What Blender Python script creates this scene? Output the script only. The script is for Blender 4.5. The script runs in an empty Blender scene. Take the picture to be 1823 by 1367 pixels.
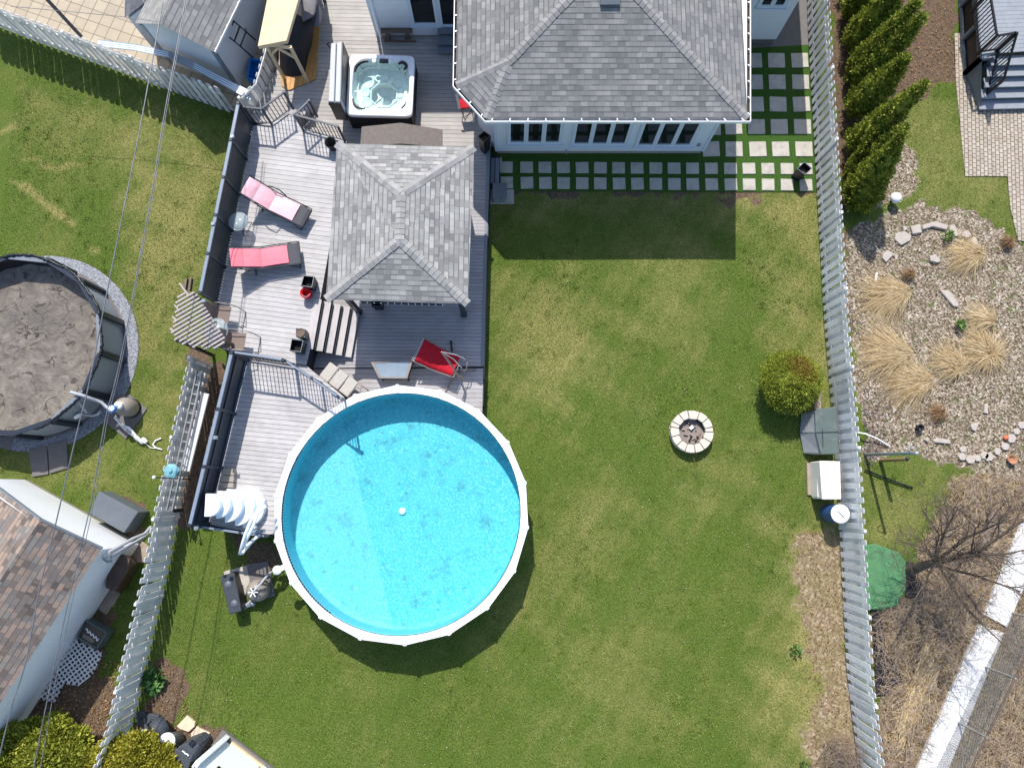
import bpy, math, random
import numpy as np
from mathutils import Vector, Matrix
R = math.radians
random.seed(7)
rng = np.random.default_rng(11)
S = bpy.context.scene
C = S.collection
# ---------------------------------------------------------------- camera, sky, sun, exposure
FPX, CAMZ = 1287.0, 23.0
TILT = math.atan(187.0 / FPX)
cd = bpy.data.cameras.new("camera"); cam = bpy.data.objects.new("camera", cd); C.objects.link(cam)
cam.location = (0, 0, CAMZ); cam.rotation_euler = (TILT, 0, 0)
cd.sensor_width = 36; cd.lens = 36 * FPX / 1823.0; cd.clip_start = 0.1; cd.clip_end = 2000
S.camera = cam
SX, SY = 0.15, -0.80                      # ground shadow offset per metre of height
SUN_EL = math.atan(1 / math.hypot(SX, SY)); SUN_AZ = math.atan2(-SX, -SY)
w = bpy.data.worlds.new("World"); S.world = w; w.use_nodes = True
nt = w.node_tree; nt.nodes.clear()
sky = nt.nodes.new("ShaderNodeTexSky"); sky.sky_type = 'NISHITA'; sky.sun_disc = False
sky.sun_elevation = SUN_EL; sky.sun_rotation = SUN_AZ
bg = nt.nodes.new("ShaderNodeBackground"); bg.inputs[1].default_value = 0.15
wo = nt.nodes.new("ShaderNodeOutputWorld")
nt.links.new(sky.outputs[0], bg.inputs[0]); nt.links.new(bg.outputs[0], wo.inputs[0])
sd = bpy.data.lights.new("sun", 'SUN'); sd.energy = 3.85; sd.angle = R(0.53); sd.color = (1, 0.955, 0.89)
so = bpy.data.objects.new("sun", sd); C.objects.link(so)
so.rotation_euler = Vector((-SX, -SY, 1)).to_track_quat('Z', 'Y').to_euler(); so.location = (0, 0, 30)
S.view_settings.view_transform = 'Standard'; S.view_settings.look = 'None'
S.view_settings.exposure = 0.55; S.view_settings.gamma = 1.0
S.cycles.max_bounces = 6; S.cycles.transparent_max_bounces = 16

# ---------------------------------------------------------------- pixel -> place
_c, _s = math.cos(TILT), math.sin(TILT)
def ray(px, py):
    vx = (px - 911.5) / FPX; vy = -(py - 683.5) / FPX
    return Vector((vx, vy * _c + _s, vy * _s - _c))
def P(px, py, z=0.0):
    d = ray(px, py); k = (z - CAMZ) / d.z
    return Vector((d.x * k, d.y * k, z))
def PY(px, py, Y):                         # where the ray meets the vertical plane y = Y
    d = ray(px, py); k = Y / d.y
    return Vector((d.x * k, Y, CAMZ + d.z * k))
def PL(px, py, p0, n):
    d = ray(px, py); o = Vector((0, 0, CAMZ)); k = (Vector(p0) - o).dot(n) / d.dot(n)
    return o + d * k
def PP(pts, z): return [P(x, y, z) for x, y in pts]
UZ, LZ = 1.3, 0.55                         # upper and lower deck levels

# ---------------------------------------------------------------- materials
def srgb(h):
    h = h.lstrip('#'); v = [int(h[i:i + 2], 16) / 255 for i in (0, 2, 4)]
    return tuple(((c / 12.92) if c <= .04045 else ((c + .055) / 1.055) ** 2.4) for c in v) + (1,)
class NT:
    def __init__(s, name):
        s.m = bpy.data.materials.new(name); s.m.use_nodes = True; s.t = s.m.node_tree; s.t.nodes.clear()
        s.out = s.n("ShaderNodeOutputMaterial"); s.b = s.n("ShaderNodeBsdfPrincipled")
        s.t.links.new(s.b.outputs[0], s.out.inputs[0])
    def n(s, typ, **k):
        o = s.t.nodes.new(typ)
        for a, b in k.items(): setattr(o, a, b)
        return o
    def l(s, a, b): s.t.links.new(a, b)
    def put(s, sock, v):
        if hasattr(v, 'is_linked'): s.l(v, sock)
        else: sock.default_value = v
    def math(s, op, a, b=0.0, c=None):
        o = s.n("ShaderNodeMath", operation=op); s.put(o.inputs[0], a); s.put(o.inputs[1], b)
        if c is not None: s.put(o.inputs[2], c)
        return o.outputs[0]
    def mix(s, f, a, b, mode='MIX'):
        o = s.n("ShaderNodeMix", data_type='RGBA', blend_type=mode)
        s.put(o.inputs[0], f); s.put(o.inputs[6], a); s.put(o.inputs[7], b); return o.outputs[2]
    def noise(s, scale, detail=3, rough=.55, vec=None, dist=0.0):
        o = s.n("ShaderNodeTexNoise"); o.inputs['Scale'].default_value = scale
        o.inputs['Detail'].default_value = detail; o.inputs['Roughness'].default_value = rough
        o.inputs['Distortion'].default_value = dist
        s.l(vec if vec is not None else s.pos(), o.inputs['Vector']); return o.outputs[0]
    def vor(s, scale, vec=None, out=0, feature='F1'):
        o = s.n("ShaderNodeTexVoronoi", feature=feature); o.inputs['Scale'].default_value = scale
        s.l(vec if vec is not None else s.pos(), o.inputs['Vector']); return o.outputs[out]
    def pos(s):
        if not hasattr(s, '_p'): s._p = s.n("ShaderNodeNewGeometry")
        return s._p.outputs['Position']
    def island(s):
        s.pos(); return s._p.outputs['Random Per Island']
    def ramp(s, f, stops, interp='LINEAR'):
        o = s.n("ShaderNodeValToRGB"); r = o.color_ramp; r.interpolation = interp
        while len(r.elements) < len(stops): r.elements.new(.5)
        for e, (p, c) in zip(r.elements, stops):
            e.position = p; e.color = c if not isinstance(c, (int, float)) else (c, c, c, 1)
        s.l(f, o.inputs[0]); return o.outputs[0]
    def scalevec(s, vec, sc):
        o = s.n("ShaderNodeMapping"); o.inputs['Scale'].default_value = sc; s.l(vec, o.inputs[0]); return o.outputs[0]
    def bump(s, h, strength=.4, dist=.01):
        o = s.n("ShaderNodeBump"); o.inputs['Strength'].default_value = strength
        o.inputs['Distance'].default_value = dist; s.l(h, o.inputs['Height']); s.l(o.outputs[0], s.b.inputs['Normal'])
    def done(s, col, rough=.7, metal=0.0, spec=.4):
        s.put(s.b.inputs['Base Color'], col); s.put(s.b.inputs['Roughness'], rough)
        s.put(s.b.inputs['Metallic'], metal); s.b.inputs['Specular IOR Level'].default_value = spec
        return s.m
M = {}
def plain(name, col, rough=.6, var=.12, scale=6.0, metal=0.0, spec=.4, bump=0.0, isl=0.0, dirt=0.0, dcol='#5a5048'):
    t = NT(name); c = srgb(col); lo = tuple(v * (1 - var) for v in c[:3]) + (1,); hi = tuple(min(1, v * (1 + var)) for v in c[:3]) + (1,)
    n = t.noise(scale, 5, .6); col_ = t.mix(t.ramp(n, [(.3, 0.), (.7, 1.)]), lo, hi)
    if isl:
        f = t.math('MULTIPLY_ADD', t.island(), 2 * isl, 1 - isl)
        cc = t.n("ShaderNodeCombineColor"); [t.l(f, cc.inputs[i]) for i in range(3)]
        col_ = t.mix(1.0, col_, cc.outputs[0], 'MULTIPLY')
    if dirt:
        d = t.ramp(t.noise(scale * .7 + 1.3, 6, .7), [(.5, 0.), (.75, dirt)]); col_ = t.mix(d, col_, srgb(dcol))
    if bump: t.bump(t.noise(scale * 9, 4), bump, .01)
    M[name] = t.done(col_, rough, metal, spec); return M[name]
plain('white_vinyl', '#eef0f2', .45, .03, 1.5, isl=.05, dirt=.18, dcol='#a9aaa2')
t = NT('white_vinyl'); n_ = t.noise(1.3, 6, .7); f_ = t.math('MULTIPLY_ADD', t.island(), .14, .86); k_ = t.n("ShaderNodeCombineColor"); [t.l(f_, k_.inputs[i]) for i in range(3)]
c_ = t.mix(1.0, t.mix(t.ramp(n_, [(.48, 0.), (.78, .4)]), srgb('#f8f8f8'), srgb('#a8aaa2')), k_.outputs[0], 'MULTIPLY')
tl_ = t.n("ShaderNodeBsdfTranslucent"); t.l(c_, tl_.inputs[0]); mx_ = t.n("ShaderNodeMixShader"); mx_.inputs[0].default_value = .38; M['white_vinyl'] = t.done(c_, .45)
t.l(t.b.outputs[0], mx_.inputs[1]); t.l(tl_.outputs[0], mx_.inputs[2]); t.l(mx_.outputs[0], t.out.inputs[0])
plain('white_siding', '#d9e2ea', .55, .03, 2, dirt=.10, dcol='#aab0b4')
plain('white_metal', '#e9ebec', .4, .03, 3)
plain('white_plastic', '#eef0f0', .35, .03, 3)
plain('cream_plastic', '#e3dcd2', .45, .05, 4, dirt=.25, dcol='#a39a8c')
plain('dark_metal', '#23262e', .45, .15, 8, metal=.2)
plain('rail_metal', '#2c3440', .4, .15, 8, metal=.1)
plain('rail_cap', '#7a8594', .4, .1, 8)
plain('black_plastic', '#17181b', .45, .15, 9)
plain('dark_fascia', '#1c2028', .6, .2, 5)
plain('grey_paint', '#737b84', .6, .08, 5, dirt=.2)
plain('grey_deck_paint', '#8b9096', .6, .08, 5, dirt=.25)
plain('grey_plastic', '#5d646b', .5, .08, 3, dirt=.15)
plain('green_grey_plastic', '#56625f', .5, .08, 3, dirt=.3, dcol='#8a8f88')
plain('box_side_plastic', '#8d8f93', .55, .08, 3, dirt=.25)
plain('red_fabric', '#b00c24', .85, .18, 9, bump=.3)
plain('red_plastic', '#c01820', .35, .1, 9)
plain('blue_plastic', '#1f78c8', .4, .1, 9)
plain('blue_barrel', '#2a4c7c', .45, .12, 5)
plain('pink_fabric', '#f1bcc3', .9, .09, 2.2, bump=.8, dirt=.18, dcol='#c98f97')
plain('coral_fabric', '#ea7f8b', .9, .09, 2.2, bump=.8, dirt=.18, dcol='#c25a68')
plain('sling_fabric', '#4b4b50', .8, .1, 20)
plain('taupe_fabric', '#7b6b64', .8, .12, 40)
plain('beige_cushion', '#b3aea6', .9, .08, 12, dirt=.15)
plain('taupe_metal', '#8c8078', .4, .1, 8, metal=.3)
plain('concrete_block', '#9a948a', .9, .1, 14, bump=.4, dirt=.3)
plain('concrete', '#aea89e', .9, .10, 3, bump=.4, isl=.10, dirt=.55, dcol='#6f6a62')
plain('dark_slab', '#6e6a68', .9, .1, 5, bump=.3, dirt=.3)
plain('tan_slab', '#9a8b7c', .9, .12, 5, bump=.3, dirt=.3)
plain('flagstone', '#a89f96', .9, .10, 8, bump=.4, isl=.12, dirt=.3, dcol='#7a7068')
plain('sand_stone', '#d3bda4', .9, .10, 8, bump=.4, isl=.06, dirt=.3, dcol='#a58c78')
plain('pit_stone', '#c9bdae', .9, .08, 10, bump=.5, isl=.08, dirt=.25, dcol='#8d8276')
plain('slate', '#3c4148', .7, .15, 9, isl=.2)
plain('ash', '#8a7f78', 1, .5, 40, bump=.6)
plain('soot', '#211e1d', .95, .4, 30, bump=.5)
plain('river_pebble', '#83878e', .75, .2, 20, isl=.5)
plain('raw_wood', '#d4bd9a', .7, .08, 6, isl=.05, dirt=.25, dcol='#b58c55')
plain('amber_wood', '#b98a4e', .6, .14, 6, isl=.10)
plain('weathered_wood', '#6e5f52', .85, .15, 8, isl=.15)
plain('grey_wood', '#a59c98', .85, .1, 9, isl=.1)
plain('post_wood', '#8e7a50', .85, .2, 9)
plain('grill_cover', '#2b2b2f', .75, .2, 4, bump=.3)
plain('grill_cover_grey', '#6b696c', .75, .12, 4, bump=.3)
plain('brown_cover', '#4b3a30', .35, .2, 4, bump=.3)
plain('tank_beige', '#8f877e', .4, .1, 4)
plain('teal_plastic', '#6fa3ad', .4, .1, 6)
plain('pool_steel', '#959ca4', .4, .06, 2, metal=.1)
plain('dark_post', '#262b33', .4, .1, 5)
plain('black_vinyl', '#17191e', .35, .3, 6, bump=.4)
plain('vinyl_grey', '#a9abb0', .5, .08, 4)
plain('aluminium', '#a9aaab', .35, .08, 12, metal=.6, dirt=.3)
plain('galvanised', '#8f9aa2', .35, .08, 12, metal=.5)
plain('wire_metal', '#77787c', .4, .3, 3, metal=.5)
plain('chain_wire', '#8b8b86', .5, .1, 9)
plain('bark', '#5d5148', .9, .25, 14)
plain('twig', '#8a7a6c', .9, .2, 14, isl=.25)
plain('cedar_wood', '#6a4a34', .9, .2, 9)
plain('orange_clay', '#d07048', .8, .1, 9)
plain('terracotta', '#a5775a', .8, .1, 9)
plain('fabric_black_ground', '#2c2a2d', .8, .3, 6, bump=.4)
plain('window_frame', '#c9d6e2', .5, .03, 3)
plain('spa_pillow', '#1d2028', .35, .1, 3)
plain('spa_cabinet', '#17161b', .6, .2, 8)
plain('roof_felt', '#6f6862', .9, .2, 14, bump=.3, dirt=.4, dcol='#8b5f55')
plain('gutter_debris', '#3a2d28', 1, .5, 40)
t = NT('spa_shell'); M['spa_shell'] = t.done(t.mix(t.ramp(t.noise(14, 5), [(.3, 0.), (.7, 1.)]), srgb('#d8dadf'), srgb('#eceef0')), .25)
t = NT('glass_dark'); M['glass_dark'] = t.done(t.mix(t.ramp(t.noise(.9, 3), [(.35, 0.), (.65, 1.)]), srgb('#0c0e12'), srgb('#23272b')), .05, 0, .7)
t = NT('table_glass'); t.b.inputs['Alpha'].default_value = .55; M['table_glass'] = t.done(srgb('#b4c2c4'), .12, 0, .6)
t = NT('mirror_glass'); M['mirror_glass'] = t.done(t.mix(t.noise(3, 3), srgb('#7f8f99'), srgb('#a9b6bd')), .08, .3, .8)
def watermat(name, tint, rough=.02):
    t = NT(name); t.t.nodes.remove(t.b)
    tr = t.n("ShaderNodeBsdfTransparent"); tr.inputs[0].default_value = tint
    gl = t.n("ShaderNodeBsdfGlossy"); gl.inputs['Roughness'].default_value = rough
    fr = t.n("ShaderNodeFresnel"); fr.inputs[0].default_value = 1.33
    b = t.n("ShaderNodeBump"); b.inputs['Strength'].default_value = .10; b.inputs['Distance'].default_value = .01
    t.l(t.noise(5, 3), b.inputs['Height']); t.l(b.outputs[0], gl.inputs['Normal']); t.l(b.outputs[0], fr.inputs['Normal'])
    mx = t.n("ShaderNodeMixShader"); t.l(fr.outputs[0], mx.inputs[0]); t.l(tr.outputs[0], mx.inputs[1]); t.l(gl.outputs[0], mx.inputs[2])
    t.l(mx.outputs[0], t.out.inputs[0]); M[name] = t.m
watermat('pool_water', (.84, .97, 1, 1)); watermat('spa_water', (.76, .93, .89, 1))
def shingle(name, cols, rowh=.145, tab=.21, dark=.55):
    t = NT(name); uv = t.n("ShaderNodeUVMap"); sp = t.n("ShaderNodeSeparateXYZ"); t.l(uv.outputs[0], sp.inputs[0])
    u, v = sp.outputs[0], sp.outputs[1]
    vr = t.math('DIVIDE', v, rowh); row = t.math('FLOOR', vr); fv = t.math('FRACT', vr)
    wn = t.n("ShaderNodeTexWhiteNoise", noise_dimensions='1D'); t.l(row, wn.inputs['W'])
    def cell(width, k):
        uu = t.math('ADD', t.math('DIVIDE', u, width), t.math('MULTIPLY', wn.outputs[0], 7.3 * k))
        cx = t.math('FLOOR', uu); fu = t.math('FRACT', uu)
        cv = t.n("ShaderNodeCombineXYZ"); t.l(cx, cv.inputs[0]); t.l(row, cv.inputs[1]); cv.inputs[2].default_value = k
        w2 = t.n("ShaderNodeTexWhiteNoise", noise_dimensions='3D'); t.l(cv.outputs[0], w2.inputs['Vector'])
        return w2.outputs[0], fu
    r1, fu1 = cell(tab, 1.0); r2, fu2 = cell(tab * 1.7, 2.0)
    rr = t.math('ADD', t.math('MULTIPLY', r1, .65), t.math('MULTIPLY', r2, .35))
    n = len(cols); col = t.ramp(rr, [(.12 + .76 * i / (n - 1), srgb(cc)) for i, cc in enumerate(cols)])
    grain = t.ramp(t.noise(60, 2, .7), [(.3, .84), (.7, 1.12)]); col = t.mix(1.0, col, grain, 'MULTIPLY')
    worn = t.ramp(t.noise(.9, 6, .7), [(.3, .86), (.7, 1.06)]); col = t.mix(1.0, col, worn, 'MULTIPLY')
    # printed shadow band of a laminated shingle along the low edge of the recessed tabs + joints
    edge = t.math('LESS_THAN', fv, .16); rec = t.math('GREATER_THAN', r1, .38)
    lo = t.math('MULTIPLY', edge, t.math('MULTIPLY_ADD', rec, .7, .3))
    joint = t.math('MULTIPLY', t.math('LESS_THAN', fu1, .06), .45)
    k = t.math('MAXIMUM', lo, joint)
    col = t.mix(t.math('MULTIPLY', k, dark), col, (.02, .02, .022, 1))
    h = t.math('ADD', t.math('MULTIPLY', fv, -.6), t.math('MULTIPLY', r1, .5)); t.bump(h, .5, .012)
    M[name] = t.done(col, .9, 0, .2)
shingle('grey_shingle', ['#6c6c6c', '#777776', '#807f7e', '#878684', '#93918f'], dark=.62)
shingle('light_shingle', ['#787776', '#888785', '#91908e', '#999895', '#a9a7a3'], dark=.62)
shingle('shed_shingle', ['#82807d', '#8c8a87', '#969491', '#9e9c99'], rowh=.17, tab=.2)
shingle('old_shingle', ['#5a5c63', '#66686e', '#74757a'], rowh=.2, tab=.3)
shingle('brown_shingle', ['#635a55', '#7f7169', '#787370', '#8f7f74', '#a08a7b', '#88827c'], rowh=.15, tab=.20, dark=.5)
def siding(name, col, pitch=.115, axis=2):
    t = NT(name); sp = t.n("ShaderNodeSeparateXYZ"); t.l(t.pos(), sp.inputs[0])
    fr = t.math('FRACT', t.math('DIVIDE', sp.outputs[axis], pitch))
    c = srgb(col); n = t.noise(1.4, 4)
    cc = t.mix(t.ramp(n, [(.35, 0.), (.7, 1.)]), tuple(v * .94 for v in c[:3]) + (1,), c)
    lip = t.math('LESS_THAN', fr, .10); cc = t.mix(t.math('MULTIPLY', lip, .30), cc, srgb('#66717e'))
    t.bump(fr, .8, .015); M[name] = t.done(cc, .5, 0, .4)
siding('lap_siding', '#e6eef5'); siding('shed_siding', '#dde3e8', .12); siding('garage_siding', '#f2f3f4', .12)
def boardmat(name, col, amt=.10, axis='x'):
    t = NT(name); c = srgb(col)
    g = t.noise(14, 5, .6, t.scalevec(t.pos(), (.25, 2.2, 1) if axis == 'x' else (2.2, .25, 1)))
    cc = t.mix(t.ramp(g, [(.3, 0.), (.7, 1.)]), tuple(v * .86 for v in c[:3]) + (1,), tuple(min(1, v * 1.08) for v in c[:3]) + (1,))
    f = t.math('MULTIPLY_ADD', t.island(), 2 * amt, 1 - amt); k = t.n("ShaderNodeCombineColor"); [t.l(f, k.inputs[i]) for i in range(3)]
    cc = t.mix(1.0, cc, k.outputs[0], 'MULTIPLY')
    st = t.ramp(t.noise(1.1, 6, .7), [(.45, 0.), (.8, .5)]); cc = t.mix(st, cc, srgb('#7c7674'))
    kn = t.ramp(t.vor(2.3), [(.02, 1.), (.05, 0.)]); cc = t.mix(t.math('MULTIPLY', kn, .5), cc, srgb('#4c4544'))
    M[name] = t.done(cc, .75, 0, .3)
boardmat('deck_board', '#b9b6b5', .07); boardmat('lower_board', '#a6a2a3', .08); boardmat('old_board', '#aca7a2', .09)
boardmat('stair_board', '#b8b2b0', .05, 'y')
# ---------------------------------------------------------------- mesh builder
class MB:
    def __init__(s): s.v = []; s.f = []; s.uv = []; s.sm = []
    def add(s, vs, fs, uvs=None, smooth=False):
        b = len(s.v); s.v += [tuple(p) for p in vs]
        for i, f in enumerate(fs):
            s.f.append(tuple(b + k for k in f)); s.uv.append(uvs[i] if uvs else None); s.sm.append(smooth)
        return s
    def quadface(s, pts, uvs=None): return s.add(pts, [tuple(range(len(pts)))], [uvs] if uvs else None)
    def hexa(s, b, t, smooth=False):
        n = len(b); fs = [tuple(range(n - 1, -1, -1)), tuple(range(n, 2 * n))]
        fs += [(i, (i + 1) % n, n + (i + 1) % n, n + i) for i in range(n)]
        return s.add(list(b) + list(t), fs, None, smooth)
    def prism(s, pts, z0, z1):              # pts: world xy, counter-clockwise or not
        a = sum(pts[i][0] * pts[(i + 1) % len(pts)][1] - pts[(i + 1) % len(pts)][0] * pts[i][1] for i in range(len(pts)))
        if a < 0: pts = pts[::-1]
        return s.hexa([(p[0], p[1], z0) for p in pts], [(p[0], p[1], z1) for p in pts])
    def box(s, c, d, rz=0.0, rx=0.0, ry=0.0):
        m = Matrix.Rotation(rz, 3, 'Z') @ Matrix.Rotation(ry, 3, 'Y') @ Matrix.Rotation(rx, 3, 'X'); c = Vector(c)
        q = [(-1, -1), (1, -1), (1, 1), (-1, 1)]
        f = lambda x, y, z: c + m @ Vector((x * d[0] / 2, y * d[1] / 2, z * d[2] / 2))
        return s.hexa([f(x, y, -1) for x, y in q], [f(x, y, 1) for x, y in q])
    def bar(s, a, b, w, h, up=(0, 0, 1)):   # rectangular bar between two points; w sideways, h along up
        a, b = Vector(a), Vector(b); d = (b - a).normalized(); u = Vector(up)
        if abs(d.dot(u)) > .98: u = Vector((0, 1, 0))
        x = d.cross(u).normalized(); u = x.cross(d).normalized()
        q = [(-1, -1), (1, -1), (1, 1), (-1, 1)]
        return s.hexa([a + x * w / 2 * i + u * h / 2 * j for i, j in q][::-1], [b + x * w / 2 * i + u * h / 2 * j for i, j in q][::-1])
    def tube(s, pts, r, n=8, cap=True, closed=False, smooth=True):
        pts = [Vector(p) for p in pts]; rs = r if isinstance(r, (list, tuple)) else [r] * len(pts)
        vs = []; prev = None; N = len(pts)
        for i, p in enumerate(pts):
            if closed: d = pts[(i + 1) % N] - pts[i - 1]
            else: d = pts[min(i + 1, N - 1)] - pts[max(i - 1, 0)]
            d = d.normalized() if d.length > 1e-9 else Vector((0, 0, 1))
            if prev is None: x = d.cross(Vector((0, 0, 1)) if abs(d.z) < .9 else Vector((1, 0, 0))).normalized()
            else: x = (prev - d * prev.dot(d)); x = x.normalized() if x.length > 1e-6 else d.orthogonal().normalized()
            prev = x; y = d.cross(x)
            vs += [p + (x * math.cos(2 * math.pi * k / n) + y * math.sin(2 * math.pi * k / n)) * rs[i] for k in range(n)]
        fs = []
        for i in range(N if closed else N - 1):
            j = (i + 1) % N
            fs += [(i * n + k, i * n + (k + 1) % n, j * n + (k + 1) % n, j * n + k) for k in range(n)]
        s.add(vs, fs, None, smooth)
        if cap and not closed:
            s.add(vs[:n], [tuple(range(n - 1, -1, -1))]); s.add(vs[-n:], [tuple(range(n))])
        return s
    def lathe(s, prof, c=(0, 0, 0), n=24, smooth=True, tilt=None):
        c = Vector(c); vs = []
        for r, z in prof:
            for k in range(n):
                a = 2 * math.pi * k / n; q = Vector((r * math.cos(a), r * math.sin(a), z))
                if tilt is not None: q = tilt @ q
                vs.append(c + q)
        fs = [(i * n + k, i * n + (k + 1) % n, (i + 1) * n + (k + 1) % n, (i + 1) * n + k) for i in range(len(prof) - 1) for k in range(n)]
        s.add(vs, fs, None, smooth)
        if prof[0][0] > 1e-4: s.add(vs[:n], [tuple(range(n - 1, -1, -1))])
        if prof[-1][0] > 1e-4: s.add(vs[-n:], [tuple(range(n))])
        return s
    def ball(s, c, r, n=16, m=10, sc=(1, 1, 1)):
        prof = [(math.sin(math.pi * i / m) * 1.0, -math.cos(math.pi * i / m)) for i in range(m + 1)]
        c = Vector(c); vs = []
        for a, z in prof:
            for k in range(n):
                q = 2 * math.pi * k / n; vs.append(c + Vector((a * math.cos(q) * r * sc[0], a * math.sin(q) * r * sc[1], z * r * sc[2])))
        fs = [(i * n + k, i * n + (k + 1) % n, (i + 1) * n + (k + 1) % n, (i + 1) * n + k) for i in range(m) for k in range(n)]
        return s.add(vs, fs, None, True)
    def roof(s, pts, e):                    # planar roof face with uv in metres: e along the eave
        pts = [Vector(p) for p in pts]; nrm = (pts[1] - pts[0]).cross(pts[2] - pts[0]).normalized()
        if nrm.z < 0: pts = pts[::-1]; nrm = -nrm
        e = Vector(e).normalized(); up = nrm.cross(e)
        if up.z < 0: up = -up
        o = pts[0]; return s.quadface(pts, [((p - o).dot(e), (p - o).dot(up) + 40) for p in pts])
    def build(s, name, mat, parent=None, bevel=0.0, seg=1, label=None):
        me = bpy.data.meshes.new(name); off = Vector(parent_world(parent)) if parent else Vector((0, 0, 0))
        me.from_pydata([Vector(v) - off for v in s.v], [], s.f); me.materials.append(M[mat] if isinstance(mat, str) else mat)
        if any(s.uv):
            ul = me.uv_layers.new(name="UVMap"); k = 0; fl = []
            for f, u in zip(s.f, s.uv):
                fl += [c for p in (u if u else [(0, 0)] * len(f)) for c in p]
            ul.data.foreach_set('uv', fl)
        me.polygons.foreach_set('use_smooth', s.sm); me.update()
        o = bpy.data.objects.new(name, me); C.objects.link(o)
        if parent: o.parent = parent
        if bevel:
            b = o.modifiers.new('bevel', 'BEVEL'); b.width = bevel; b.segments = seg; b.limit_method = 'ANGLE'; b.angle_limit = R(40)
        if label: o['label'] = label
        return o
def parent_world(o):
    v = Vector(o.location)
    return v + parent_world(o.parent) if o.parent else v
def thing(name, label, cat, loc, group=None):
    o = bpy.data.objects.new(name, None); C.objects.link(o); o.location = loc; o.empty_display_size = .2
    o['label'] = label; o['category'] = cat
    if group: o['group'] = group
    return o
def tag(o, label, cat, group=None, kind=None):
    o['label'] = label; o['category'] = cat
    if group: o['group'] = group
    if kind: o['kind'] = kind
    return o
def struct(o): o['kind'] = 'structure'; return o
def dup(o, loc, rz=0.0, label=None):
    r = o.copy(); C.objects.link(r); r.location = loc; r.rotation_euler = (0, 0, rz)
    if label: r['label'] = label
    for ch in list(o.children):
        c = ch.copy(); C.objects.link(c); c.parent = r
        for g in ch.children:
            d = g.copy(); C.objects.link(d); d.parent = c
    return r
def arc(p, q, r, n=8): return [(r * math.cos(p + (q - p) * i / n), r * math.sin(p + (q - p) * i / n)) for i in range(n + 1)]
def lerp(a, b, t): return Vector(a) * (1 - t) + Vector(b) * t
def planks(mb, poly, ang, pitch, gap, z0, z1, jit=0.0):   # boards laid along ang, clipped to a convex or simple polygon
    ca, sa = math.cos(ang), math.sin(ang); loc = [(p[0] * ca + p[1] * sa, -p[0] * sa + p[1] * ca) for p in poly]
    def spans(v):
        xs = []
        for i in range(len(loc)):
            (x0, y0), (x1, y1) = loc[i], loc[(i + 1) % len(loc)]
            if (y0 <= v) != (y1 <= v): xs.append(x0 + (x1 - x0) * (v - y0) / (y1 - y0))
        xs.sort(); return list(zip(xs[::2], xs[1::2]))
    lo = min(p[1] for p in loc); hi = max(p[1] for p in loc); v = lo + .001
    while v < hi:
        a, b = v, min(v + pitch - gap, hi - .0005); sa_, sb_ = spans(a), spans(b)
        if len(sa_) == len(sb_):
            prs = zip(sa_, sb_)
        else: sm_ = spans((a + b) / 2); prs = zip(sm_, sm_)
        for (l0, r0), (l1, r1) in prs:
            q = [(l0, a), (r0, a), (r1, b), (l1, b)]
            zz = z1 - random.random() * jit
            mb.prism([(x * ca - y * sa, x * sa + y * ca) for x, y in q], z0, zz)
        v += pitch
# ================================================================= SETTING
def poly_sd(px, py, poly):                 # signed distance (negative inside), numpy
    d = np.full(px.shape, 1e9); ins = np.zeros(px.shape, bool); n = len(poly)
    for i in range(n):
        ax, ay = poly[i][0], poly[i][1]; bx, by = poly[(i + 1) % n][0], poly[(i + 1) % n][1]
        ex, ey = bx - ax, by - ay; wx, wy = px - ax, py - ay
        k = np.clip((wx * ex + wy * ey) / (ex * ex + ey * ey + 1e-12), 0, 1)
        d = np.minimum(d, np.hypot(wx - ex * k, wy - ey * k))
        c = ((ay <= py) != (by <= py)) & (px < ex * (py - ay) / (ey if abs(ey) > 1e-9 else 1e-9) + ax)
        ins ^= c
    return np.where(ins, -d, d)
xs = np.concatenate([[-400, -120, -50, -28], np.linspace(-18, 18, 361), [28, 50, 120, 400]])
ys = np.concatenate([[-400, -120, -50, -22], np.linspace(-11.5, 17.5, 291), [24, 50, 120, 400]])
GX, GY = np.meshgrid(xs, ys); nx, ny = len(xs), len(ys)
zone = np.zeros((ny * nx, 4), np.float32); fx, fy = GX.ravel(), GY.ravel()
wob = .10 * np.sin(3.1 * fx + 1.7 * np.sin(2.3 * fy)) + .08 * np.sin(5.3 * fy + 2.1 * fx) + .06 * np.sin(9.1 * fx - 7.3 * fy)
def zone_poly(ch, pts, soft=.25, amp=1.0, wobk=1.0):
    sdv = poly_sd(fx, fy, PP(pts, 0)) + wob * wobk
    zone[:, ch] = np.maximum(zone[:, ch], amp * np.clip(.5 - sdv / (2 * soft), 0, 1))
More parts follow.
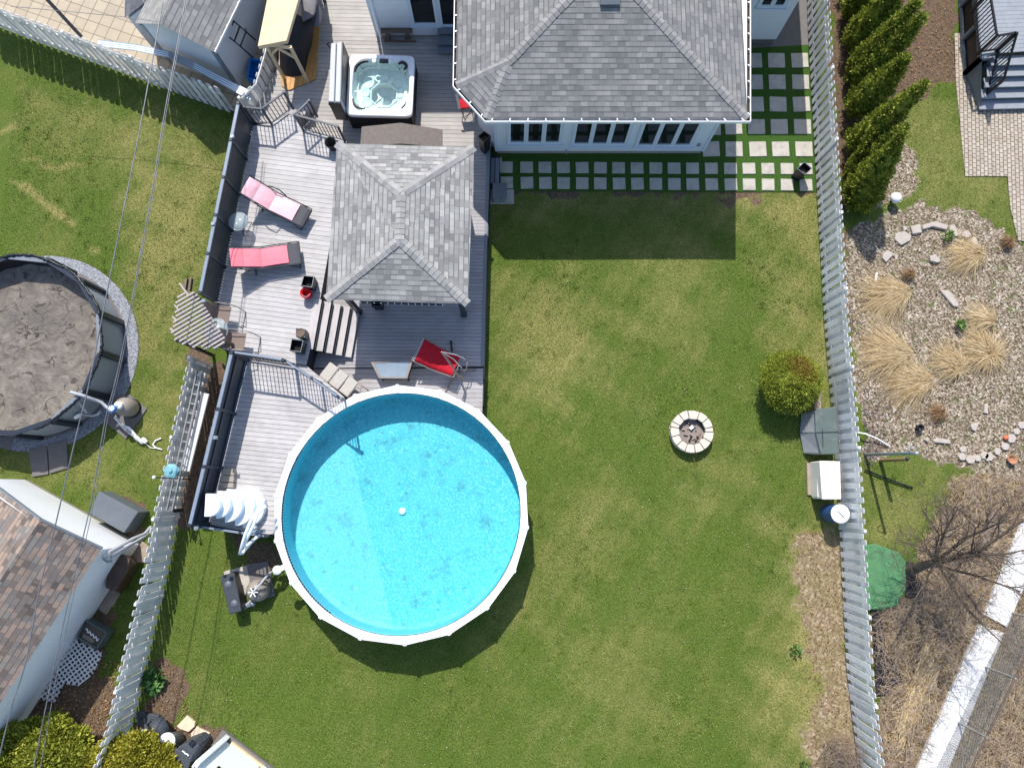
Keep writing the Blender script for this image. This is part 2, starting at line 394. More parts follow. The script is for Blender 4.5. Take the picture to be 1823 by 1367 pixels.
# dry lawn patches
for pts, a in (([(880, 345), (1300, 345), (1460, 345), (1470, 470), (1400, 420), (1310, 372), (1100, 362), (880, 372)], .8),
               ([(900, 520), (1000, 500), (1070, 640), (1000, 720), (920, 700)], .62),
               ([(1130, 420), (1240, 440), (1220, 620), (1120, 600)], .45),
               ([(1380, 470), (1460, 470), (1480, 640), (1400, 620)], .62),
               ([(1440, 560), (1490, 560), (1500, 720), (1460, 700)], .75),
               ([(220, 300), (330, 280), (400, 300), (360, 420), (310, 560), (300, 640), (240, 640), (250, 420)], .72),
               ([(60, 190), (330, 220), (400, 280), (250, 330)], .5),
               ([(1060, 880), (1120, 900), (1010, 1060), (860, 1150), (880, 1080)], .42),
               ([(1230, 800), (1330, 840), (1250, 880)], .40),
               ([(1000, 1170), (1150, 1120), (1200, 1300), (1050, 1320)], .30),
               ([(1390, 930), (1490, 920), (1500, 1200), (1520, 1367), (1380, 1367), (1370, 1150), (1420, 1050)], .78),
               ([(230, 700), (330, 690), (310, 800), (240, 800)], .5),
               ([(1540, 850), (1700, 860), (1640, 960), (1545, 960)], .45),
               ([(1610, 180), (1700, 170), (1790, 330), (1800, 400), (1620, 360)], .42),
               ([(-60, 860), (120, 840), (230, 860), (170, 800), (40, 790), (-60, 820)], .5)):
    zone_poly(0, pts, 1.0, a, 3)
# bare soil
for pts, a in (([(285, 1165), (330, 1190), (325, 1240), (300, 1310), (235, 1310), (262, 1240)], 1),
               ([(300, 1290), (400, 1300), (360, 1400), (290, 1400)], .9),
               ([(410, 950), (490, 955), (500, 1010), (480, 1060), (430, 1010)], .55),
               ([(860, 330), (1440, 336), (1440, 345), (860, 350)], .75),
               ([(1225, 345), (1310, 345), (1305, 372), (1240, 365)], .62),
               ([(1335, 350), (1370, 352), (1360, 372), (1340, 370)], .6),
               ([(340, 620), (405, 640), (360, 940), (300, 930)], .92),
               ([(60, 1240), (200, 1210), (190, 1400), (-60, 1400), (-60, 1240)], .95),
               ([(210, 890), (262, 900), (262, 950), (215, 1010), (180, 1080), (150, 1100), (150, 1030)], .8),
               ([(130, 1080), (200, 1100), (170, 1230), (60, 1280), (60, 1230)], .8),
               ([(1494, 420), (1530, 400), (1545, 560), (1520, 640), (1500, 560)], .75),
               ([(1480, -40), (1700, -40), (1705, 130), (1650, 170), (1560, 190), (1500, 380), (1484, 200)], .95),
               ([(1384, -30), (1440, -30), (1446, 80), (1384, 90)], 1),
               ([(495, 30), (560, 30), (520, 200), (470, 210)], 1)):
    zone_poly(1, pts, .18, a)
for pts in ([(40, 282), (58, 280), (75, 296), (100, 304), (118, 296), (150, 296), (150, 292), (118, 290), (98, 297), (78, 288), (62, 276)],
            [(15, 322), (40, 335), (70, 360), (95, 382), (130, 402), (135, 398), (100, 372), (74, 350), (48, 328), (16, 318)],
            [(0, 232), (28, 218), (30, 225), (0, 240)], [(160, 442), (182, 440), (178, 452), (165, 450)]):
    zone_poly(0, pts, .08, .9, .25)
# gravelly mulch bed
zone_poly(2, [(1500, 440), (1530, 396), (1570, 378), (1640, 364), (1700, 372), (1760, 392), (1812, 425), (1980, 440), (1980, 850), (1820, 850), (1700, 838), (1640, 812), (1545, 812), (1530, 720), (1515, 600)], .2)
zone_poly(2, [(1575, 250), (1625, 262), (1640, 330), (1590, 372), (1560, 372)], .2, .9)
# leaf litter and brush floor
zone_poly(3, [(1545, 1060), (1620, 1060), (1640, 960), (1700, 880), (1700, 838), (1980, 850), (1980, 1460), (1560, 1460), (1560, 1250)], .25)
zone_poly(3, [(1415, 945), (1512, 935), (1524, 1180), (1545, 1400), (1440, 1400), (1420, 1300), (1455, 1220), (1425, 1120), (1400, 1040)], .55, .78)
zone_poly(3, [(1450, 1290), (1530, 1260), (1545, 1400), (1430, 1400)], .25, .95)
zone_poly(3, [(1500, 440), (1545, 440), (1560, 620), (1530, 660)], .2, .55)
me = bpy.data.meshes.new('lawn')
idx = np.arange(nx * ny).reshape(ny, nx)
q = np.stack([idx[:-1, :-1], idx[:-1, 1:], idx[1:, 1:], idx[1:, :-1]], -1).reshape(-1, 4)
me.vertices.add(nx * ny); co = np.zeros((nx * ny, 3), np.float32); co[:, 0] = fx; co[:, 1] = fy
co[:, 2] = -.03 - .015 * (wob > 0) * 0 + .012 * np.sin(.9 * fx) * np.sin(.7 * fy)
me.vertices.foreach_set('co', co.ravel()); me.loops.add(len(q) * 4); me.loops.foreach_set('vertex_index', q.ravel().astype(np.int32))
me.polygons.add(len(q)); me.polygons.foreach_set('loop_start', np.arange(0, len(q) * 4, 4, dtype=np.int32)); me.update(calc_edges=True)
at = me.color_attributes.new('zone', 'FLOAT_COLOR', 'POINT'); at.data.foreach_set('color', zone.ravel())
t = NT('ground')
a = t.n("ShaderNodeAttribute", attribute_name='zone'); sc = t.n("ShaderNodeSeparateColor"); t.l(a.outputs[0], sc.inputs[0])
fine = t.noise(30, 4, .75); mid = t.noise(5, 5, .65); big = t.noise(.55, 4, .6)
g = t.mix(t.ramp(fine, [(.34, 0.), (.66, 1.)]), srgb('#2a3b16'), srgb('#728338'))
g = t.mix(t.ramp(mid, [(.38, 0.), (.66, .6)]), g, srgb('#46641f'))
wv = t.n("ShaderNodeTexWave"); wv.inputs['Scale'].default_value = .42; wv.inputs['Distortion'].default_value = 2.5; wv.inputs['Detail'].default_value = 3; mpw = t.n("ShaderNodeMapping"); mpw.inputs['Rotation'].default_value = (0, 0, R(28)); t.l(t.pos(), mpw.inputs[0]); t.l(mpw.outputs[0], wv.inputs[0])
yel = t.mix(t.ramp(t.noise(24, 4, .75), [(.35, 0.), (.65, 1.)]), srgb('#5d5e2e'), srgb('#ada268'))
mottle = t.math('ADD', t.math('MULTIPLY', big, .55), t.math('MULTIPLY', mid, .45))
dry = t.math('ADD', t.math('MULTIPLY', sc.outputs[0], .62), t.math('MULTIPLY', t.math('SUBTRACT', mottle, .45), 1.0))
dry = t.math('ADD', dry, t.math('MULTIPLY', t.math('SUBTRACT', wv.outputs[1], .5), .05))
dry = t.math('ADD', dry, t.math('MULTIPLY', t.math('SUBTRACT', fine, .5), .7))
g = t.mix(t.ramp(dry, [(.02, 0.), (.55, .9)]), g, yel)
def msk(v, n, amp=.9, lo=.42, hi=.58): return t.ramp(t.math('ADD', v, t.math('MULTIPLY', t.math('SUBTRACT', n, .5), amp)), [(lo, 0.), (hi, 1.)])
soil = t.mix(t.ramp(t.noise(16, 6, .75), [(.32, 0.), (.68, 1.)]), srgb('#3f332a'), srgb('#85705c'))
soil = t.mix(t.ramp(t.vor(26), [(.03, .8), (.09, 0.)]), soil, srgb('#b9a88f'))
mul_c = t.n("ShaderNodeTexVoronoi"); mul_c.inputs['Scale'].default_value = 20; t.l(t.pos(), mul_c.inputs['Vector'])
ms = t.n("ShaderNodeSeparateColor"); t.l(mul_c.outputs['Color'], ms.inputs[0])
mulch = t.ramp(ms.outputs[0], [(0., srgb('#46392e')), (.3, srgb('#75685a')), (.6, srgb('#988979')), (.85, srgb('#b3a593')), (1., srgb('#d2c8ba'))])
mulch = t.mix(t.ramp(t.noise(2.2, 5, .7), [(.42, 0.), (.6, .9)]), mulch, t.mix(.6, mulch, srgb('#655843')))
mulch = t.mix(t.ramp(t.noise(3.4, 6, .75), [(.55, 0.), (.64, .75)]), mulch, srgb('#5c6a34'))
lc = t.n("ShaderNodeTexVoronoi"); lc.inputs['Scale'].default_value = 15; t.l(t.pos(), lc.inputs['Vector'])
ls = t.n("ShaderNodeSeparateColor"); t.l(lc.outputs['Color'], ls.inputs[0])
lit = t.ramp(ls.outputs[0], [(0., srgb('#54463a')), (.35, srgb('#7d6b57')), (.65, srgb('#9c8a70')), (.9, srgb('#b8a68c')), (1., srgb('#cdbfa8'))])
lit = t.mix(.45, lit, t.mix(t.ramp(t.noise(28, 4, .75), [(.3, 0.), (.7, 1.)]), srgb('#6a5a44'), srgb('#b39f80')))
lit = t.mix(t.ramp(t.noise(1.6, 5, .7), [(.4, 0.), (.62, .55)]), lit, srgb('#7b7146'))
g = t.mix(msk(sc.outputs[1], mid, .9), g, soil); g = t.mix(msk(sc.outputs[1], t.noise(9, 4), .9, .40, .62), g, soil)
g = t.mix(msk(a.outputs['Alpha'], mid, .9), g, lit); g = t.mix(msk(sc.outputs[2], mid, .8), g, mulch)
hh = t.math('ADD', fine, t.math('MULTIPLY', ms.outputs[1], .4)); t.bump(hh, .9, .03)
me.materials.append(t.done(g, .95, 0, .15)); lawn = bpy.data.objects.new('lawn', me); C.objects.link(lawn); struct(lawn)

# ---- paved surfaces
def sheet(name, pts, z, mat, thick=.02):
    mb = MB(); mb.prism([tuple(P(x, y, 0))[:2] for x, y in pts], z - thick - .05, z); return struct(mb.build(name, mat))
t = NT('tile_paving'); mp = t.n("ShaderNodeMapping"); mp.inputs['Rotation'].default_value = (0, 0, R(20)); t.l(t.pos(), mp.inputs[0])
br = t.n("ShaderNodeTexBrick"); br.offset = 0; br.inputs['Scale'].default_value = 1; br.inputs['Brick Width'].default_value = .42; br.inputs['Row Height'].default_value = .42
br.inputs['Mortar Size'].default_value = .012; br.inputs['Color1'].default_value = srgb('#a99c88'); br.inputs['Color2'].default_value = srgb('#b5a892'); br.inputs['Mortar'].default_value = srgb('#6a5f52')
t.l(mp.outputs[0], br.inputs[0]); cc = t.mix(t.ramp(t.noise(1.2, 5, .7), [(.4, 0.), (.75, .5)]), br.outputs[0], srgb('#8d8577')); M['tile_paving'] = t.done(cc, .85)
t = NT('brick_paving')
br = t.n("ShaderNodeTexBrick"); br.offset = .5; br.inputs['Scale'].default_value = 1; br.inputs['Brick Width'].default_value = .17; br.inputs['Row Height'].default_value = .13
br.inputs['Mortar Size'].default_value = .012; br.inputs['Color1'].default_value = srgb('#a3968a'); br.inputs['Color2'].default_value = srgb('#b5aa9c'); br.inputs['Mortar'].default_value = srgb('#5d5140')
mp = t.n("ShaderNodeMapping"); mp.inputs['Rotation'].default_value = (0, 0, R(94)); t.l(t.pos(), mp.inputs[0]); t.l(mp.outputs[0], br.inputs[0])
cc = t.mix(t.ramp(t.noise(9, 5, .75), [(.56, 0.), (.64, .85)]), br.outputs[0], t.mix(t.ramp(t.noise(3, 3), [(.4, 0.), (.6, 1.)]), srgb('#7a6046'), srgb('#55702c')))
t.bump(br.outputs[1], .4, .01); M['brick_paving'] = t.done(cc, .85)
t = NT('path_concrete'); cc = t.mix(t.ramp(t.noise(2.5, 6, .7), [(.35, 0.), (.7, 1.)]), srgb('#c9c9c9'), srgb('#e2e2e0'))
cc = t.mix(t.ramp(t.noise(12, 5, .75), [(.6, 0.), (.8, .3)]), cc, srgb('#8d8a84')); M['path_concrete'] = t.done(cc, .9)
t = NT('turf'); cc = t.mix(t.ramp(t.noise(26, 4, .75), [(.34, 0.), (.66, 1.)]), srgb('#203714'), srgb('#4f7031')); t.bump(t.noise(60, 3), .8, .02); M['turf'] = t.done(cc, .95, 0, .1)
sheet('courtyard_paving', [(-80, -80), (560, -80), (520, 60), (492, 130), (440, 205), (414, 196), (250, 140), (80, 72), (0, 44), (-80, 14)], .012, 'tile_paving')
sheet('brick_patio', [(1698, 60), (1702, 150), (1718, 314), (1793, 314), (1799, 372), (1812, 428), (1990, 450), (1990, 60)], .012, 'brick_paving')
sheet('turf_strip', [(873, 262), (1240, 268), (1262, 240), (1300, 180), (1335, 86), (1442, 80), (1451, 283), (1454, 342), (873, 340)], 0.0, 'turf')
sheet('dirt_side_path', [(1330, -80), (1438, -80), (1441, 82), (1330, 90)], -.004, 'dark_slab')
mb = MB(); mb.prism([tuple(P(*p))[:2] for p in [(1807.6, 948), (1850, 870), (1920, 880), (1822, 1043), (1791.5, 1115.4), (1749.6, 1093)]], -.05, .06)
mb.prism([tuple(P(*p))[:2] for p in [(1741, 1111), (1786, 1126), (1687, 1367), (1664, 1420), (1610, 1410), (1630, 1367)]], -.05, .06)
struct(mb.build('concrete_path', 'path_concrete', bevel=.01))

# ---- square pavers
G = 'square concrete pavers set in turf'
cols = [902, 938, 971, 1003.6, 1036.8, 1069, 1102, 1135, 1168, 1200.6, 1233.5, 1267.2, 1301, 1334, 1368, 1401.6, 1435.5]
def slab(cx, cy, wp, hp, label):
    c = P(cx, cy, .03); wd = wp / FPX * CAMZ; hd = hp / FPX * CAMZ * 1.02
    mb = MB(); mb.box((c.x, c.y, 0), (wd, hd, .07), R(random.uniform(-1.6, 1.6)), R(random.uniform(-.5, .5)), R(random.uniform(-.5, .5))); o = mb.build('paving_slab', 'concrete', bevel=.008)
    tag(o, label, 'paver', G)
for x in cols: slab(x - .5 + random.uniform(-.4, .4), 297.5 + (x - 900) * .006, 24, 21.5, 'small square concrete paver in the row nearer the sunroom wall')
for x in cols: slab(x + random.uniform(-.4, .4), 325 + (x - 900) * .008, 23.5, 22.5, 'small square concrete paver in the row along the lawn edge')
for (xa, cy, dx) in ((0, 107.5, 0), (1, 146, 1.5), (2, 185.5, 3), (3, 225.5, 5), (4, 265.5, 7.5)):
    for k, x in enumerate((1343 + dx, 1383 + dx, 1424 + dx)):
        slab(x - .6 * (2 - k), cy, 32, 29, 'large square concrete paver between the house and the white picket fence')
for x, cy in ((1307, 265.5), (1266, 265), (1306, 226), (1268, 227)): slab(x, cy, 32, 29, 'large square concrete paver beside the sunroom corner')
mb = MB(); mb.prism([tuple(P(*p))[:2] for p in [(884, 281), (893.5, 281), (893, 304), (884, 304)]], -.04, .035)
tag(mb.build('paving_slab', 'concrete', bevel=.006), 'narrow concrete paver beside the deck step', 'paver')

# ================================================================= DECKS
PZ = 1.5
a, b = P(485, 916, PZ), P(942.5, 916, PZ); pc = (a + b) / 2; t_, b_ = P(713, 685.5, PZ), P(713, 1148, PZ); pc.y = (t_.y + b_.y) / 2
PR = ((b - a).length / 2 + abs(t_.y - b_.y) / 2) / 2
def pool_arc(d0, d1, n=28): return [(pc.x + (PR - .125) * math.cos(R(d0 + (d1 - d0) * k / n)), pc.y + (PR - .125) * math.sin(R(d0 + (d1 - d0) * k / n))) for k in range(n + 1)]
def ang_of(x, y, z): v = P(x, y, z) - pc; return math.degrees(math.atan2(v.y, v.x)) % 360
def wpoly(pts, z): return [tuple(P(x, y, z))[:2] for x, y in pts]
dk = thing('deck', 'raised deck of pale grey boards around the swimming pool', 'deck', P(500, 600, 0))
loungeP = [(452, 218), (481, 222), (511, 203), (526, 208), (540, 232), (617, 252), (612, 300), (594, 400), (570, 532), (552, 622), (545, 650), (443, 636), (398, 622), (372, 600), (385, 541), (438, 293)]
poolW = wpoly([(443, 636.6), (545, 650.6), (613, 707)], UZ) + pool_arc(ang_of(613, 707, UZ) + 2, ang_of(487, 953, UZ)) + wpoly([(484, 953), (369, 937), (372, 929), (440, 645)], UZ)
mb = MB(); planks(mb, wpoly(loungeP, UZ), R(-7.5), .152, .010, UZ - .035, UZ, .004); mb.build('lounge_boards', 'deck_board', dk)
mb = MB(); planks(mb, poolW, R(-5.5), .142, .010, UZ - .035, UZ, .004)
poolboards = mb.build('pool_side_boards', 'deck_board', dk)
mb = MB()
def skirt(mb, pts, z0, z1, th=.03):
    for a, b in zip(pts, pts[1:]):
        a = Vector(P(*a, z1)); b = Vector(P(*b, z1)); mb.bar((a.x, a.y, (z0 + z1) / 2), (b.x, b.y, (z0 + z1) / 2), th, z1 - z0)
skirt(mb, [(452, 218), (481, 222), (511, 203), (526, 208), (540, 232), (617, 252), (612, 300), (594, 400), (570, 532), (552, 622), (543, 657), (613, 707)], LZ, UZ - .01)
skirt(mb, [(486, 953), (366, 937)], .03, UZ - .01); skirt(mb, [(369, 937), (372, 929), (440, 645), (398, 622), (372, 600), (385, 541), (438, 293), (452, 218)], .03, UZ - .01)
mb.prism(wpoly([(456, 224), (612, 256), (566, 532), (540, 650), (400, 618), (380, 598)], UZ), UZ - .2, UZ - .045)
mb.prism(wpoly([(445, 642), (542, 654), (572, 690), (505, 790), (474, 940), (376, 930)], UZ), UZ - .2, UZ - .045)
mb.build('deck_frame', 'dark_fascia', dk)
_low = [(873, 268), (866, 470), (862, 620), (858, 745), (540, 745), (520, 520), (500, 300), (430, 230), (500, 110), (540, -90), (900, -90), (880, 180)]
ld = thing('deck', 'lower grey board deck under the gazebo and hot tub', 'deck', P(700, 450, 0))
mb = MB()
planks(mb, wpoly([(873, 262), (866, 470), (860.5, 655), (540, 655), (520, 520), (505, 262)], LZ), R(-.6), .117, .009, LZ - .035, LZ, .004)
mb.build('gazebo_boards', 'lower_board', ld)
mb = MB(); a1 = P(858.5, 720, LZ).x - pc.x; d1 = math.degrees(math.acos(a1 / (PR - .125)))
planks(mb, wpoly([(860.3, 656)], LZ) + pool_arc(d1, 147) + wpoly([(545, 656)], LZ), R(-.6), .142, .009, LZ - .035, LZ, .004); mb.build('pool_edge_boards', 'lower_board', ld)
mb = MB(); planks(mb, wpoly([(880, 150), (874, 261.5), (505, 261.5), (430, 235), (455, 190), (495, 120), (520, -90), (900, -90)], LZ), R(-1.2), .142, .010, LZ - .035, LZ, .005)
mb.build('hot_tub_boards', 'old_board', ld)
mb = MB(); skirt(mb, [(873.5, 262), (866.5, 470), (862.5, 620), (859.5, 722)], .0, LZ - .005, .05); mb.prism(wpoly([(868, 262), (857, 684), (545, 684), (505, 262), (440, 230), (500, 110), (530, -90), (890, -90)], LZ), LZ - .2, LZ - .045)
mb.build('deck_frame', 'dark_fascia', ld)
mb = MB(); a, b = P(869.5, 262, LZ + .003), P(858.7, 650, LZ + .003); mb.bar(a + Vector((0, 0, .004)), b + Vector((0, 0, .004)), .10, .02); mb.build('edge_board', 'grey_paint', ld)

# ---- stairs from the lounge deck to the gazebo deck
st = thing('deck_stairs', 'five wide pale wood treads going down from the lounge deck beside the gazebo', 'stairs', P(597, 585, LZ))
TA = [((573, 534), (579, 536)), ]
tl = [(562, 530), (580, 536), (594, 540), (608, 544), (621.5, 548.5)]      # upper-left corners of the treads
wd = [16, 13, 13, 13, 13.5]
dn = Vector(P(553, 620, UZ)) - Vector(P(569, 532, UZ)); dn.z = 0; nn = Vector((-dn.y, dn.x, 0)).normalized();
if nn.x < 0: nn = -nn
o0 = Vector(P(572.5, 533, UZ)); hgt = (UZ - LZ) / 5
mb2 = MB()
for k in range(5):
    z = UZ - k * hgt + .002 if k else UZ + .006
    a = o0 + nn * (-.24 + .265 * k) ; a.z = z; b = a + dn * 1.02
    mb = MB(); cpt = (a + b) / 2 + nn * .125; ang = math.atan2(dn.y, dn.x)
    mb.box((cpt.x, cpt.y, z - .02), (dn.length, .235 if k else .25, .04), ang); mb.build('tread', 'stair_board', st, bevel=.004)
    if k: mb2.box((cpt.x - nn.x * .105, cpt.y - nn.y * .105, z + hgt / 2 - .03), (dn.length - .06, .02, hgt - .05), ang)
    for e in (.06, dn.length - .06):
        q = a + dn.normalized() * e + nn * .12; mb2.box((q.x, q.y, (LZ + z - .04) / 2), (.04, .24, max(.02, z - .04 - LZ)), ang)
mb2.build('stringer', 'dark_fascia', st)

# ================================================================= RAILINGS AND SCREENS
def railing(label, pts, z0, h, close_posts=True, pitch=.115, base='px', cap='rail_metal', group='black metal deck railings'):
    W = [Vector(P(x, y, z0)) for x, y in pts]
    th = thing('railing', label, 'railing', W[0], group)
    mp_, mr, mbal = MB(), MB(), MB()
    for p in W: 
        m = MB(); m.box((p.x, p.y, z0 + h / 2), (.06, .06, h + .04)); m.box((p.x, p.y, z0 + h + .03), (.075, .075, .02)); m.build('post', 'rail_metal', th, bevel=.004)
    for a, b in zip(W, W[1:]):
        m = MB(); m.bar(a + Vector((0, 0, h)), b + Vector((0, 0, h)), .055, .04); m.build('top_rail', cap, th)
        m = MB(); m.bar(a + Vector((0, 0, .09)), b + Vector((0, 0, .09)), .035, .03); m.build('bottom_rail', 'rail_metal', th)
        n = max(1, int((b - a).length / pitch))
        for k in range(1, n):
            p = a.lerp(b, k / n); mbal.box((p.x, p.y, z0 + h / 2 + .03), (.02, .02, h - .12))
    mbal.build('balusters', 'rail_metal', th); return th
railing('short black railing in the corner by the lattice screen, running towards the stair opening', [(455, 219), (484, 222), (522, 194)], UZ, .96)
railing('black railing with a return beside the hot tub cover, round black pot at its end', [(565, 208), (540, 232), (614, 252)], UZ, .96)
mb = MB()
for k, (a, b) in enumerate((((515, 200), (531, 206)), ((523, 191), (545, 200)), ((533, 183), (556, 193)))):
    z = UZ - .17 * (k + 1); pa, pb = Vector(P(*a, z)), Vector(P(*b, z)); mb.bar(pa, pb, .30, .04)
    mb.bar((pa.x, pa.y, (LZ + z) / 2), (pb.x, pb.y, (LZ + z) / 2), .24, z - LZ - .04)
tag(mb.build('corner_steps', 'lower_board'), 'narrow corner steps between the two black railings, down to the hot tub deck', 'steps')
r3 = railing('blue grey railing between the lounge chairs and the pool deck', [(443, 640), (526, 653)], UZ, 1.22, cap='rail_cap', group='blue grey pool gate railings')
r4 = railing('blue grey angled gate railing running down to the pool rim behind the three seat bench', [(528, 653.5), (573, 683), (617, 714)], UZ, 1.1, cap='rail_cap', group='blue grey pool gate railings')
def screen(label, a, b, z0, h, npan, lattice=True, posts=()):
    A, B = Vector(P(*a, z0)), Vector(P(*b, z0)); th = thing('privacy_screen', label, 'privacy screen', A)
    d = (B - A); L = d.length; u = d.normalized(); up = Vector((0, 0, 1))
    mr, mf = MB(), MB()
    mr.bar(A + up * h, B + up * h, .09, .05); mr.build('top_rail', 'rail_cap', th)
    for k in range(npan + 1):
        p = A + u * L * k / npan; m = MB(); m.box((p.x, p.y, z0 + h / 2 + .02), (.09, .09, h + .06), math.atan2(u.y, u.x)); m.build('post', 'rail_metal', th, bevel=.005)
    n = int(L / .045); side = Vector((-u.y, u.x, 0)) * .012
    if lattice:
        s45 = h
        for sgn, off in ((1, side), (-1, -side)):
            k = -h
            while k < L:
                # slat from bottom k to top k+h (clipped)
                x0, z0_ = k, 0.02; x1, z1_ = k + h - .04, h - .03
                if x0 < 0: z0_ = .02 - x0; x0 = 0
                if x1 > L: z1_ -= (x1 - L); x1 = L
                if x1 > x0 + .02:
                    if sgn < 0: x0, x1 = L - x0, L - x1
                    mf.bar(A + u * x0 + up * z0_ + off, A + u * x1 + up * z1_ + off, .042, .008, up=(-u.y, u.x, 0))
                k += .092
        mf.build('lattice', 'rail_metal', th)
    else:
        z = .05
        while z < h - .05: mf.bar(A + up * (z + .05), B + up * (z + .05), .02, .098); z += .105
        mf.build('boards', 'rail_metal', th)
        m = MB()
        for z in (.25, h * .72): m.bar(A + up * z + Vector((.03, 0, 0)), B + up * z + Vector((.03, 0, 0)), .03, .06)
        m.build('batten', 'rail_metal', th)
    return th
screen('dark lattice privacy screen with a pale top rail beside the loungers', (451, 222), (388, 541), UZ, 1.28, 5)
screen('dark slatted privacy screen along the pool deck beside the white fence', (441, 642), (372, 931), UZ, 1.28, 3, lattice=False)
railing('low blue grey railing at the bottom end of the pool deck under the white steps', [(372, 936), (440, 946), (484, 952)], UZ, .55, cap='rail_cap', group='blue grey pool gate railings')
# solar lamp caps and small post lights on the screens
for (x, y, l) in ((414, 244, 'small solar cap light on the lattice screen beside the big lawn'), (380, 399, 'small solar cap light on the screen beside the glass table'), (363, 536, 'small solar cap light at the pergola end of the lattice screen'), (384, 779, 'small solar cap light halfway along the pool deck screen'), (350, 940, 'small solar cap light on the corner post behind the white steps')):
    p = P(x, y, UZ + 1.3); m = MB(); m.box((p.x, p.y, p.z + .02), (.12, .10, .05)); m.box((p.x + .03, p.y, p.z + .052), (.05, .07, .015)); o = m.build('post_light', 'galvanised', bevel=.006); tag(o, l, 'solar light', 'solar lights on the screens')

# ================================================================= WHITE PICKET FENCES
def picket_fence(label, line, h=1.58, pitch=.30, nearside=1, name='picket_fence'):
    W = [Vector(P(x, y, 0)) for x, y in line]; th = thing(name, label, 'fence', W[0])
    mp, mr = MB(), MB(); up = Vector((0, 0, 1)); acc = 0; k = 0; pos = 0.0; tot = sum((b - a).length for a, b in zip(W, W[1:]))
    def at_(s):
        for a, b in zip(W, W[1:]):
            L = (b - a).length
            if s <= L: return a + (b - a) * (s / L), (b - a).normalized()
            s -= L
        return W[-1], (W[-1] - W[-2]).normalized()
    s = .05
    while s < tot:
        p, u = at_(s); n = Vector((-u.y, u.x, 0)) * (1 if k % 2 else -1) * .040
        hh = h + random.uniform(-.012, .012); lean = random.gauss(0, .012)
        a = p + n; m0 = Matrix.Rotation(math.atan2(u.y, u.x), 3, 'Z'); wdt = .168; zc = .07
        q = [(-wdt / 2, -.008), (wdt / 2, -.008), (wdt / 2, .008), (-wdt / 2, .008)]
        f = lambda x, y, z, sx=1.0: a + m0 @ Vector((x * sx + lean * z, y + random.uniform(-.001, .001), z))
        b_ = [f(x, y, zc) for x, y in q]; m_ = [f(x, y, hh - .035) for x, y in q]; t_ = [f(x, y, hh, .6) for x, y in q]
        mp.hexa(b_, m_); mp.hexa([v + Vector((0, 0, .0005)) for v in m_], t_)
        s += pitch / 2; k += 1
    s = 0.0
    while s < tot + 1:
        p, u = at_(min(s, tot)); m = MB(); m.box((p.x, p.y, h / 2 + .02), (.085, .07, h + .10), math.atan2(u.y, u.x)); m.build('post', 'white_vinyl', th)
        s += 2.42
    for a, b in zip(W, W[1:]):
        for z in (.30, 1.22): mr = MB(); mr.bar(a + up * z, b + up * z, .036, .07); mr.build('rail', 'white_vinyl', th)
    mp.build('pickets', 'white_vinyl', th); return th
picket_fence('long white shadowbox picket fence on the right of the lawn', [(1436, -60), (1440.5, 72), (1452, 283), (1468.5, 577), (1484, 760), (1496, 951), (1508, 1190), (1533, 1400)])
picket_fence('white shadowbox picket fence between the pool lawn and the garage with brown shingles', [(376, 652), (319, 913), (302, 1006), (271, 1140), (244, 1262), (216, 1350)])
picket_fence('white shadowbox picket fence across the top left lawn in front of the shed', [(-60, 24), (2, 49), (76, 78), (202, 123), (303, 161), (420, 203)], pitch=.27)
picket_fence('short white picket fence running from the corner railing up to the wooden shelter', [(452, 212), (478, 186), (494, 132), (500, 80), (504, 20)], h=1.32, pitch=.28)
# ================================================================= HOUSE WITH SUNROOM
EZ = 3.6
def plane_hit(px, py, p0, n): return PL(px, py, p0, n)
def ridge_caps(mb, a, b, wdt=.26, step=.17):
    a, b = Vector(a), Vector(b); d = (b - a); L = d.length; d.normalize(); s = Vector((d.y, -d.x, 0)).normalized()
    n = int(L / step)
    for k in range(n):
        p0 = a + d * (k * step); p1 = a + d * (k * step + step * 1.25); z0 = Vector((0, 0, .035 + random.uniform(0, .004))); z1 = Vector((0, 0, .020))
        dr = Vector((0, 0, -.045)); j = random.uniform(-.008, .008)
        for sg in (1, -1):
            e = s * sg * (wdt / 2 + j)
            mb.add([p0 + z0, p1 + z1, p1 + e + dr + z1, p0 + e + dr + z0], [(0, 1, 2, 3)])
        mb.add([p0 + z0, p0 + s * (wdt / 2 + j) + dr + z0, p0 + s * (wdt / 2 + j) + dr, p0, p0 - s * (wdt / 2 + j) + dr, p0 - s * (wdt / 2 + j) + dr + z0], [(0, 1, 2, 3), (0, 3, 4, 5)])
plain('cap_grey', '#858382', .9, .10, 30, isl=.16); plain('cap_light', '#918f8d', .9, .10, 30, isl=.2)
house = thing('house', 'white sided sunroom and house with a large grey shingle hip roof', 'house', P(1070, 275, 0))
cBR = P(1331, 213.5, EZ); cFL = P(866, 209.5, EZ); cCL = P(812, 152, EZ); cTL = P(816, -120, EZ); cTR = P(1331, -140, EZ)
frontY = (cBR.y + cFL.y) / 2; slope = .36
fn = Vector((0, -slope, 1)).normalized(); pf = Vector((0, frontY, EZ)); cBR.y = frontY; cFL.y = frontY
hR = plane_hit(1140, 0, pf, fn); hL = plane_hit(1010, 0, pf, fn); hM = plane_hit(908, 108, pf, fn)
ap = hR + (hR - cBR) * .20; apL = hL + (hL - hM) * .25
# meet the hips at a ridge point
def isect(a, d, b, e):
    k = ((b.x - a.x) * e.y - (b.y - a.y) * e.x) / (d.x * e.y - d.y * e.x); return a + d * k
apex = isect(hR, hR - cBR, hL, hL - hM); apex = Vector((apex.x, apex.y, EZ + slope * (apex.y - frontY)))
hC = Vector(P(886, 122, 0)); 
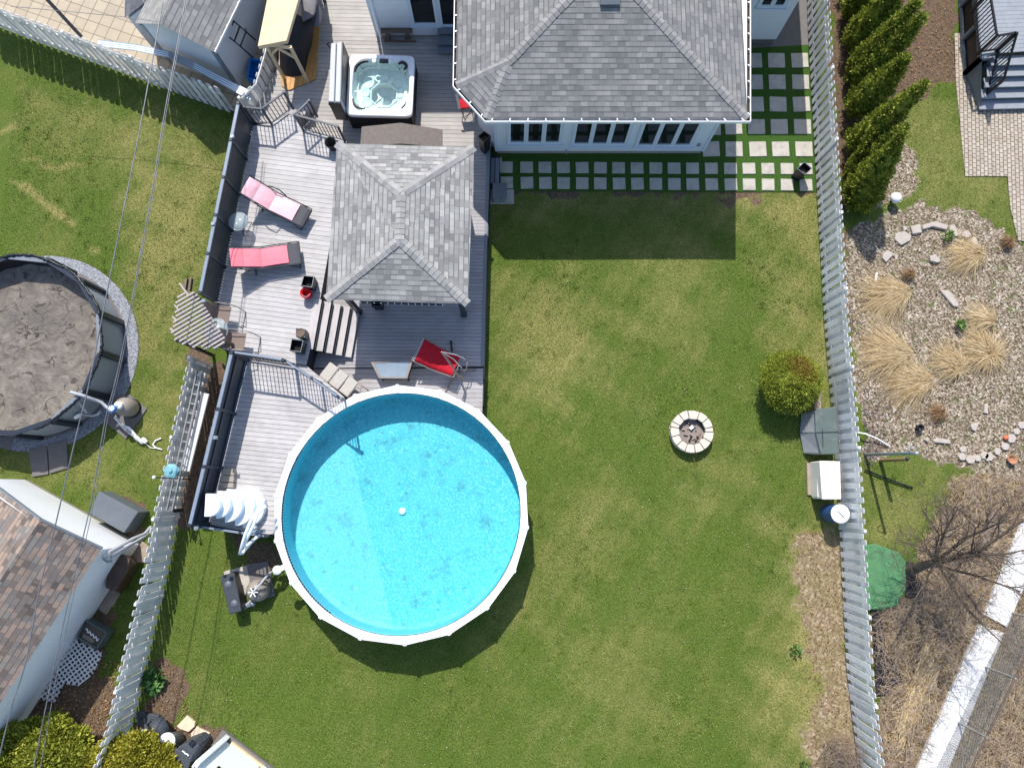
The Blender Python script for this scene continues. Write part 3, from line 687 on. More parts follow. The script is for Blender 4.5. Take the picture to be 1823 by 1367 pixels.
# chamfer facet: from eave edge cCL-cFL up to the point where both small hips meet
hipt = hM.copy()
zc = EZ + slope * (hipt.y - frontY)
back = apex + Vector((0, 8, 0)); rz = apex.z
rTR = Vector((cBR.x, apex.y + 8, EZ)); rTL = Vector((cCL.x, apex.y + 8, EZ))
mb = MB()
mb.roof([cFL, cBR, apex, hM], (1, 0, 0)); mb.roof([cBR, rTR, back, apex], (0, 1, 0)); mb.roof([cCL, cFL, hM], (cFL - cCL))
mb.quadface([rTL, cCL, hM, apex], None)
# left slope split in two triangles so that it stays planar
mb.v = mb.v[:-4]; mb.f.pop(); mb.uv.pop(); mb.sm.pop()
mb.roof([cCL, hM, apex, ], (0, 1, 0)); mb.roof([rTL, cCL, apex], (0, 1, 0)); mb.roof([rTL, apex, back], (0, 1, 0))
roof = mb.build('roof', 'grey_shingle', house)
mb = MB(); ridge_caps(mb, cBR, apex); ridge_caps(mb, cFL, hM); ridge_caps(mb, cCL, hM, .24); ridge_caps(mb, hM, apex); ridge_caps(mb, apex, back, .3)
mb.build('ridge_cap', 'cap_grey', roof)
mb = MB(); v = plane_hit(1086, 2, pf, fn); mb.box((v.x, v.y, v.z + .05), (.55, .3, .1), 0, math.atan(slope)); mb.build('roof_vent', 'grey_plastic', roof, bevel=.01)
# soffit + fascia + gutter
mb = MB(); eave = [cTL, cCL, cFL, cBR, Vector((cTR.x, cTR.y, EZ))]; eave = [Vector((p.x, p.y, EZ)) for p in eave]
mb.prism([(p.x, p.y) for p in eave], EZ - .16, EZ - .06); mb.build('soffit', 'white_siding', house)
mg, ml, md = MB(), MB(), MB()
def out_off(pts, d):
    res = []
    for i, p in enumerate(pts):
        ds = []
        if i > 0: e = (p - pts[i - 1]).normalized(); ds.append(Vector((e.y, -e.x, 0)))
        if i < len(pts) - 1: e = (pts[i + 1] - p).normalized(); ds.append(Vector((e.y, -e.x, 0)))
        n = sum(ds, Vector()).normalized(); k = 1 / max(.5, n.dot(ds[0])); res.append(p + n * d * k)
    return res
evo = out_off(eave, .085); evm = out_off(eave, .04)
for a, b in zip(evo, evo[1:]): mg.bar(a + Vector((0, 0, -.05)), b + Vector((0, 0, -.05)), .022, .12)
for a, b in zip(evm, evm[1:]): md.bar(a + Vector((0, 0, -.085)), b + Vector((0, 0, -.085)), .085, .02)
gut = mg.build('gutter', 'white_metal', house)
for a, b, ao, bo in zip(eave, eave[1:], evo, evo[1:]):
    n = max(1, int((b - a).length / .52))
    for k in range(n + 1):
        p = a.lerp(b, (k + .35) / (n + .7)); q = ao.lerp(bo, (k + .35) / (n + .7)); ml = MB(); ml.bar(p + Vector((0, 0, .012)), q + Vector((0, 0, .012)), .028, .02); ml.build('hanger', 'white_metal', gut)
md.build('gutter_bed', 'gutter_debris', gut)
# sunroom walls
wBR = P(1248, 277.5, 0); wBL = P(884, 272, 0); wy = (wBR.y + wBL.y) / 2; wBR.y = wBL.y = wy
wCL = P(853, 238, 0); wCL = Vector((wCL.x, wCL.y, 0))
WT = EZ - .1
ring = [(wBL.x, wy), (wBR.x, wy), (wBR.x, wy + 12), (wCL.x, wy + 12), (wCL.x, wCL.y)]
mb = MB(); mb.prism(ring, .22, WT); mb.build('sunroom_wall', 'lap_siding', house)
mb = MB(); mb.prism([(wBL.x + .03, wy + .03), (wBR.x - .03, wy + .03), (wBR.x - .03, wy + 12), (wCL.x + .03, wy + 12), (wCL.x + .03, wCL.y)], -.1, .22); mb.build('foundation', 'concrete_block', house)
for x, y in ((wBL.x, wy), (wBR.x, wy)): mb = MB(); mb.box((x, y - .012, (WT + .22) / 2 + .01), (.09, .03, WT - .24)); mb.box((x + (.012 if x > 3 else -.012), y + .04, (WT + .22) / 2 + .01), (.03, .09, WT - .24)); mb.build('corner_trim', 'window_frame', house)
def window(x0, x1, z0, z1, n, parent, y, name='window', fr=.09, mull=.09):
    mb = MB(); D = .06; yy = y - .03
    mb.box(((x0 + x1) / 2, yy, z0 + fr / 2), (x1 - x0, D, fr)); mb.box(((x0 + x1) / 2, yy, z1 - fr / 2), (x1 - x0, D, fr))
    w_ = (x1 - x0 - 2 * fr - (n - 1) * mull) / n
    for k in range(n + 1):
        xa = x0 if k == 0 else x0 + fr + k * w_ + (k - 1) * mull; ww = fr if k in (0, n) else mull
        mb.box((xa + ww / 2, yy, (z0 + z1) / 2), (ww, D - .002, z1 - z0 - 2 * fr))
    mb.box(((x0 + x1) / 2, y - .05, z0 - .02), (x1 - x0 + .08, .10, .035))
    f = mb.build(name, 'window_frame', parent)
    for k in range(n):
        m = MB(); xa = x0 + fr + k * (w_ + mull); m.box((xa + w_ / 2, y - .006, (z0 + z1) / 2), (w_, .02, z1 - z0 - 2 * fr)); m.build('pane', 'glass_dark', f)
    mb = MB()
    for k in range(n):
        xa = x0 + fr + k * (w_ + mull)
        for xx in (xa + .012, xa + w_ - .012): mb.box((xx, y - .035, (z0 + z1) / 2), (.024, .045, z1 - z0 - 2 * fr - .01))
        mb.box((xa + w_ / 2, y - .037, z0 + fr + .015), (w_ - .05, .04, .028))
    mb.build('sash', 'grey_paint' if name == 'x' else 'white_siding', f)
for xa, xb, py in ((903, 1000, 254), (1015.5, 1116.5, 256.5), (1129, 1231, 258.5)):
    a = PY(xa, py, wy); b = PY(xb, py, wy); z = a.z; window(a.x, b.x, z, 3.0, 3, house, wy)
mb = MB(); q = PY(1244, 257, wy); mb.box((q.x, wy - .03, q.z), (.10, .05, .14)); mb.build('outlet', 'galvanised', house, bevel=.01)
q = PY(1008, 268, wy); mb = MB(); mb.tube([(q.x, wy - .0, q.z + .05), (q.x, wy - .10, q.z + .04), (q.x, wy - .12, q.z - .03)], .018); mb.ball((q.x, wy - .08, q.z + .08), .03, 8, 5); mb.build('hose_tap', 'galvanised', house)
# right block of the house (behind) and left block
def block(tl, tr, py0, zt, dz=0.0, found=.35):
    a = P(tl, py0, dz); b = P(tr, py0, dz)
    mb = MB(); mb.prism([(a.x, a.y), (b.x, a.y), (b.x, a.y + 11), (a.x, a.y + 11)], dz + found, zt); mb.build('wall', 'lap_siding', house)
    mb = MB(); mb.prism([(a.x + .04, a.y + .04), (b.x - .04, a.y + .04), (b.x - .04, a.y + 11), (a.x + .04, a.y + 11)], -.1, dz + found); mb.build('foundation', 'dark_slab', house)
    return a, b
ra, rb = block(1300, 1376, 80, WT, 0, .30)
q = PY(1348, 8, ra.y); q2 = PY(1398, 12, ra.y); window(q.x, q2.x, q2.z, 3.1, 2, house, ra.y)
la, lb = block(678, 830, 66, WT, LZ, .08)
q = PY(733, 44, la.y); q2 = PY(783, 44, la.y); window(q.x, q2.x, q.z, 3.0, 1, house, la.y, 'patio_door_window')
q = PY(783, 47, la.y); window(q.x, q.x + 1.4, q.z, 3.0, 2, house, la.y, 'patio_door')
mb = MB(); mb.box((la.x + .02, la.y - .03, 2.0), (.07, .03, 2.9)); mb.box((la.x - .10, la.y + .04, 2.0), (.09, .07, 2.85)); mb.tube([(la.x - .10, la.y + .04, LZ + .3), (la.x - .10, la.y - .08, LZ + .12)], .045); mb.build('downspout', 'white_siding', house)
for (xa, xb, yb, zt) in ((la.x - .25, lb.x + .6, la.y - .30, EZ), (ra.x - .1, rb.x + .45, ra.y - .45, EZ)):
    mb = MB(); ym = yb + 6; zr = zt + 1.9
    mb.roof([(xa, yb, zt), (xb, yb, zt), (xb - 1.5, ym, zr), (xa + 1.5, ym, zr)], (1, 0, 0)); mb.roof([(xa, yb + 12, zt), (xb, yb + 12, zt), (xb - 1.5, ym, zr), (xa + 1.5, ym, zr)], (1, 0, 0))
    mb.roof([(xa, yb, zt), (xa, yb + 12, zt), (xa + 1.5, ym, zr)], (0, 1, 0)); mb.roof([(xb, yb, zt), (xb, yb + 12, zt), (xb - 1.5, ym, zr)], (0, 1, 0)); mb.build('roof', 'grey_shingle', house)
    mb = MB(); mb.prism([(xa, yb), (xb, yb), (xb, yb + 12), (xa, yb + 12)], zt - .14, zt - .03); mb.build('soffit', 'white_siding', house)
# steps to the patio door
d = thing('door_steps', 'three dark grey steps below the patio door beside the shaded wall', 'steps', P(797, 70, LZ))
for k, (y0, y1, z) in enumerate(((47, 60, 1.15), (63, 79, .95), (79, 95, .75))):
    m = MB(); pa = P(779, y1, z); pb = P(813, y0, z); m.box(((pa.x + pb.x) / 2, (pa.y + pb.y) / 2, z - .02), (pb.x - pa.x, pb.y - pa.y, .05)); m.box(((pa.x + pb.x) / 2, (pa.y + pb.y) / 2 + .05, (LZ + z - .05) / 2), (pb.x - pa.x - .04, .04, z - .05 - LZ)); m.build('step', 'grey_paint', d)
d = thing('bench', 'weathered wooden bench against the white house wall', 'bench', P(705, 60, LZ))
m = MB(); 
for k in range(3):
    pa = P(678, 51 + k * 3.7, LZ + .46); pb = P(734, 51 + k * 3.7, LZ + .46); m.bar(pa, pb, .055, .04)
m.build('seat', 'weathered_wood', d)
for x in (690, 726):
    for dx in (-4, 4):
        m = MB(); m.bar(P(x + dx * .3, 58, LZ + .44), P(x + dx, 70, LZ), .05, .05); m.bar(P(x + dx * .3, 52, LZ + .44), P(x + dx, 60, LZ), .05, .05); m.build('leg', 'weathered_wood', d)
m = MB(); m.bar(P(684, 73, LZ + .06), P(740, 74, LZ + .06), .05, .05); m.build('stretcher', 'weathered_wood', d)

# ================================================================= GAZEBO
GZ = 2.95
gz = thing('gazebo', 'square gazebo with a light grey shingle hip roof and dark posts on the lower deck', 'gazebo', P(713, 420, LZ))
g1, g2, g3, g4 = P(600, 255.5, GZ), P(844, 262, GZ), P(833, 541, GZ), P(580, 533, GZ)
r1, r2 = P(714, 345, GZ + .62), P(711, 427, GZ + .62)
mb = MB(); mb.roof([g1, g2, r1], g2 - g1); mb.roof([g4, g3, r2], g3 - g4); mb.roof([g2, g3, r2], (0, 1, 0)); mb.roof([g2, r2, r1], (0, 1, 0)); mb.roof([g1, r1, r2], (0, 1, 0)); mb.roof([g1, r2, g4], (0, 1, 0))
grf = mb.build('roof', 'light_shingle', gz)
mb = MB()
for a, b in ((g1, r1), (g2, r1), (g3, r2), (g4, r2), (r2, r1)): ridge_caps(mb, a, b, .27, .16)
mb.build('ridge_cap', 'cap_light', grf)
mb = MB(); gc = (g1 + g2 + g3 + g4) / 4; E4 = [g1, g2, g3, g4]; inn = [p.lerp(gc, .03) for p in E4]
for a, b in zip(inn, inn[1:] + inn[:1]): mb.bar(a + Vector((0, 0, -.09)), b + Vector((0, 0, -.09)), .05, .14)
mb.prism([(p.x, p.y) for p in inn], GZ - .05, GZ - .03); mb.build('fascia', 'dark_fascia', gz)
pb = [P(645, 556, LZ), P(826, 560, LZ)]; w_in = .30
posts = [Vector((pb[0].x - .1, pb[0].y, LZ)), Vector((pb[1].x, pb[1].y, LZ)), Vector((pb[1].x, g2.y - .5, LZ)), Vector((pb[0].x - .1, g1.y - .5, LZ))]
for p in posts: m = MB(); m.box((p.x, p.y, (LZ + GZ - .1) / 2), (.15, .15, GZ - .1 - LZ)); m.box((p.x, p.y, LZ + .05), (.19, .19, .10)); m.build('post', 'rail_metal', gz, bevel=.01)
mb = MB()
for a, b in zip(posts, posts[1:] + posts[:1]): mb.bar(a + Vector((0, 0, GZ - LZ - .2)), b + Vector((0, 0, GZ - LZ - .2)), .08, .16)
for a, b in ((posts[0], posts[1]), (posts[1], posts[0])):
    d_ = (b - a).normalized(); mb.bar(a + Vector((0, 0, 1.5)), a + d_ * .6 + Vector((0, 0, 2.1)), .07, .09)
mb.build('beam', 'rail_metal', gz)
mb = MB(); a, b = g4.lerp(g3, .24), g4.lerp(g3, .82)
for k in range(13): p = a.lerp(b, k / 12) + Vector((0, -.03, -.10)); mb.box(p, (.018, .03, .09))
mb.build('curtain_hook', 'white_metal', gz); mb = MB(); mb.bar(a + Vector((0, -.02, -.13)), b + Vector((0, -.02, -.13)), .03, .05); mb.build('curtain_rail', 'black_plastic', gz)

# ================================================================= SWIMMING POOL
PZ = 1.5
a, b = P(485, 916, PZ), P(942.5, 916, PZ); pc = (a + b) / 2; t_, b_ = P(713, 685.5, PZ), P(713, 1148, PZ); pc.y = (t_.y + b_.y) / 2
PR = ((b - a).length / 2 + abs(t_.y - b_.y) / 2) / 2
pool = thing('swimming_pool', 'large round above ground pool with bright blue water and a white rim', 'swimming pool', (pc.x, pc.y, 0))
N = 18; a0 = R(90 + 3.0)
def ng(r, z, n=N, ph=a0): return [Vector((pc.x + r * math.cos(ph + 2 * math.pi * k / n), pc.y + r * math.sin(ph + 2 * math.pi * k / n), z)) for k in range(n)]
ri = PR - .245
t = NT('pool_wall_mat'); ang = t.noise(.8, 2); M['pool_wall_mat'] = t.done(t.mix(ang, srgb('#b9c2c6'), srgb('#cfd5d8')), .5)
m = MB(); m.lathe([(PR - .14, 0), (PR - .14, PZ - .06)], (pc.x, pc.y, 0), 72); m.f = m.f[:72]; m.uv = m.uv[:72]; m.sm = m.sm[:72]; m.build('outer_wall', 'pool_wall_mat', pool)
m = MB(); o_, i_ = ng(PR, PZ), ng(ri, PZ); ob, ib = ng(PR, PZ - .06), ng(ri + .02, PZ - .07)
NI = N * 4
icirc = [Vector((pc.x + ri * math.cos(a0 + 2 * math.pi * k / NI), pc.y + ri * math.sin(a0 + 2 * math.pi * k / NI), PZ)) for k in range(NI)]
for k in range(N):
    j = (k + 1) % N; inner = [icirc[(4 * k + q) % NI] for q in range(5)]
    top = [o_[k], o_[j]] + inner[::-1]; m.add(top, [tuple(range(len(top)))])
    m.add([o_[k], o_[j], ob[j], ob[k]], [(0, 3, 2, 1)])
    for q in range(4): p, r_ = inner[q], inner[q + 1]; m.add([p, r_, r_ - Vector((0, 0, .07)), p - Vector((0, 0, .07))], [(0, 1, 2, 3)])
rim = m.build('rim', 'white_metal', pool)
for k in range(N):
    aa = a0 + 2 * math.pi * k / N; d_ = Vector((math.cos(aa), math.sin(aa), 0)); p = Vector((pc.x, pc.y, PZ + .012)) + d_ * (PR - .115)
    m = MB(); m.box(p, (.27, .10, .03), aa); m.build('rim_cap', 'white_metal', pool, bevel=.01)
t = NT('pool_liner'); n1 = t.vor(17, out=0); c1 = t.ramp(n1, [(.1, srgb('#4cc0cf')), (.42, srgb('#45b5c8')), (.8, srgb('#82d2d9'))])
c1 = t.mix(t.ramp(t.noise(2.0, 5, .7), [(.35, 0.), (.7, .6)]), c1, srgb('#6acbd5'))
c1 = t.mix(t.ramp(t.noise(1.7, 6, .72), [(.55, 0.), (.66, .7)]), c1, srgb('#4a8f96'))
c1 = t.mix(t.ramp(t.noise(4.6, 6, .78), [(.58, 0.), (.65, .75)]), c1, srgb('#4a8284'))
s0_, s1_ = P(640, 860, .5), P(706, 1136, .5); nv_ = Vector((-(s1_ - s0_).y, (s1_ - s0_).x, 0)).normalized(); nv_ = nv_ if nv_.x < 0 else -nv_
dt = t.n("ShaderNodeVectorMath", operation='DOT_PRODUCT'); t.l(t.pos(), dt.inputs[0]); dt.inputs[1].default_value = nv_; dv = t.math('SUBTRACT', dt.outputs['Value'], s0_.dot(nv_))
c1 = t.mix(t.math('MULTIPLY', t.ramp(dv, [(0., 0.), (.05, 1.)]), .17), c1, srgb('#a9e0e2'))  # paler left side: a cloud reflection painted into the liner colour
sm_ = t.math('LESS_THAN', t.math('ABSOLUTE', t.math('SUBTRACT', t.math('FRACT', t.math('DIVIDE', dv, 1.35)), .5)), .006); c1 = t.mix(t.math('MULTIPLY', sm_, .25), c1, srgb('#2f8fa4'))
c1 = t.mix(t.ramp(t.vor(1.4), [(.010, .8), (.022, 0.)]), c1, srgb('#15707c'))
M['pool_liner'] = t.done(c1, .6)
t = NT('pool_side_liner'); c1 = t.mix(t.ramp(t.vor(17), [(.1, 0.), (.7, 1.)]), srgb('#55aac4'), srgb('#76c2d2')); M['pool_side_liner'] = t.done(c1, .6)
FZ = .52
m = MB(); m.lathe([(ri - .02, PZ - .05), (ri - .02, FZ - .02)], (pc.x, pc.y, 0), 90); m.f = [f for f in m.f if len(f) == 4]; m.uv = [None] * len(m.f); m.sm = [True] * len(m.f); m.build('side_liner', 'pool_side_liner', pool)
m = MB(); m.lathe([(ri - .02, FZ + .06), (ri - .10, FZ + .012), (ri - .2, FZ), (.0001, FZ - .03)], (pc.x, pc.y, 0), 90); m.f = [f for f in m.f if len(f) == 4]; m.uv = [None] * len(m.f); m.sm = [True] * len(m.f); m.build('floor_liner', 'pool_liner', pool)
m = MB(); WZ = PZ - .20; m.lathe([(ri - .02, WZ), (.0001, WZ)], (pc.x, pc.y, 0), 90); m.f = [f for f in m.f if len(f) == 4]; m.uv = [None] * len(m.f); m.sm = [False] * len(m.f); m.build('water', 'pool_water', pool)
q = P(716, 910, FZ + .01); m = MB(); m.lathe([(.11, 0), (.11, .02), (.07, .035), (.0001, .035)], (q.x, q.y, FZ - .01), 20); m.build('drain', 'white_plastic', pool)
m = MB(); aa = math.atan2(P(497, 1013, PZ).y - pc.y, P(497, 1013, PZ).x - pc.x); d_ = Vector((math.cos(aa), math.sin(aa), 0)); p = pc + d_ * (PR + .05); p.z = PZ - .02
m.box(p, (.34, .15, .05), aa); p2 = pc + d_ * (PR + .17); m.lathe([(.13, 0), (.13, .06), (.0001, .06)], (p2.x, p2.y, PZ - .05), 18); m.build('skimmer', 'white_plastic', pool)
m = MB()
for k in range(60):
    aa = R(150) + R(85) * k / 59 ; rr = ri - .03; p = Vector((pc.x + rr * math.cos(aa), pc.y + rr * math.sin(aa), PZ - .045)); m.box(p, (.035, .05, .02), aa)
m.build('liner_bead', 'dark_metal', pool)
for k in range(N):
    aa = a0 + 2 * math.pi * k / N; m = MB(); d_ = Vector((math.cos(aa), math.sin(aa), 0)); p = Vector((pc.x, pc.y, PZ / 2 - .03)) + d_ * (PR - .11); m.box(p, (.09, .15, PZ - .08), aa); m.build('upright', 'white_metal', pool)

# ================================================================= HOT TUB
HZ = 1.47
tub = thing('hot_tub', 'square white hot tub full of clear green water on the deck', 'hot tub', P(678, 160, LZ))
c4 = [P(616, 205, HZ), P(734.5, 208, HZ), P(738, 99, HZ), P(621, 96.5, HZ)]; tc = sum(c4, Vector()) / 4
ux = (c4[1] - c4[0]).normalized(); uyv = Vector((-ux.y, ux.x, 0)); hw = ((c4[1] - c4[0]).length + (c4[2] - c4[3]).length) / 4; hd = ((c4[3] - c4[0]).length + (c4[2] - c4[1]).length) / 4
def tp(x, y, z): return Vector((tc.x, tc.y, z)) + ux * x + uyv * y
def rr_pt(th, a, b, e):                    # superellipse point
    c, s = math.cos(th), math.sin(th); return (a * math.copysign(abs(c) ** (2 / e), c), b * math.copysign(abs(s) ** (2 / e), s))
NA = 96
def ringp(fn): return [fn(2 * math.pi * k / NA) for k in range(NA)]
outer = lambda th: rr_pt(th, hw, hd, 12)
def innerf(s=1.0, bump=.05):
    def f(th):
        x, y = rr_pt(th, hw * .85 * s, hd * .85 * s, 4.6); k = 1 + bump * math.cos(4 * th) * .3 - bump * abs(math.sin(3 * th + .5)) ** 6; return x * k, y * k
    return f
rings = [(outer, HZ - .14, 0), (outer, HZ - .02, 0), (lambda th: rr_pt(th, hw - .025, hd - .025, 12), HZ, 0), (innerf(1.05), HZ, 0), (innerf(1.0), HZ - .03, 0), (innerf(.95), HZ - .35, 0), (innerf(.90), HZ - .42, 0), (innerf(.52, .02), HZ - .45, 0), (innerf(.50, .02), HZ - .47, 0), (lambda th: rr_pt(th, hw * .36, hd * .36, 2.6), HZ - .80, 0), (lambda th: (.0, .0), HZ - .82, 0)]
def loft(mb, rgs, tf, off=(0, 0)):
    vs = []
    for f, z, _ in rgs:
        for x, y in ringp(f): vs.append(tf(x, y, z))
    fs = [(i * NA + k, i * NA + (k + 1) % NA, (i + 1) * NA + (k + 1) % NA, (i + 1) * NA + k) for i in range(len(rgs) - 1) for k in range(NA)]
    mb.add(vs, fs, None, False)
m = MB(); loft(m, rings, tp); m.build('shell', 'spa_shell', tub)
plain('spa_basin', '#c5d6d4', .3, .03, 3)
for sx_, sy_ in ((1, 0), (-1, 0), (0, 1), (0, -1)):
    m = MB(); m.box(tp(sx_ * (hw - .05), sy_ * (hd - .05), (LZ + HZ - .14) / 2), (.04 if sx_ else hw * 2 - .06, .04 if sy_ else hd * 2 - .14, HZ - .16 - LZ), math.atan2(ux.y, ux.x)); m.build('cabinet_panel', 'spa_cabinet', tub)
for (x, y, sx, sy, z) in ((-.50, .32, .34, .34, -.44), (-.05, .48, .40, .26, -.44), (.45, .30, .30, .30, -.46), (.48, -.38, .30, .28, -.46), (-.50, -.38, .30, .30, -.44), (-.56, -.02, .24, .3, -.44), (.57, -.02, .22, .3, -.44)):
    m = MB(); m.lathe([(1, .0), (.93, .035), (.8, .02), (.0001, .012)], (0, 0, 0), 24); m.v = [tuple(tp(x + v[0] * sx * .62, y + v[1] * sy * .62, HZ + z + v[2])) for v in m.v]; m.build('seat', 'spa_shell', tub)
m = MB(); m.lathe([(1, .0), (.95, .03), (.0001, .04)], (0, 0, 0), 24); m.v = [tuple(tp(.05 + v[0] * .17, -.12 + v[1] * .17, HZ - .80 + v[2])) for v in m.v]; m.build('foot_drain', 'spa_shell', tub)
m = MB(); m.tube([tp(.04 + hw * .43 * math.cos(R(22.5 + 45 * k)), -.10 + hd * .43 * math.sin(R(22.5 + 45 * k)), HZ - .43) for k in range(8)], .03, 8, closed=True); m.build('footwell_edge', 'spa_shell', tub)
m = MB(); m.add([tp(*innerf(.985)(2 * math.pi * k / NA), HZ - .12) for k in range(NA)], [tuple(range(NA))]); m.build('water', 'spa_water', tub)
def arcbar(m, cx, cy, r, a, b, w, h, z, n=10):
    pts = [(cx + r * math.cos(R(a + (b - a) * k / n)), cy + r * math.sin(R(a + (b - a) * k / n))) for k in range(n + 1)]; m.tube([tp(x, y, z) for x, y in pts], [w * (.6 + .4 * math.sin(math.pi * k / n)) for k in range(n + 1)], 8)
for args in ((-.50, .46, .34, 80, 185, .060, 0, HZ + .015), (.66, .66, .13, -60, 150, .055, 0, HZ + .01), (-.52, -.50, .33, 178, 285, .04, 0, HZ + .01), (.54, -.52, .30, -60, -10, .022, 0, HZ + .01)):
    m = MB(); arcbar(m, *args); m.build('pillow', 'spa_pillow', tub)
m = MB(); m.box(tp(.07, .82, HZ + .01), (.28, .14, .07), math.atan2(ux.y, ux.x)); m.build('pillow', 'spa_pillow', tub, bevel=.02)
for (x, y, r) in ((-.25, .82, .07), (.27, .82, .06), (-.78, -.25, .03), (.84, -.50, .05), (.70, -.45, .0)):
    if r: m = MB(); m.lathe([(1, 0), (1, .3), (.8, .45), (.0001, .45)], (0, 0, 0), 16); m.v = [tuple(tp(x + v[0] * r, y + v[1] * r, HZ + v[2] * .05)) for v in m.v]; m.build('control_knob', 'white_plastic', tub)
m = MB(); m.box(tp(.82, -.30, HZ + .01), (.07, .18, .02), math.atan2(ux.y, ux.x)); m.build('control_panel', 'galvanised', tub)
rs = np.random.RandomState(3); m = MB()
for k in range(56):
    th = rs.uniform(0, 2 * math.pi); x, y = innerf(.90)(th); zz = HZ - rs.uniform(.14, .36); x *= .985; y *= .985; s = .018
    m.ball(tp(x, y, zz), s, 6, 4)
m.build('jets', 'galvanised', tub)
cv = thing('hot_tub_cover', 'folded grey hot tub cover standing upright on its lifter left of the tub', 'cover', P(606, 190, LZ))
top = PP([(589, 77), (598.5, 76), (595, 182), (584, 181)], 2.15); top2 = PP([(599.5, 76), (609, 75), (606, 182), (596, 182)], 2.15)
for tq in (top, top2): 
    m = MB(); bq = [Vector((p.x, p.y, 1.05)) for p in tq]; m.hexa(bq[::-1], tq[::-1]); m.build('panel', 'vinyl_grey', cv, bevel=.03, seg=2)
m = MB(); e = PP([(584, 180.5), (606, 182)], 2.14)
m.bar(e[0] + Vector((0, -.02, -.55)), e[1] + Vector((0, -.02, -.55)), .04, 1.05); e = PP([(609, 74), (611, 90)], 2.13); m.bar(e[0] + Vector((.02, 0, -.5)), (e[0].x + .02, e[0].y - 1.85, 1.62), .03, 1.0); m.build('end_skirt', 'black_vinyl', cv, bevel=.01)
m = MB(); m.tube([P(590, 75, 1.9), P(586, 76, 2.0), P(582, 79, 1.7), tp(-hw - .05, hd - .2, .9)], .02); m.tube([P(585, 186, 1.7), tp(-hw - .05, -hd + .2, .9)], .02); m.build('lifter_arm', 'dark_metal', cv)

# ================================================================= SWIM STEPS (white curved steps parked on the deck)
ws = thing('pool_steps', 'white plastic curved pool steps with handrails parked at the end of the pool deck', 'pool steps', P(420, 905, UZ))
plain('step_plastic', '#e6edf2', .35, .03, 3)
cps = [(372, 899, 20), (386, 898, 24), (402, 900, 29), (420, 902, 33), (434, 902, 37)]
for k, (x, y, r) in enumerate(cps):
    z = UZ + 1.12 - .22 * k; c = P(x, y, z); rr = r / FPX * (CAMZ - z); m = MB()
    pts = [(c.x - (.10 if k == 0 else 0), c.y + rr)] + [(c.x + rr * math.cos(R(90 - 180 * q / 20)) * .98, c.y + rr * math.sin(R(90 - 180 * q / 20))) for q in range(21)] + [(c.x - (.10 if k == 0 else 0), c.y - rr)]
    if k == 0: pts = [(c.x - .12, c.y + rr), (c.x - .12, c.y - rr)] + pts[1:-1][::-1]
    m.prism(pts, UZ + .01, z); m.build('tread', 'step_plastic', ws, bevel=.02, seg=2)
for dx, dy in ((0, 0), (7, 8)):
    m = MB(); pts = [P(472 + dx * .3, 888 + dy * 1.6, UZ + .95), P(459, 907 + dy * .7, UZ + 1.0), P(445 + dx, 930 + dy * .4, UZ + 1.0), P(437 + dx, 950, UZ + .95), P(431 + dx, 970 - dy, UZ + .75), P(427 + dx, 985 - dy * 1.6, UZ + .5), P(431 + dx, 985 - dy * 1.6, UZ + .4), P(445 + dx, 968 - dy, UZ + .2), P(460 + dx * .5, 952, UZ + .1)]
    m.tube(pts, .045, 10); m.build('handrail', 'step_plastic', ws)
m = MB(); p = P(454, 940, UZ + .4); m.ball(p, .08, 12, 8); m.ball(P(446, 943, UZ + .35), .06, 10, 6); m.build('hinge', 'galvanised', ws)
m = MB(); c = P(459, 946, UZ + .55); m.box(c, (.42, .10, .10), R(6)); tag(m.build('gate_latch', 'grey_paint', bevel=.02), 'grey gate latch block on the low railing at the foot of the white steps', 'latch')
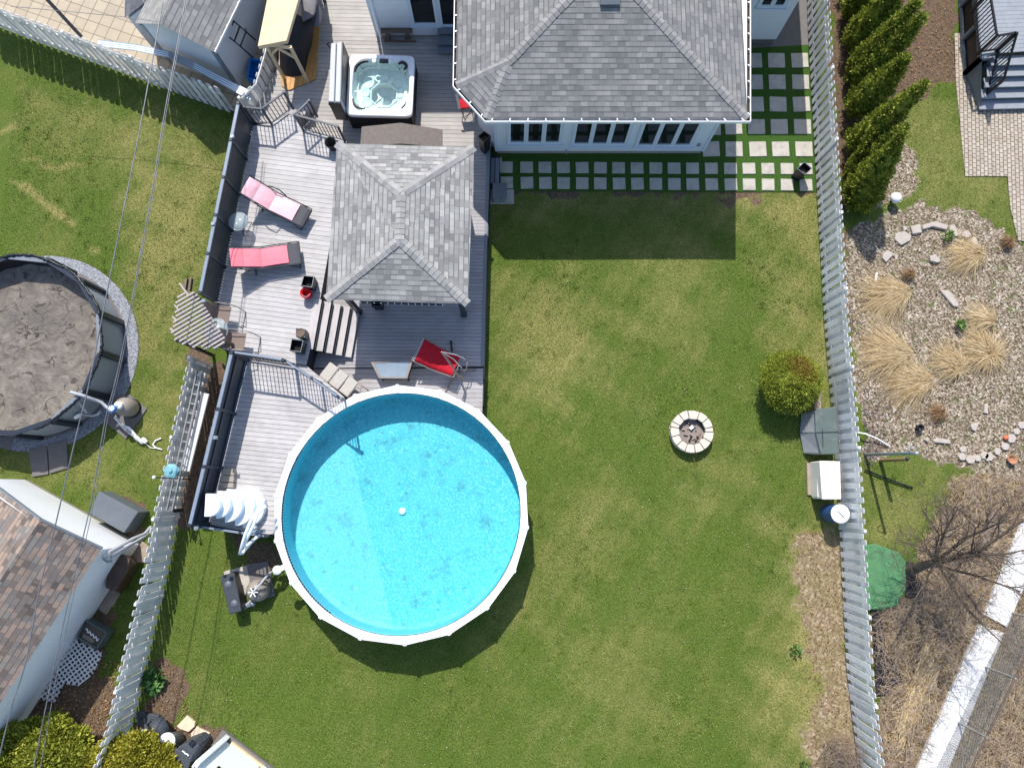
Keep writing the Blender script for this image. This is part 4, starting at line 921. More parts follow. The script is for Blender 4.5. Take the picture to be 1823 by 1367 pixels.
# ================================================================= DECK FURNITURE
def lounger(cushion, label, loc, rz, back=.50, cush=(0.02, 1.62), armr=True, half=.33):
    th = thing('sun_lounger', label, 'sun lounger', (0, 0, 0), 'pink cushioned loungers on the deck')
    L = 1.98; fold = .82
    prof = [(0, .34 + back), (fold, .36), (L - .10, .34), (L, .30)]
    def pz(x):
        for (x0, z0), (x1, z1) in zip(prof, prof[1:]):
            if x <= x1: return z0 + (z1 - z0) * (x - x0) / (x1 - x0)
        return prof[-1][1]
    m = MB()
    def strip(x0, x1, w, lift, thick, n=10):
        xs_ = sorted(set([x0 + (x1 - x0) * k / n for k in range(n + 1)] + [x for x, _ in prof if x0 < x < x1]))
        for a, b in zip(xs_, xs_[1:]):
            za, zb = pz(a) + lift, pz(b) + lift
            m.hexa([(a, -w, za), (b, -w, zb), (b, w, zb), (a, w, za)], [(a, -w, za + thick), (b, -w, zb + thick), (b, w, zb + thick), (a, w, za + thick)])
    strip(.02, L, half - .03, -.012, .012); m.build('sling', 'sling_fabric', th)
    m = MB()
    for sg in (-1, 1): m.tube([(x, sg * half, z) for x, z in prof[:2]] + [(x, sg * half, z) for x, z in prof[2:]] , .016, 8)
    m.tube([(0, -half, prof[0][1]), (0, half, prof[0][1])], .016, 8); m.tube([(L, -half, .30), (L, half, .30)], .016, 8); m.build('frame', 'dark_metal', th)
    for x0, x1 in ((.60, .48), (1.62, 1.86)):
        m = MB(); m.tube([(x0, -half, .35), (x1, -half - .02, .012), (x1, half + .02, .012), (x0, half, .35)], .016, 8); m.build('leg', 'dark_metal', th)
    m = MB(); m.tube([(.1, -half * .7, .30 + back * .85), (.30, -half * .7, .1), (.30, half * .7, .1), (.1, half * .7, .30 + back * .85)], .012, 6); m.build('back_prop', 'dark_metal', th)
    if armr:
        for sg in (-1, 1):
            m = MB(); m.tube([(.52, sg * (half + .02), pz(.52)), (.66, sg * (half + .04), .60), (.92, sg * (half + .04), .60), (1.08, sg * (half + .02), .36)], .018, 8); m.build('armrest', 'dark_metal', th)
    m = MB(); cs = [cush[0], .36, .80, 1.10, cush[1]]
    for a, b in ((cs[0], .345), (.35, .805), (.81, cs[-1])):
        n = 6; rows = []
        for k in range(n + 1):
            x = a + (b - a) * k / n; e = min(k, n - k) / n; h = .035 + .03 * min(1, e * 4)
            rows.append([(x, -.29, pz(x) + .004), (x, -.28, pz(x) + h * .8), (x, -.10, pz(x) + h + random.uniform(0, .006)), (x, .10, pz(x) + h + random.uniform(0, .006)), (x, .28, pz(x) + h * .8), (x, .29, pz(x) + .004)])
        vs = [p for r_ in rows for p in r_]; fs = [(i * 6 + k, (i + 1) * 6 + k, (i + 1) * 6 + k + 1, i * 6 + k + 1) for i in range(n) for k in range(5)] + [tuple(range(5, -1, -1)), tuple(range(n * 6, n * 6 + 6))]
        m.add(vs, fs, None, False)
    m.build('cushion', cushion, th)
    th.location = loc; th.rotation_euler = (0, 0, rz); return th
def place_line(a, b, za, zb):
    A, B = P(*a, za), P(*b, zb); return A, math.atan2(B.y - A.y, B.x - A.x)
A, rz = place_line((435.5, 329), (546, 389), UZ + .84, UZ + .30); lounger('pink_fabric', 'pale pink cushioned lounger, head by the lattice screen, the upper of the two', (A.x, A.y, UZ), rz)
A, rz = place_line((409, 459), (523, 452), UZ + .80, UZ + .30); lounger('coral_fabric', 'coral pink cushioned lounger between the glass side table and the black planter', (A.x, A.y, UZ), rz, back=.46, armr=False, half=.36)
def round_table(label, c, r, z0, h, tiltlegs=True):
    p = P(*c, z0 + h); th = thing('side_table', label, 'side table', (p.x, p.y, z0))
    m = MB(); m.lathe([(.0001, h - .008), (r - .01, h - .008), (r - .01, h), (.0001, h)], (p.x, p.y, z0), 32); m.build('glass_top', 'table_glass', th)
    m = MB(); m.tube([(p.x + r * math.cos(2 * math.pi * k / 32), p.y + r * math.sin(2 * math.pi * k / 32), z0 + h - .006) for k in range(32)], .012, 6, closed=True); m.build('rim', 'galvanised', th)
    for k in range(3):
        a = 2 * math.pi * k / 3 + .6; d_ = Vector((math.cos(a), math.sin(a), 0)); c0 = Vector((p.x, p.y, z0))
        m = MB(); m.tube([c0 + d_ * .12 + Vector((0, 0, h - .02)), c0 + d_ * .05 + Vector((0, 0, h * .55)), c0 + d_ * (r * .95) + Vector((0, 0, .012)), ], .012, 6); m.build('leg', 'dark_metal', th)
    m = MB(); m.tube([(p.x + .07 * math.cos(k), p.y + .07 * math.sin(k), z0 + h * .55) for k in np.linspace(0, 6.28, 13)], .008, 6); m.build('brace_ring', 'dark_metal', th)
    return th
round_table('small round glass table by the lattice screen between the two pink loungers', (424.3, 394.3), .29, UZ, .50)
round_table('round glass table half under the wooden pergola slats', (384, 588), .36, UZ, .68)
def sling_chair(label, c, rz):
    th = thing('patio_chair', label, 'patio chair', (0, 0, 0), 'brown mesh patio chairs')
    m = MB(); m.hexa([(-.22, -.23, .43), (.22, -.23, .45), (.22, .23, .45), (-.22, .23, .43)], [(-.22, -.23, .442), (.22, -.23, .462), (.22, .23, .462), (-.22, .23, .442)]); m.build('seat', 'taupe_fabric', th)
    m = MB(); m.hexa([(-.22, -.23, .46), (-.21, -.23, .455), (-.21, .23, .455), (-.22, .23, .46)], [(-.37, -.23, .94), (-.36, -.23, .94), (-.36, .23, .94), (-.37, .23, .94)]); m.build('backrest', 'taupe_fabric', th)
    m = MB()
    for s in (-1, 1):
        m.tube([(-.38, s * .25, .96), (-.22, s * .25, .45), (.22, s * .25, .46)], .014, 8)
        m.tube([(-.28, s * .29, .66), (-.1, s * .30, .68), (.25, s * .30, .66), (.44, s * .27, .60), (.50, s * .26, .02)], .014, 8)
        m.tube([(-.24, s * .25, .45), (-.34, s * .27, .012)], .014, 8)
    m.tube([(-.38, -.25, .96), (-.38, .25, .96)], .014, 8); m.tube([(.50, -.26, .02), (.50, .26, .02)], .014, 8); m.tube([(.22, -.25, .46), (.22, .25, .46)], .014, 8); m.build('frame', 'taupe_metal', th)
    p = P(*c, UZ + .45); th.location = (p.x, p.y, UZ); th.rotation_euler = (0, 0, rz)
sling_chair('brown mesh chair in the shade of the lattice screen, above the glass table', (396, 560), R(-8)); sling_chair('brown mesh chair in the sun by the blue grey pool railing, below the glass table', (423, 607), R(-6))

def planter(label, tops, zt, zb, mat='black_plastic', taper=.86, fill=True, rimmat='galvanised', soil='soot', cat='planter'):
    T = PP(tops, zt); c = sum(T, Vector()) / len(T); th = thing('planter', label, cat, (c.x, c.y, zb))
    B = [Vector((c.x + (p.x - c.x) * taper, c.y + (p.y - c.y) * taper, zb)) for p in T]
    n = len(T); I = [c + (p - c) * .90 for p in T]; J = [Vector((p.x, p.y, zt - .22)) for p in I]
    m = MB(); m.add(B + T + I + J, [tuple(range(n))] + [(i, (i + 1) % n, n + (i + 1) % n, n + i) for i in range(n)] + [(2 * n + i, 2 * n + (i + 1) % n, 3 * n + (i + 1) % n, 3 * n + i) for i in range(n)]); m.build('pot', mat, th)
    T3 = [c + (p - c) * .97 for p in T]; m = MB(); m.add([p + Vector((0, 0, .003)) for p in T3 + I], [(i, (i + 1) % n, n + (i + 1) % n, n + i) for i in range(n)]); m.build('rim', rimmat, th)
    m = MB(); m.add(J, [tuple(range(n))]); m.build('soil', soil, th); return th
planter('tall square black planter next to the red bucket', [(540.5, 490), (559.5, 492), (555.5, 512), (535, 509)], UZ + .50, UZ)
planter('square black planter beside the pool stairs, in front of the round potted one', [(519, 603), (540.4, 605.8), (535.5, 627), (515, 624.7)], UZ + .50, UZ)
pl = planter('black planter with a round dirt filled pot, above the square one by the stairs', [(526.5, 584), (543, 585.5), (543, 601), (527, 600)], UZ + .48, UZ)
m = MB(); c = P(535, 592.5, UZ + .49); m.lathe([(.13, 0), (.14, .02), (.115, .02), (.11, -.05), (.0001, -.05)], c, 20); m.build('round_liner', 'weathered_wood', pl)
planter('black planter in front of the gazebo eave', [(661, 533), (679, 533.5), (679, 545), (661, 544.5)], LZ + .55, LZ)
planter('tall tapered black planter with dried stems beside the sunroom corner', [(850, 243), (862, 233.5), (874, 242), (861, 254)], LZ + .95, LZ, taper=.72, soil='weathered_wood', rimmat='taupe_metal')
planter('tall square dark planter standing on the pavers near the white fence', [(1418.5, 300.5), (1432, 288), (1446, 300), (1433.5, 312)], .62, .035, taper=.86, soil='brown_cover')
th = thing('flower_pot', 'empty round black pot by the gazebo roof corner', 'flower pot', P(592, 262, UZ)); m = MB(); m.lathe([(.13, 0), (.17, .34), (.185, .34), (.185, .37), (.16, .37), (.12, .05), (.0001, .05)], P(593, 263, UZ), 24); m.build('pot', 'black_plastic', th)
c = P(544, 521.5, UZ + .3); th = thing('bucket', 'red plastic bucket beside the square black planter', 'bucket', (c.x, c.y, UZ)); m = MB(); m.lathe([(.12, 0), (.155, .30), (.17, .30), (.17, .325), (.145, .325), (.115, .03), (.0001, .03)], (c.x, c.y, UZ), 24); m.build('bucket_body', 'red_plastic', th)
m = MB(); m.tube([(c.x - .16, c.y, UZ + .30), (c.x - .10, c.y - .08, UZ + .335), (c.x + .05, c.y - .14, UZ + .34), (c.x + .16, c.y, UZ + .30)], .006, 6); m.build('handle', 'galvanised', th)
# three seat bench with cushions
th = thing('chaise_lounge', 'three section beige padded lounge chair along the angled pool railing', 'lounge chair', P(604, 676, LZ))
A, B = P(580.5, 659, LZ + .42), P(632, 697, LZ + .42); u = (B - A).normalized(); v = Vector((-u.y, u.x, 0)); L = (B - A).length
for k in range(3):
    c = A + u * (L * (k + .5) / 3 - .05); zz = LZ + .40 + (.05 if k == 0 else 0); m = MB(); m.box((c.x, c.y, zz + .04), (L / 3 - .03, .56, .10), math.atan2(u.y, u.x)); m.build('cushion', 'beige_cushion', th, bevel=.035, seg=3)
m = MB()
for s in (-1, 1):
    e = B + u * .06; m.tube([A + v * .27 * s, B + v * .27 * s, B + v * .27 * s + u * .30 + Vector((0, 0, .05)), B + v * .27 * s + u * .34 + Vector((0, 0, -.38))], .016, 8)
m.tube([B + v * .27 + u * .30, B - v * .27 + u * .30], .014, 8); m.tube([B + v * .27 + u * .05, B - v * .27 + u * .30], .010, 8); m.tube([B - v * .27 + u * .05, B + v * .27 + u * .30], .010, 8); m.build('frame', 'taupe_metal', th)
for s in (-1, 1):
    m = MB(); p = A + v * .25 * s + u * .15; m.tube([p, p + Vector((0, 0, -.41))], .014, 8); m.build('leg', 'taupe_metal', th)
# trapezoid mirror-topped box
th = thing('patio_table', 'trapezoid glass topped wicker table standing above the pool rim', 'patio table', P(700, 665, LZ))
T = PP([(660.5, 645), (735.5, 641), (725, 674), (675, 673.5)], LZ + .55); c = sum(T, Vector()) / 4; I = [c + (p - c) * .86 for p in T]
m = MB(); z3 = Vector((0, 0, .03)); m.add([p + z3 for p in T] + [p + z3 for p in I] + T, [(i, (i + 1) % 4, 4 + (i + 1) % 4, 4 + i) for i in range(4)] + [(8 + i, 8 + (i + 1) % 4, (i + 1) % 4, i) for i in range(4)]); m.build('frame', 'taupe_metal', th)
m = MB(); m.hexa([Vector((p.x, p.y, LZ + .555)) for p in I], [Vector((p.x, p.y, LZ + .565)) for p in I]); m.build('glass_top', 'mirror_glass', th)
m = MB(); W_ = [c + (p - c) * .93 for p in T]; m.hexa([Vector((p.x, p.y, LZ + .12)) for p in W_], [Vector((p.x, p.y, LZ + .54)) for p in W_]); m.build('wicker_body', 'sling_fabric', th)
for p in W_: m = MB(); m.box((p.x, p.y, LZ + .06), (.04, .04, .12)); m.build('leg', 'dark_metal', th)
# red hanging lounger
th = thing('hanging_lounger', 'red quilted hanging lounger on a curved steel stand near the pool', 'hanging lounger', P(785, 640, LZ))
A, B = P(747, 623, LZ + .75), P(812, 653, LZ + .55); u = (B - A).normalized(); v = Vector((-u.y, u.x, 0)).normalized(); L = (B - A).length
n = 16; vs = []
for i in range(n + 1):
    s = i / n; p = A.lerp(B, s); sag = -.14 * math.sin(math.pi * s) * 1.1; wdt = .37 * (1 - .14 * s); puff = .035 * abs(math.sin(math.pi * s * 5.5)) ** .6
    for w_ in (-1, -.96, -.5, 0, .5, .96, 1): vs.append(p + v * wdt * w_ + Vector((0, 0, sag + (puff + .02 if abs(w_) < .99 else -.03))))
fs = [(i * 7 + k, (i + 1) * 7 + k, (i + 1) * 7 + k + 1, i * 7 + k + 1) for i in range(n) for k in range(6)]
m = MB(); m.add(vs, fs, None, True); m.build('cushion', 'red_fabric', th)
m = MB()
fr = []
for s in (-1, 1):
    pts = [A + v * .40 * s - u * .08 + Vector((0, 0, .0)), A.lerp(B, .5) + v * .38 * s + Vector((0, 0, -.16)), B + v * .33 * s + u * .06]; m.tube(pts, .017, 8)
m.tube([A + v * .40 - u * .08, A - v * .40 - u * .08], .017, 8); m.tube([B + v * .33 + u * .06, B - v * .33 + u * .06], .017, 8); m.build('seat_frame', 'taupe_metal', th)
m = MB(); Lc = A - u * .04
for k in range(12): p = Lc + v * (.36 - .72 * k / 11); m.bar(p - u * .035, p + u * .03 + Vector((0, 0, .01)), .012, .006)
m.build('lacing', 'white_metal', th)
hook = P(786, 626.5, LZ + 1.95)
base = [P(793, 697, LZ + .03), P(806, 676, LZ + .25), P(824, 678, LZ + .03)]
m = MB(); m.tube([P(823, 678, LZ + .5), P(812, 662, LZ + 1.05), P(797, 641, LZ + 1.65), hook], [.036, .034, .03, .026], 10); m.build('stand_arm', 'taupe_metal', th)
m = MB(); m.tube([P(793, 697, LZ + .03), P(800, 684, LZ + .04), P(811, 668, LZ + .05), P(825, 661, LZ + .05), P(848, 657.5, LZ + .03)], .028, 8); m.build('stand_base', 'taupe_metal', th)
m = MB(); m.tube([P(803, 610, LZ + .03), P(806, 640, LZ + .04), P(815, 664, LZ + .05)], .028, 8); m.ball(P(803, 609, LZ + .04), .045, 10, 6); m.build('stand_base', 'dark_metal', th)
m = MB(); m.tube([P(815, 664, LZ + .05), P(824, 676, LZ + .5)], .034, 8); m.build('stand_post', 'taupe_metal', th)
for e in (P(830, 640, LZ + .62), P(822, 655, LZ + .62)):
    m = MB(); m.tube([hook, hook.lerp(e, .5) + Vector((.05, .03, .0)), e], .012, 6); m.build('hanger_rod', 'white_metal', th)
m = MB(); q = P(826, 648, LZ + .6); m.tube([q + Vector((.10 * math.cos(a), .22 * math.sin(a), .05 * math.cos(2 * a))) for a in np.linspace(-2.4, 1.6, 14)], .016, 8); m.build('foot_loop', 'taupe_metal', th)
# cabinet with small gable roof between tub and gazebo
th = thing('garden_cabinet', 'low wooden cabinet with a worn felt gable roof between the hot tub and the gazebo', 'cabinet', P(716, 250, LZ))
zt = LZ + 1.25; a, b, c_, d_, e, f = P(644, 226, zt), P(713, 219, zt + .14), P(788, 231, zt), P(788, 262, zt), P(713, 256, zt + .14), P(641, 262, zt)
m = MB(); m.add([a, b, e, f], [(0, 1, 2, 3)]); m.add([b, c_, d_, e], [(0, 1, 2, 3)]); dz = Vector((0, 0, -.03)); m.add([a, b, c_, c_ + dz, b + dz, a + dz], [(0, 1, 4, 5), (1, 2, 3, 4)]); m.add([c_, d_, d_ + dz, c_ + dz], [(0, 1, 2, 3)]); m.build('roof', 'roof_felt', th)
m = MB(); m.prism([(a.x + .1, a.y - .1), (c_.x - .08, c_.y - .05), (d_.x - .08, d_.y - .05), (f.x + .1, f.y)], LZ, zt - .06); m.build('cabinet_body', 'weathered_wood', th)
# red chair by the sunroom
th = thing('folding_chair', 'red folding chair tucked under the sunroom gutter corner', 'chair', P(826, 195, LZ))
m = MB(); s4 = PP([(815, 176), (836, 176), (838, 192), (820, 194)], LZ + .62); m.hexa([p - Vector((0, 0, .06)) for p in s4], s4); m.build('seat', 'red_fabric', th, bevel=.02)
m = MB(); bk = [P(810, 168, LZ + .95), P(815, 168, LZ + .95), P(820, 194, LZ + .62), P(816, 194, LZ + .62)]; m.hexa([p - Vector((0, 0, .04)) for p in bk], bk); m.build('backrest', 'beige_cushion', th)
m = MB(); L4 = [P(828, 214, LZ), P(842, 206, LZ), P(826, 196, LZ), P(842, 192, LZ)]; m.tube([s4[3], L4[0]], .014, 6); m.tube([s4[2], L4[1]], .014, 6); m.tube([s4[0], L4[2]], .014, 6); m.tube([L4[0], L4[3]], .012, 6); m.tube([L4[0] + Vector((0, 0, .2)), L4[1] + Vector((0, 0, .2))], .012, 6); m.build('leg_frame', 'dark_metal', th)
# step + grey storage seat at the deck corner
th = thing('deck_step', 'low grey two board step beside the lower deck', 'step', P(880, 300, 0))
for x in (877, 885.5): m = MB(); m.bar(P(x, 282, .32), P(x - .5, 327, .32), .13, .035); m.build('board', 'grey_paint', th)
m = MB(); m.prism([tuple(P(*p, 0))[:2] for p in [(874, 284), (890, 284), (889, 324), (873, 324)]], .0, .29); m.build('base', 'dark_fascia', th)
th = thing('storage_stool', 'small grey lidded utility box on a concrete pad beside the deck', 'storage box', P(888, 345, 0))
m = MB(); m.prism([tuple(P(*p, .5))[:2] for p in [(877, 326), (902.5, 326), (902, 352), (876, 352)]], .44, .50); m.build('lid', 'grey_plastic', th, bevel=.015)
m = MB(); m.prism([tuple(P(*p, .5))[:2] for p in [(879, 328), (900.5, 328), (900.3, 350.5), (878, 350.5)]], .03, .44); m.build('body', 'grey_deck_paint', th, bevel=.01)
m = MB(); q = P(893, 355, .3); m.box((q.x, q.y + .02, .32), (.05, .04, .07)); m.build('latch', 'dark_metal', th)
mb = MB(); mb.prism([tuple(P(*p))[:2] for p in [(870, 338), (915, 338), (915, 363), (869, 363)]], -.05, .028); tag(mb.build('concrete_pad', 'concrete', bevel=.01), 'pale concrete pad under the grey utility box', 'pad')
# concrete blocks
def block_(c4_, z0, z1, label): m = MB(); m.prism([tuple(P(*p, z1))[:2] for p in c4_], z0, z1); o = m.build('concrete_block', 'concrete_block', bevel=.008); tag(o, label, 'concrete block', 'concrete blocks on the pool deck')
block_([(396.5, 833), (416.5, 834), (416.5, 846), (396, 845)], UZ, UZ + .2, 'concrete block farthest from the white steps, against the screen')
block_([(393.5, 846.5), (416, 847), (415.5, 858), (393.5, 857.5)], UZ, UZ + .2, 'middle concrete block of three against the screen')
block_([(392.5, 859), (415, 859.5), (415, 868), (392, 868)], UZ, UZ + .2, 'hollow concrete block nearest the white curved steps')
# hinged gate post piece by the railing end
m = MB(); c = P(601, 706, UZ + 1.05); m.box(c, (.32, .10, .08), R(-30)); tag(m.build('gate_latch', 'grey_paint', bevel=.02), 'pale gate latch on the railing post at the pool rim', 'latch')

# ================================================================= PERGOLA
pg = thing('pergola', 'weathered wooden corner pergola of crossed slats beside the deck', 'pergola', P(375, 600, 0))
PZt = 2.55
outline = [(341, 518.6), (350, 524), (402.4, 606.5), (385, 620.5), (321.6, 610), (305.8, 591), (316, 556), (316, 526.5)]
ow = [Vector(P(x, y, PZt)) for x, y in outline]
dS = (P(402, 603, PZt) - P(360, 628, PZt)).normalized()
cS = Vector((-dS.y, dS.x, 0))
def clipl(poly, o, d):
    ts = []
    for a, b in zip(poly, poly[1:] + poly[:1]):
        e = b - a; den = d.x * e.y - d.y * e.x
        if abs(den) < 1e-9: continue
        k = ((a.x - o.x) * e.y - (a.y - o.y) * e.x) / den; s = ((a.x - o.x) * d.y - (a.y - o.y) * d.x) / den
        if 0 <= s < 1: ts.append(k)
    return (min(ts), max(ts)) if len(ts) >= 2 else None
cen = sum(ow, Vector()) / len(ow); lo = min((p - cen).dot(cS) for p in ow); hi = max((p - cen).dot(cS) for p in ow); n = 17
for k in range(n):
    o = cen + cS * (lo + (hi - lo) * (k + .35) / (n - .2)); r_ = clipl(ow, o, dS)
    if r_:
        m = MB(); m.bar(o + dS * (r_[0] - .10 * (k % 2) * random.random()), o + dS * (r_[1] + .02), .050, .055); m.build('slat', 'grey_wood', pg)
for a, b in (((312, 544), (385, 622)), ((308, 564), (366, 622)), ((304, 585), (347, 619)), ((321, 505), (398, 612))):
    m = MB(); m.bar(P(*a, PZt - .09), P(*b, PZt - .09), .045, .12); m.build('beam', 'grey_wood', pg)
for a, b in (((333, 497), (330, 516)), ((341, 496), (338, 518)), ((312, 607), (400, 618))): m = MB(); m.bar(P(*a, PZt - .14), P(*b, PZt - .14), .06, .14); m.build('beam', 'weathered_wood', pg)
for x, y in ((340, 524), (398, 606), (318, 606)): p = P(x, y, PZt - .1); m = MB(); m.box((p.x, p.y, (PZt - .12) / 2), (.09, .09, PZt - .12)); m.build('post', 'weathered_wood', pg)

# ================================================================= WOODEN SHELTER, GRILL
sh = thing('grill_shelter', 'pale new timber shelter roof on four posts over a covered barbecue', 'shelter', P(530, 110, LZ))
ZS = LZ + 2.12
rt = PP([(458.5, 83), (510, 73), (540, -30), (486, -55)], ZS); m = MB(); m.hexa([p - Vector((0, 0, .16)) for p in rt], rt); m.build('roof', 'raw_wood', sh, bevel=.012)
for (x, y) in ((507, 141), (548.5, 147)):
    p = P(x, y, LZ); m = MB(); m.box((p.x, p.y, (LZ + ZS - .16) / 2), (.085, .085, ZS - .16 - LZ)); m.build('post', 'raw_wood', sh); 
    q = p + Vector((0.05, 2.1, 0)); m = MB(); m.box((q.x, q.y, (LZ + ZS - .16) / 2), (.085, .085, ZS - .16 - LZ)); m.build('post', 'raw_wood', sh)
p, q = P(507, 141, LZ), P(548.5, 147, LZ); m = MB(); m.bar((p.x, p.y, ZS - .22), (q.x, q.y, ZS - .22), .05, .12); m.bar((p.x + .02, p.y - .02, ZS - .7), (p.x + .42, p.y - .06, ZS - .25), .05, .07); m.bar((q.x - .02, q.y - .02, ZS - .7), (q.x - .42, q.y + .02, ZS - .25), .05, .07); m.build('brace', 'raw_wood', sh)
m = MB(); planks(m, wpoly([(498, 150), (513, 163), (563, 142), (573, 0), (575, -60), (505, -60), (497, 60)], LZ), R(86), .14, .008, LZ + .005, LZ + .04); m.build('platform', 'amber_wood', sh)
gr = thing('barbecue', 'covered barbecue under the timber shelter in a black and grey cover', 'barbecue', P(540, 90, LZ))
def drape(label, name, tops, zt, base, zb, mat, parent, seg=6, wob_=.03):
    T = PP(tops, zt); B = PP(base, zb); n = len(T); m = MB(); vs = []; K = 26
    def loop(pts, r, z):
        res = []; L_ = sum((b - a).length for a, b in zip(pts, pts[1:] + pts[:1])); s_ = 0
        for k in range(K):
            tt = k / K * L_; 
            for a, b in zip(pts, pts[1:] + pts[:1]):
                l = (b - a).length
                if tt <= l: res.append(a.lerp(b, tt / l)); break
                tt -= l
            else: res.append(pts[0].copy())
        return res
    Tl, Bl = loop(T, 0, 0), loop(B, 0, 0); c = sum(T, Vector()) / n
    rings_ = [[c + Vector((0, 0, .05))] * K] + [[c.lerp(p, .85) + Vector((0, 0, .03 + random.uniform(-.01, .01))) for p in Tl]]
    for s_ in range(seg + 1):
        f = s_ / seg; rings_.append([p.lerp(q, f) + (p - c).normalized() * wob_ * f * math.sin(k * 2.4) for k, (p, q) in enumerate(zip(Tl, Bl))])
    vs = [p for r_ in rings_ for p in r_]; fs = [(i * K + k, i * K + (k + 1) % K, (i + 1) * K + (k + 1) % K, (i + 1) * K + k) for i in range(len(rings_) - 1) for k in range(K)]
    m.add(vs, fs, None, True); return m.build(name, mat, parent)
drape('', 'cover', [(496, 60), (520, 70), (560, 40), (566, -30), (505, -40)], LZ + 1.1, [(499, 134), (541, 138), (556, 70), (570, -20), (512, -30)], LZ + .05, 'grill_cover', gr)
drape('', 'hood_cover', [(535, -5), (566, -20), (560, 30), (538, 40)], LZ + 1.3, [(530, 20), (566, 52), (574, 30), (572, -30), (530, -30)], LZ + .95, 'grill_cover_grey', gr)
m = MB(); p = P(578, 2, LZ + .02); m.box((p.x, p.y, LZ + 1.1), (.10, .10, 2.2)); tag(m.build('wooden_post', 'weathered_wood'), 'single dark wooden post at the top edge of the deck', 'post')
# crate, rack
c = P(453, 125, .3); th = thing('crate', 'bright blue plastic crate on the ground beside the shed', 'crate', (c.x, c.y, 0))
q = [P(446, 105, .35), P(463.5, 108, .35), P(458, 144, .35), P(440.5, 140, .35)]
m = MB()
for a, b in zip(q, q[1:] + q[:1]): m.bar(a - Vector((0, 0, .14)), b - Vector((0, 0, .14)), .03, .28); m.bar(a, b, .05, .025)
m.build('sides', 'blue_plastic', th); m = MB(); m.hexa([p + Vector((0, 0, -.30)) for p in q], [p + Vector((0, 0, -.27)) for p in q]); m.build('bottom', 'blue_plastic', th)
m = MB()
for k in range(1, 6): m.bar(q[0].lerp(q[3], k / 6) - Vector((0, 0, .18)), q[1].lerp(q[2], k / 6) - Vector((0, 0, .18)), .03, .02)
m.bar(q[0].lerp(q[1], .5) - Vector((0, 0, .18)), q[3].lerp(q[2], .5) - Vector((0, 0, .18)), .03, .02); m.build('grid', 'blue_plastic', th)
th = thing('metal_rack', 'black metal rack leaning against the white shed wall', 'rack', P(445, 90, 0))
A1, A2, A3, A4 = P(416, 38, 1.9), P(438, 57, 1.9), P(428, 83, 1.7), P(406, 65, 1.7)
m = MB(); m.tube([A1, A2, A3, A4], .03, 8, closed=True); m.build('top_frame', 'dark_metal', th)
for a, b in ((A2, P(455, 72, .6)), (A3, P(450, 103, .5)), (A1.lerp(A2, .5), A4.lerp(A3, .5)), (A2, P(437, 52, 2.2))): m = MB(); m.tube([a, b], .026, 8); m.build('bar', 'dark_metal', th)

# ================================================================= SHED TOP LEFT
shd = thing('garden_shed', 'white sided shed with a pale grey shingle roof behind the top left picket fence', 'shed', P(400, 150, 0))
ez = 2.3; e1 = P(380, 93, ez); e2 = P(436, -22, ez); rg = P(285, 43, ez + .9); w1 = P(240, 42, ez)
dd = (e2 - e1); rg2 = rg + dd * 1.6; e2 = e1 + dd * 1.6; w2 = w1 + dd * 1.6
m = MB(); m.roof([e1, e2, rg2, rg], dd); rsh = m.build('roof', 'shed_shingle', shd); m = MB(); m.roof([w1, w2, rg2, rg], dd); m.build('roof_slope', 'shed_shingle', shd)
n_in = (w1 - e1); n_in.z = 0; n_in.normalize(); d_in = dd.copy(); d_in.z = 0; d_in.normalize()
a = e1 + n_in * .12 + d_in * .10; b = w1 - n_in * .10 + d_in * .10; far = d_in * dd.length * 1.5; a.z = b.z = 0
m = MB(); m.prism([(p.x, p.y) for p in (a, b, b + far, a + far)], 0.0, ez - .03); g1_ = Vector((a.x, a.y, ez - .03)); g2_ = Vector((b.x, b.y, ez - .03)); g3_ = rg + d_in * .10 - Vector((0, 0, .03)); m.add([g1_, g2_, g3_], [(0, 1, 2)]); m.build('wall', 'shed_siding', shd)
for q_ in (a, b): m = MB(); m.bar((q_.x, q_.y, .0), (q_.x, q_.y, ez - .1), .10, .10); m.build('corner_trim', 'galvanised', shd)
m = MB(); off = -n_in * .06; m.bar(e1 + off, e2 + off, .03, .10); g = m.build('gutter', 'white_metal', shd); m = MB(); m.bar(e1 + off * .4 - Vector((0, 0, .03)), e2 + off * .4 - Vector((0, 0, .03)), .09, .02); m.build('gutter_bed', 'gutter_debris', g)
for k in range(6): p = e1.lerp(e2, (k + .3) / 9); m = MB(); m.bar(p, p + off * 1.2, .03, .02); m.build('hanger', 'white_metal', g)
th = thing('outbuilding', 'low dark grey shingle roof at the top edge left of the shed', 'building', P(240, 0, 0))
o1, o2 = P(222, 33, 1.9), P(262, 2, 2.3); m = MB(); q = [P(222, 33, 1.9), P(264, 0, 2.2), P(290, -70, 2.3), P(222, -70, 1.9)]; m.roof(q, (0, 1, 0)); m.build('roof', 'old_shingle', th); m = MB(); m.prism([tuple(p)[:2] for p in [P(226, 30, 1.9), P(262, 2, 1.9), P(280, -70, 1.9), P(226, -70, 1.9)]], 0, 1.8); m.build('wall', 'shed_siding', th)
for k in range(7):
    m = MB(); off = k * 3.2
    pts = [(175, 72 + off * .55, .9), (240, 80 + off * .5, 1.0), (300, 92 + off * .55, 1.05), (345, 112 + off * .6, 1.05), (395, 138 + off * .65, 1.0), (446, 164 + off * .7, .9)]
    W_ = [P(x, y, z + .25) for x, y, z in pts]; 
    for a, b in zip(W_, W_[1:]): m.bar(a, b, .045, .02)
    o = m.build('siding_strip', 'white_siding' if k % 2 else 'galvanised'); tag(o, 'long pale vinyl strip in the bundle bowed between the shed and the picket fence', 'vinyl strip', 'bundle of long vinyl strips behind the fence')
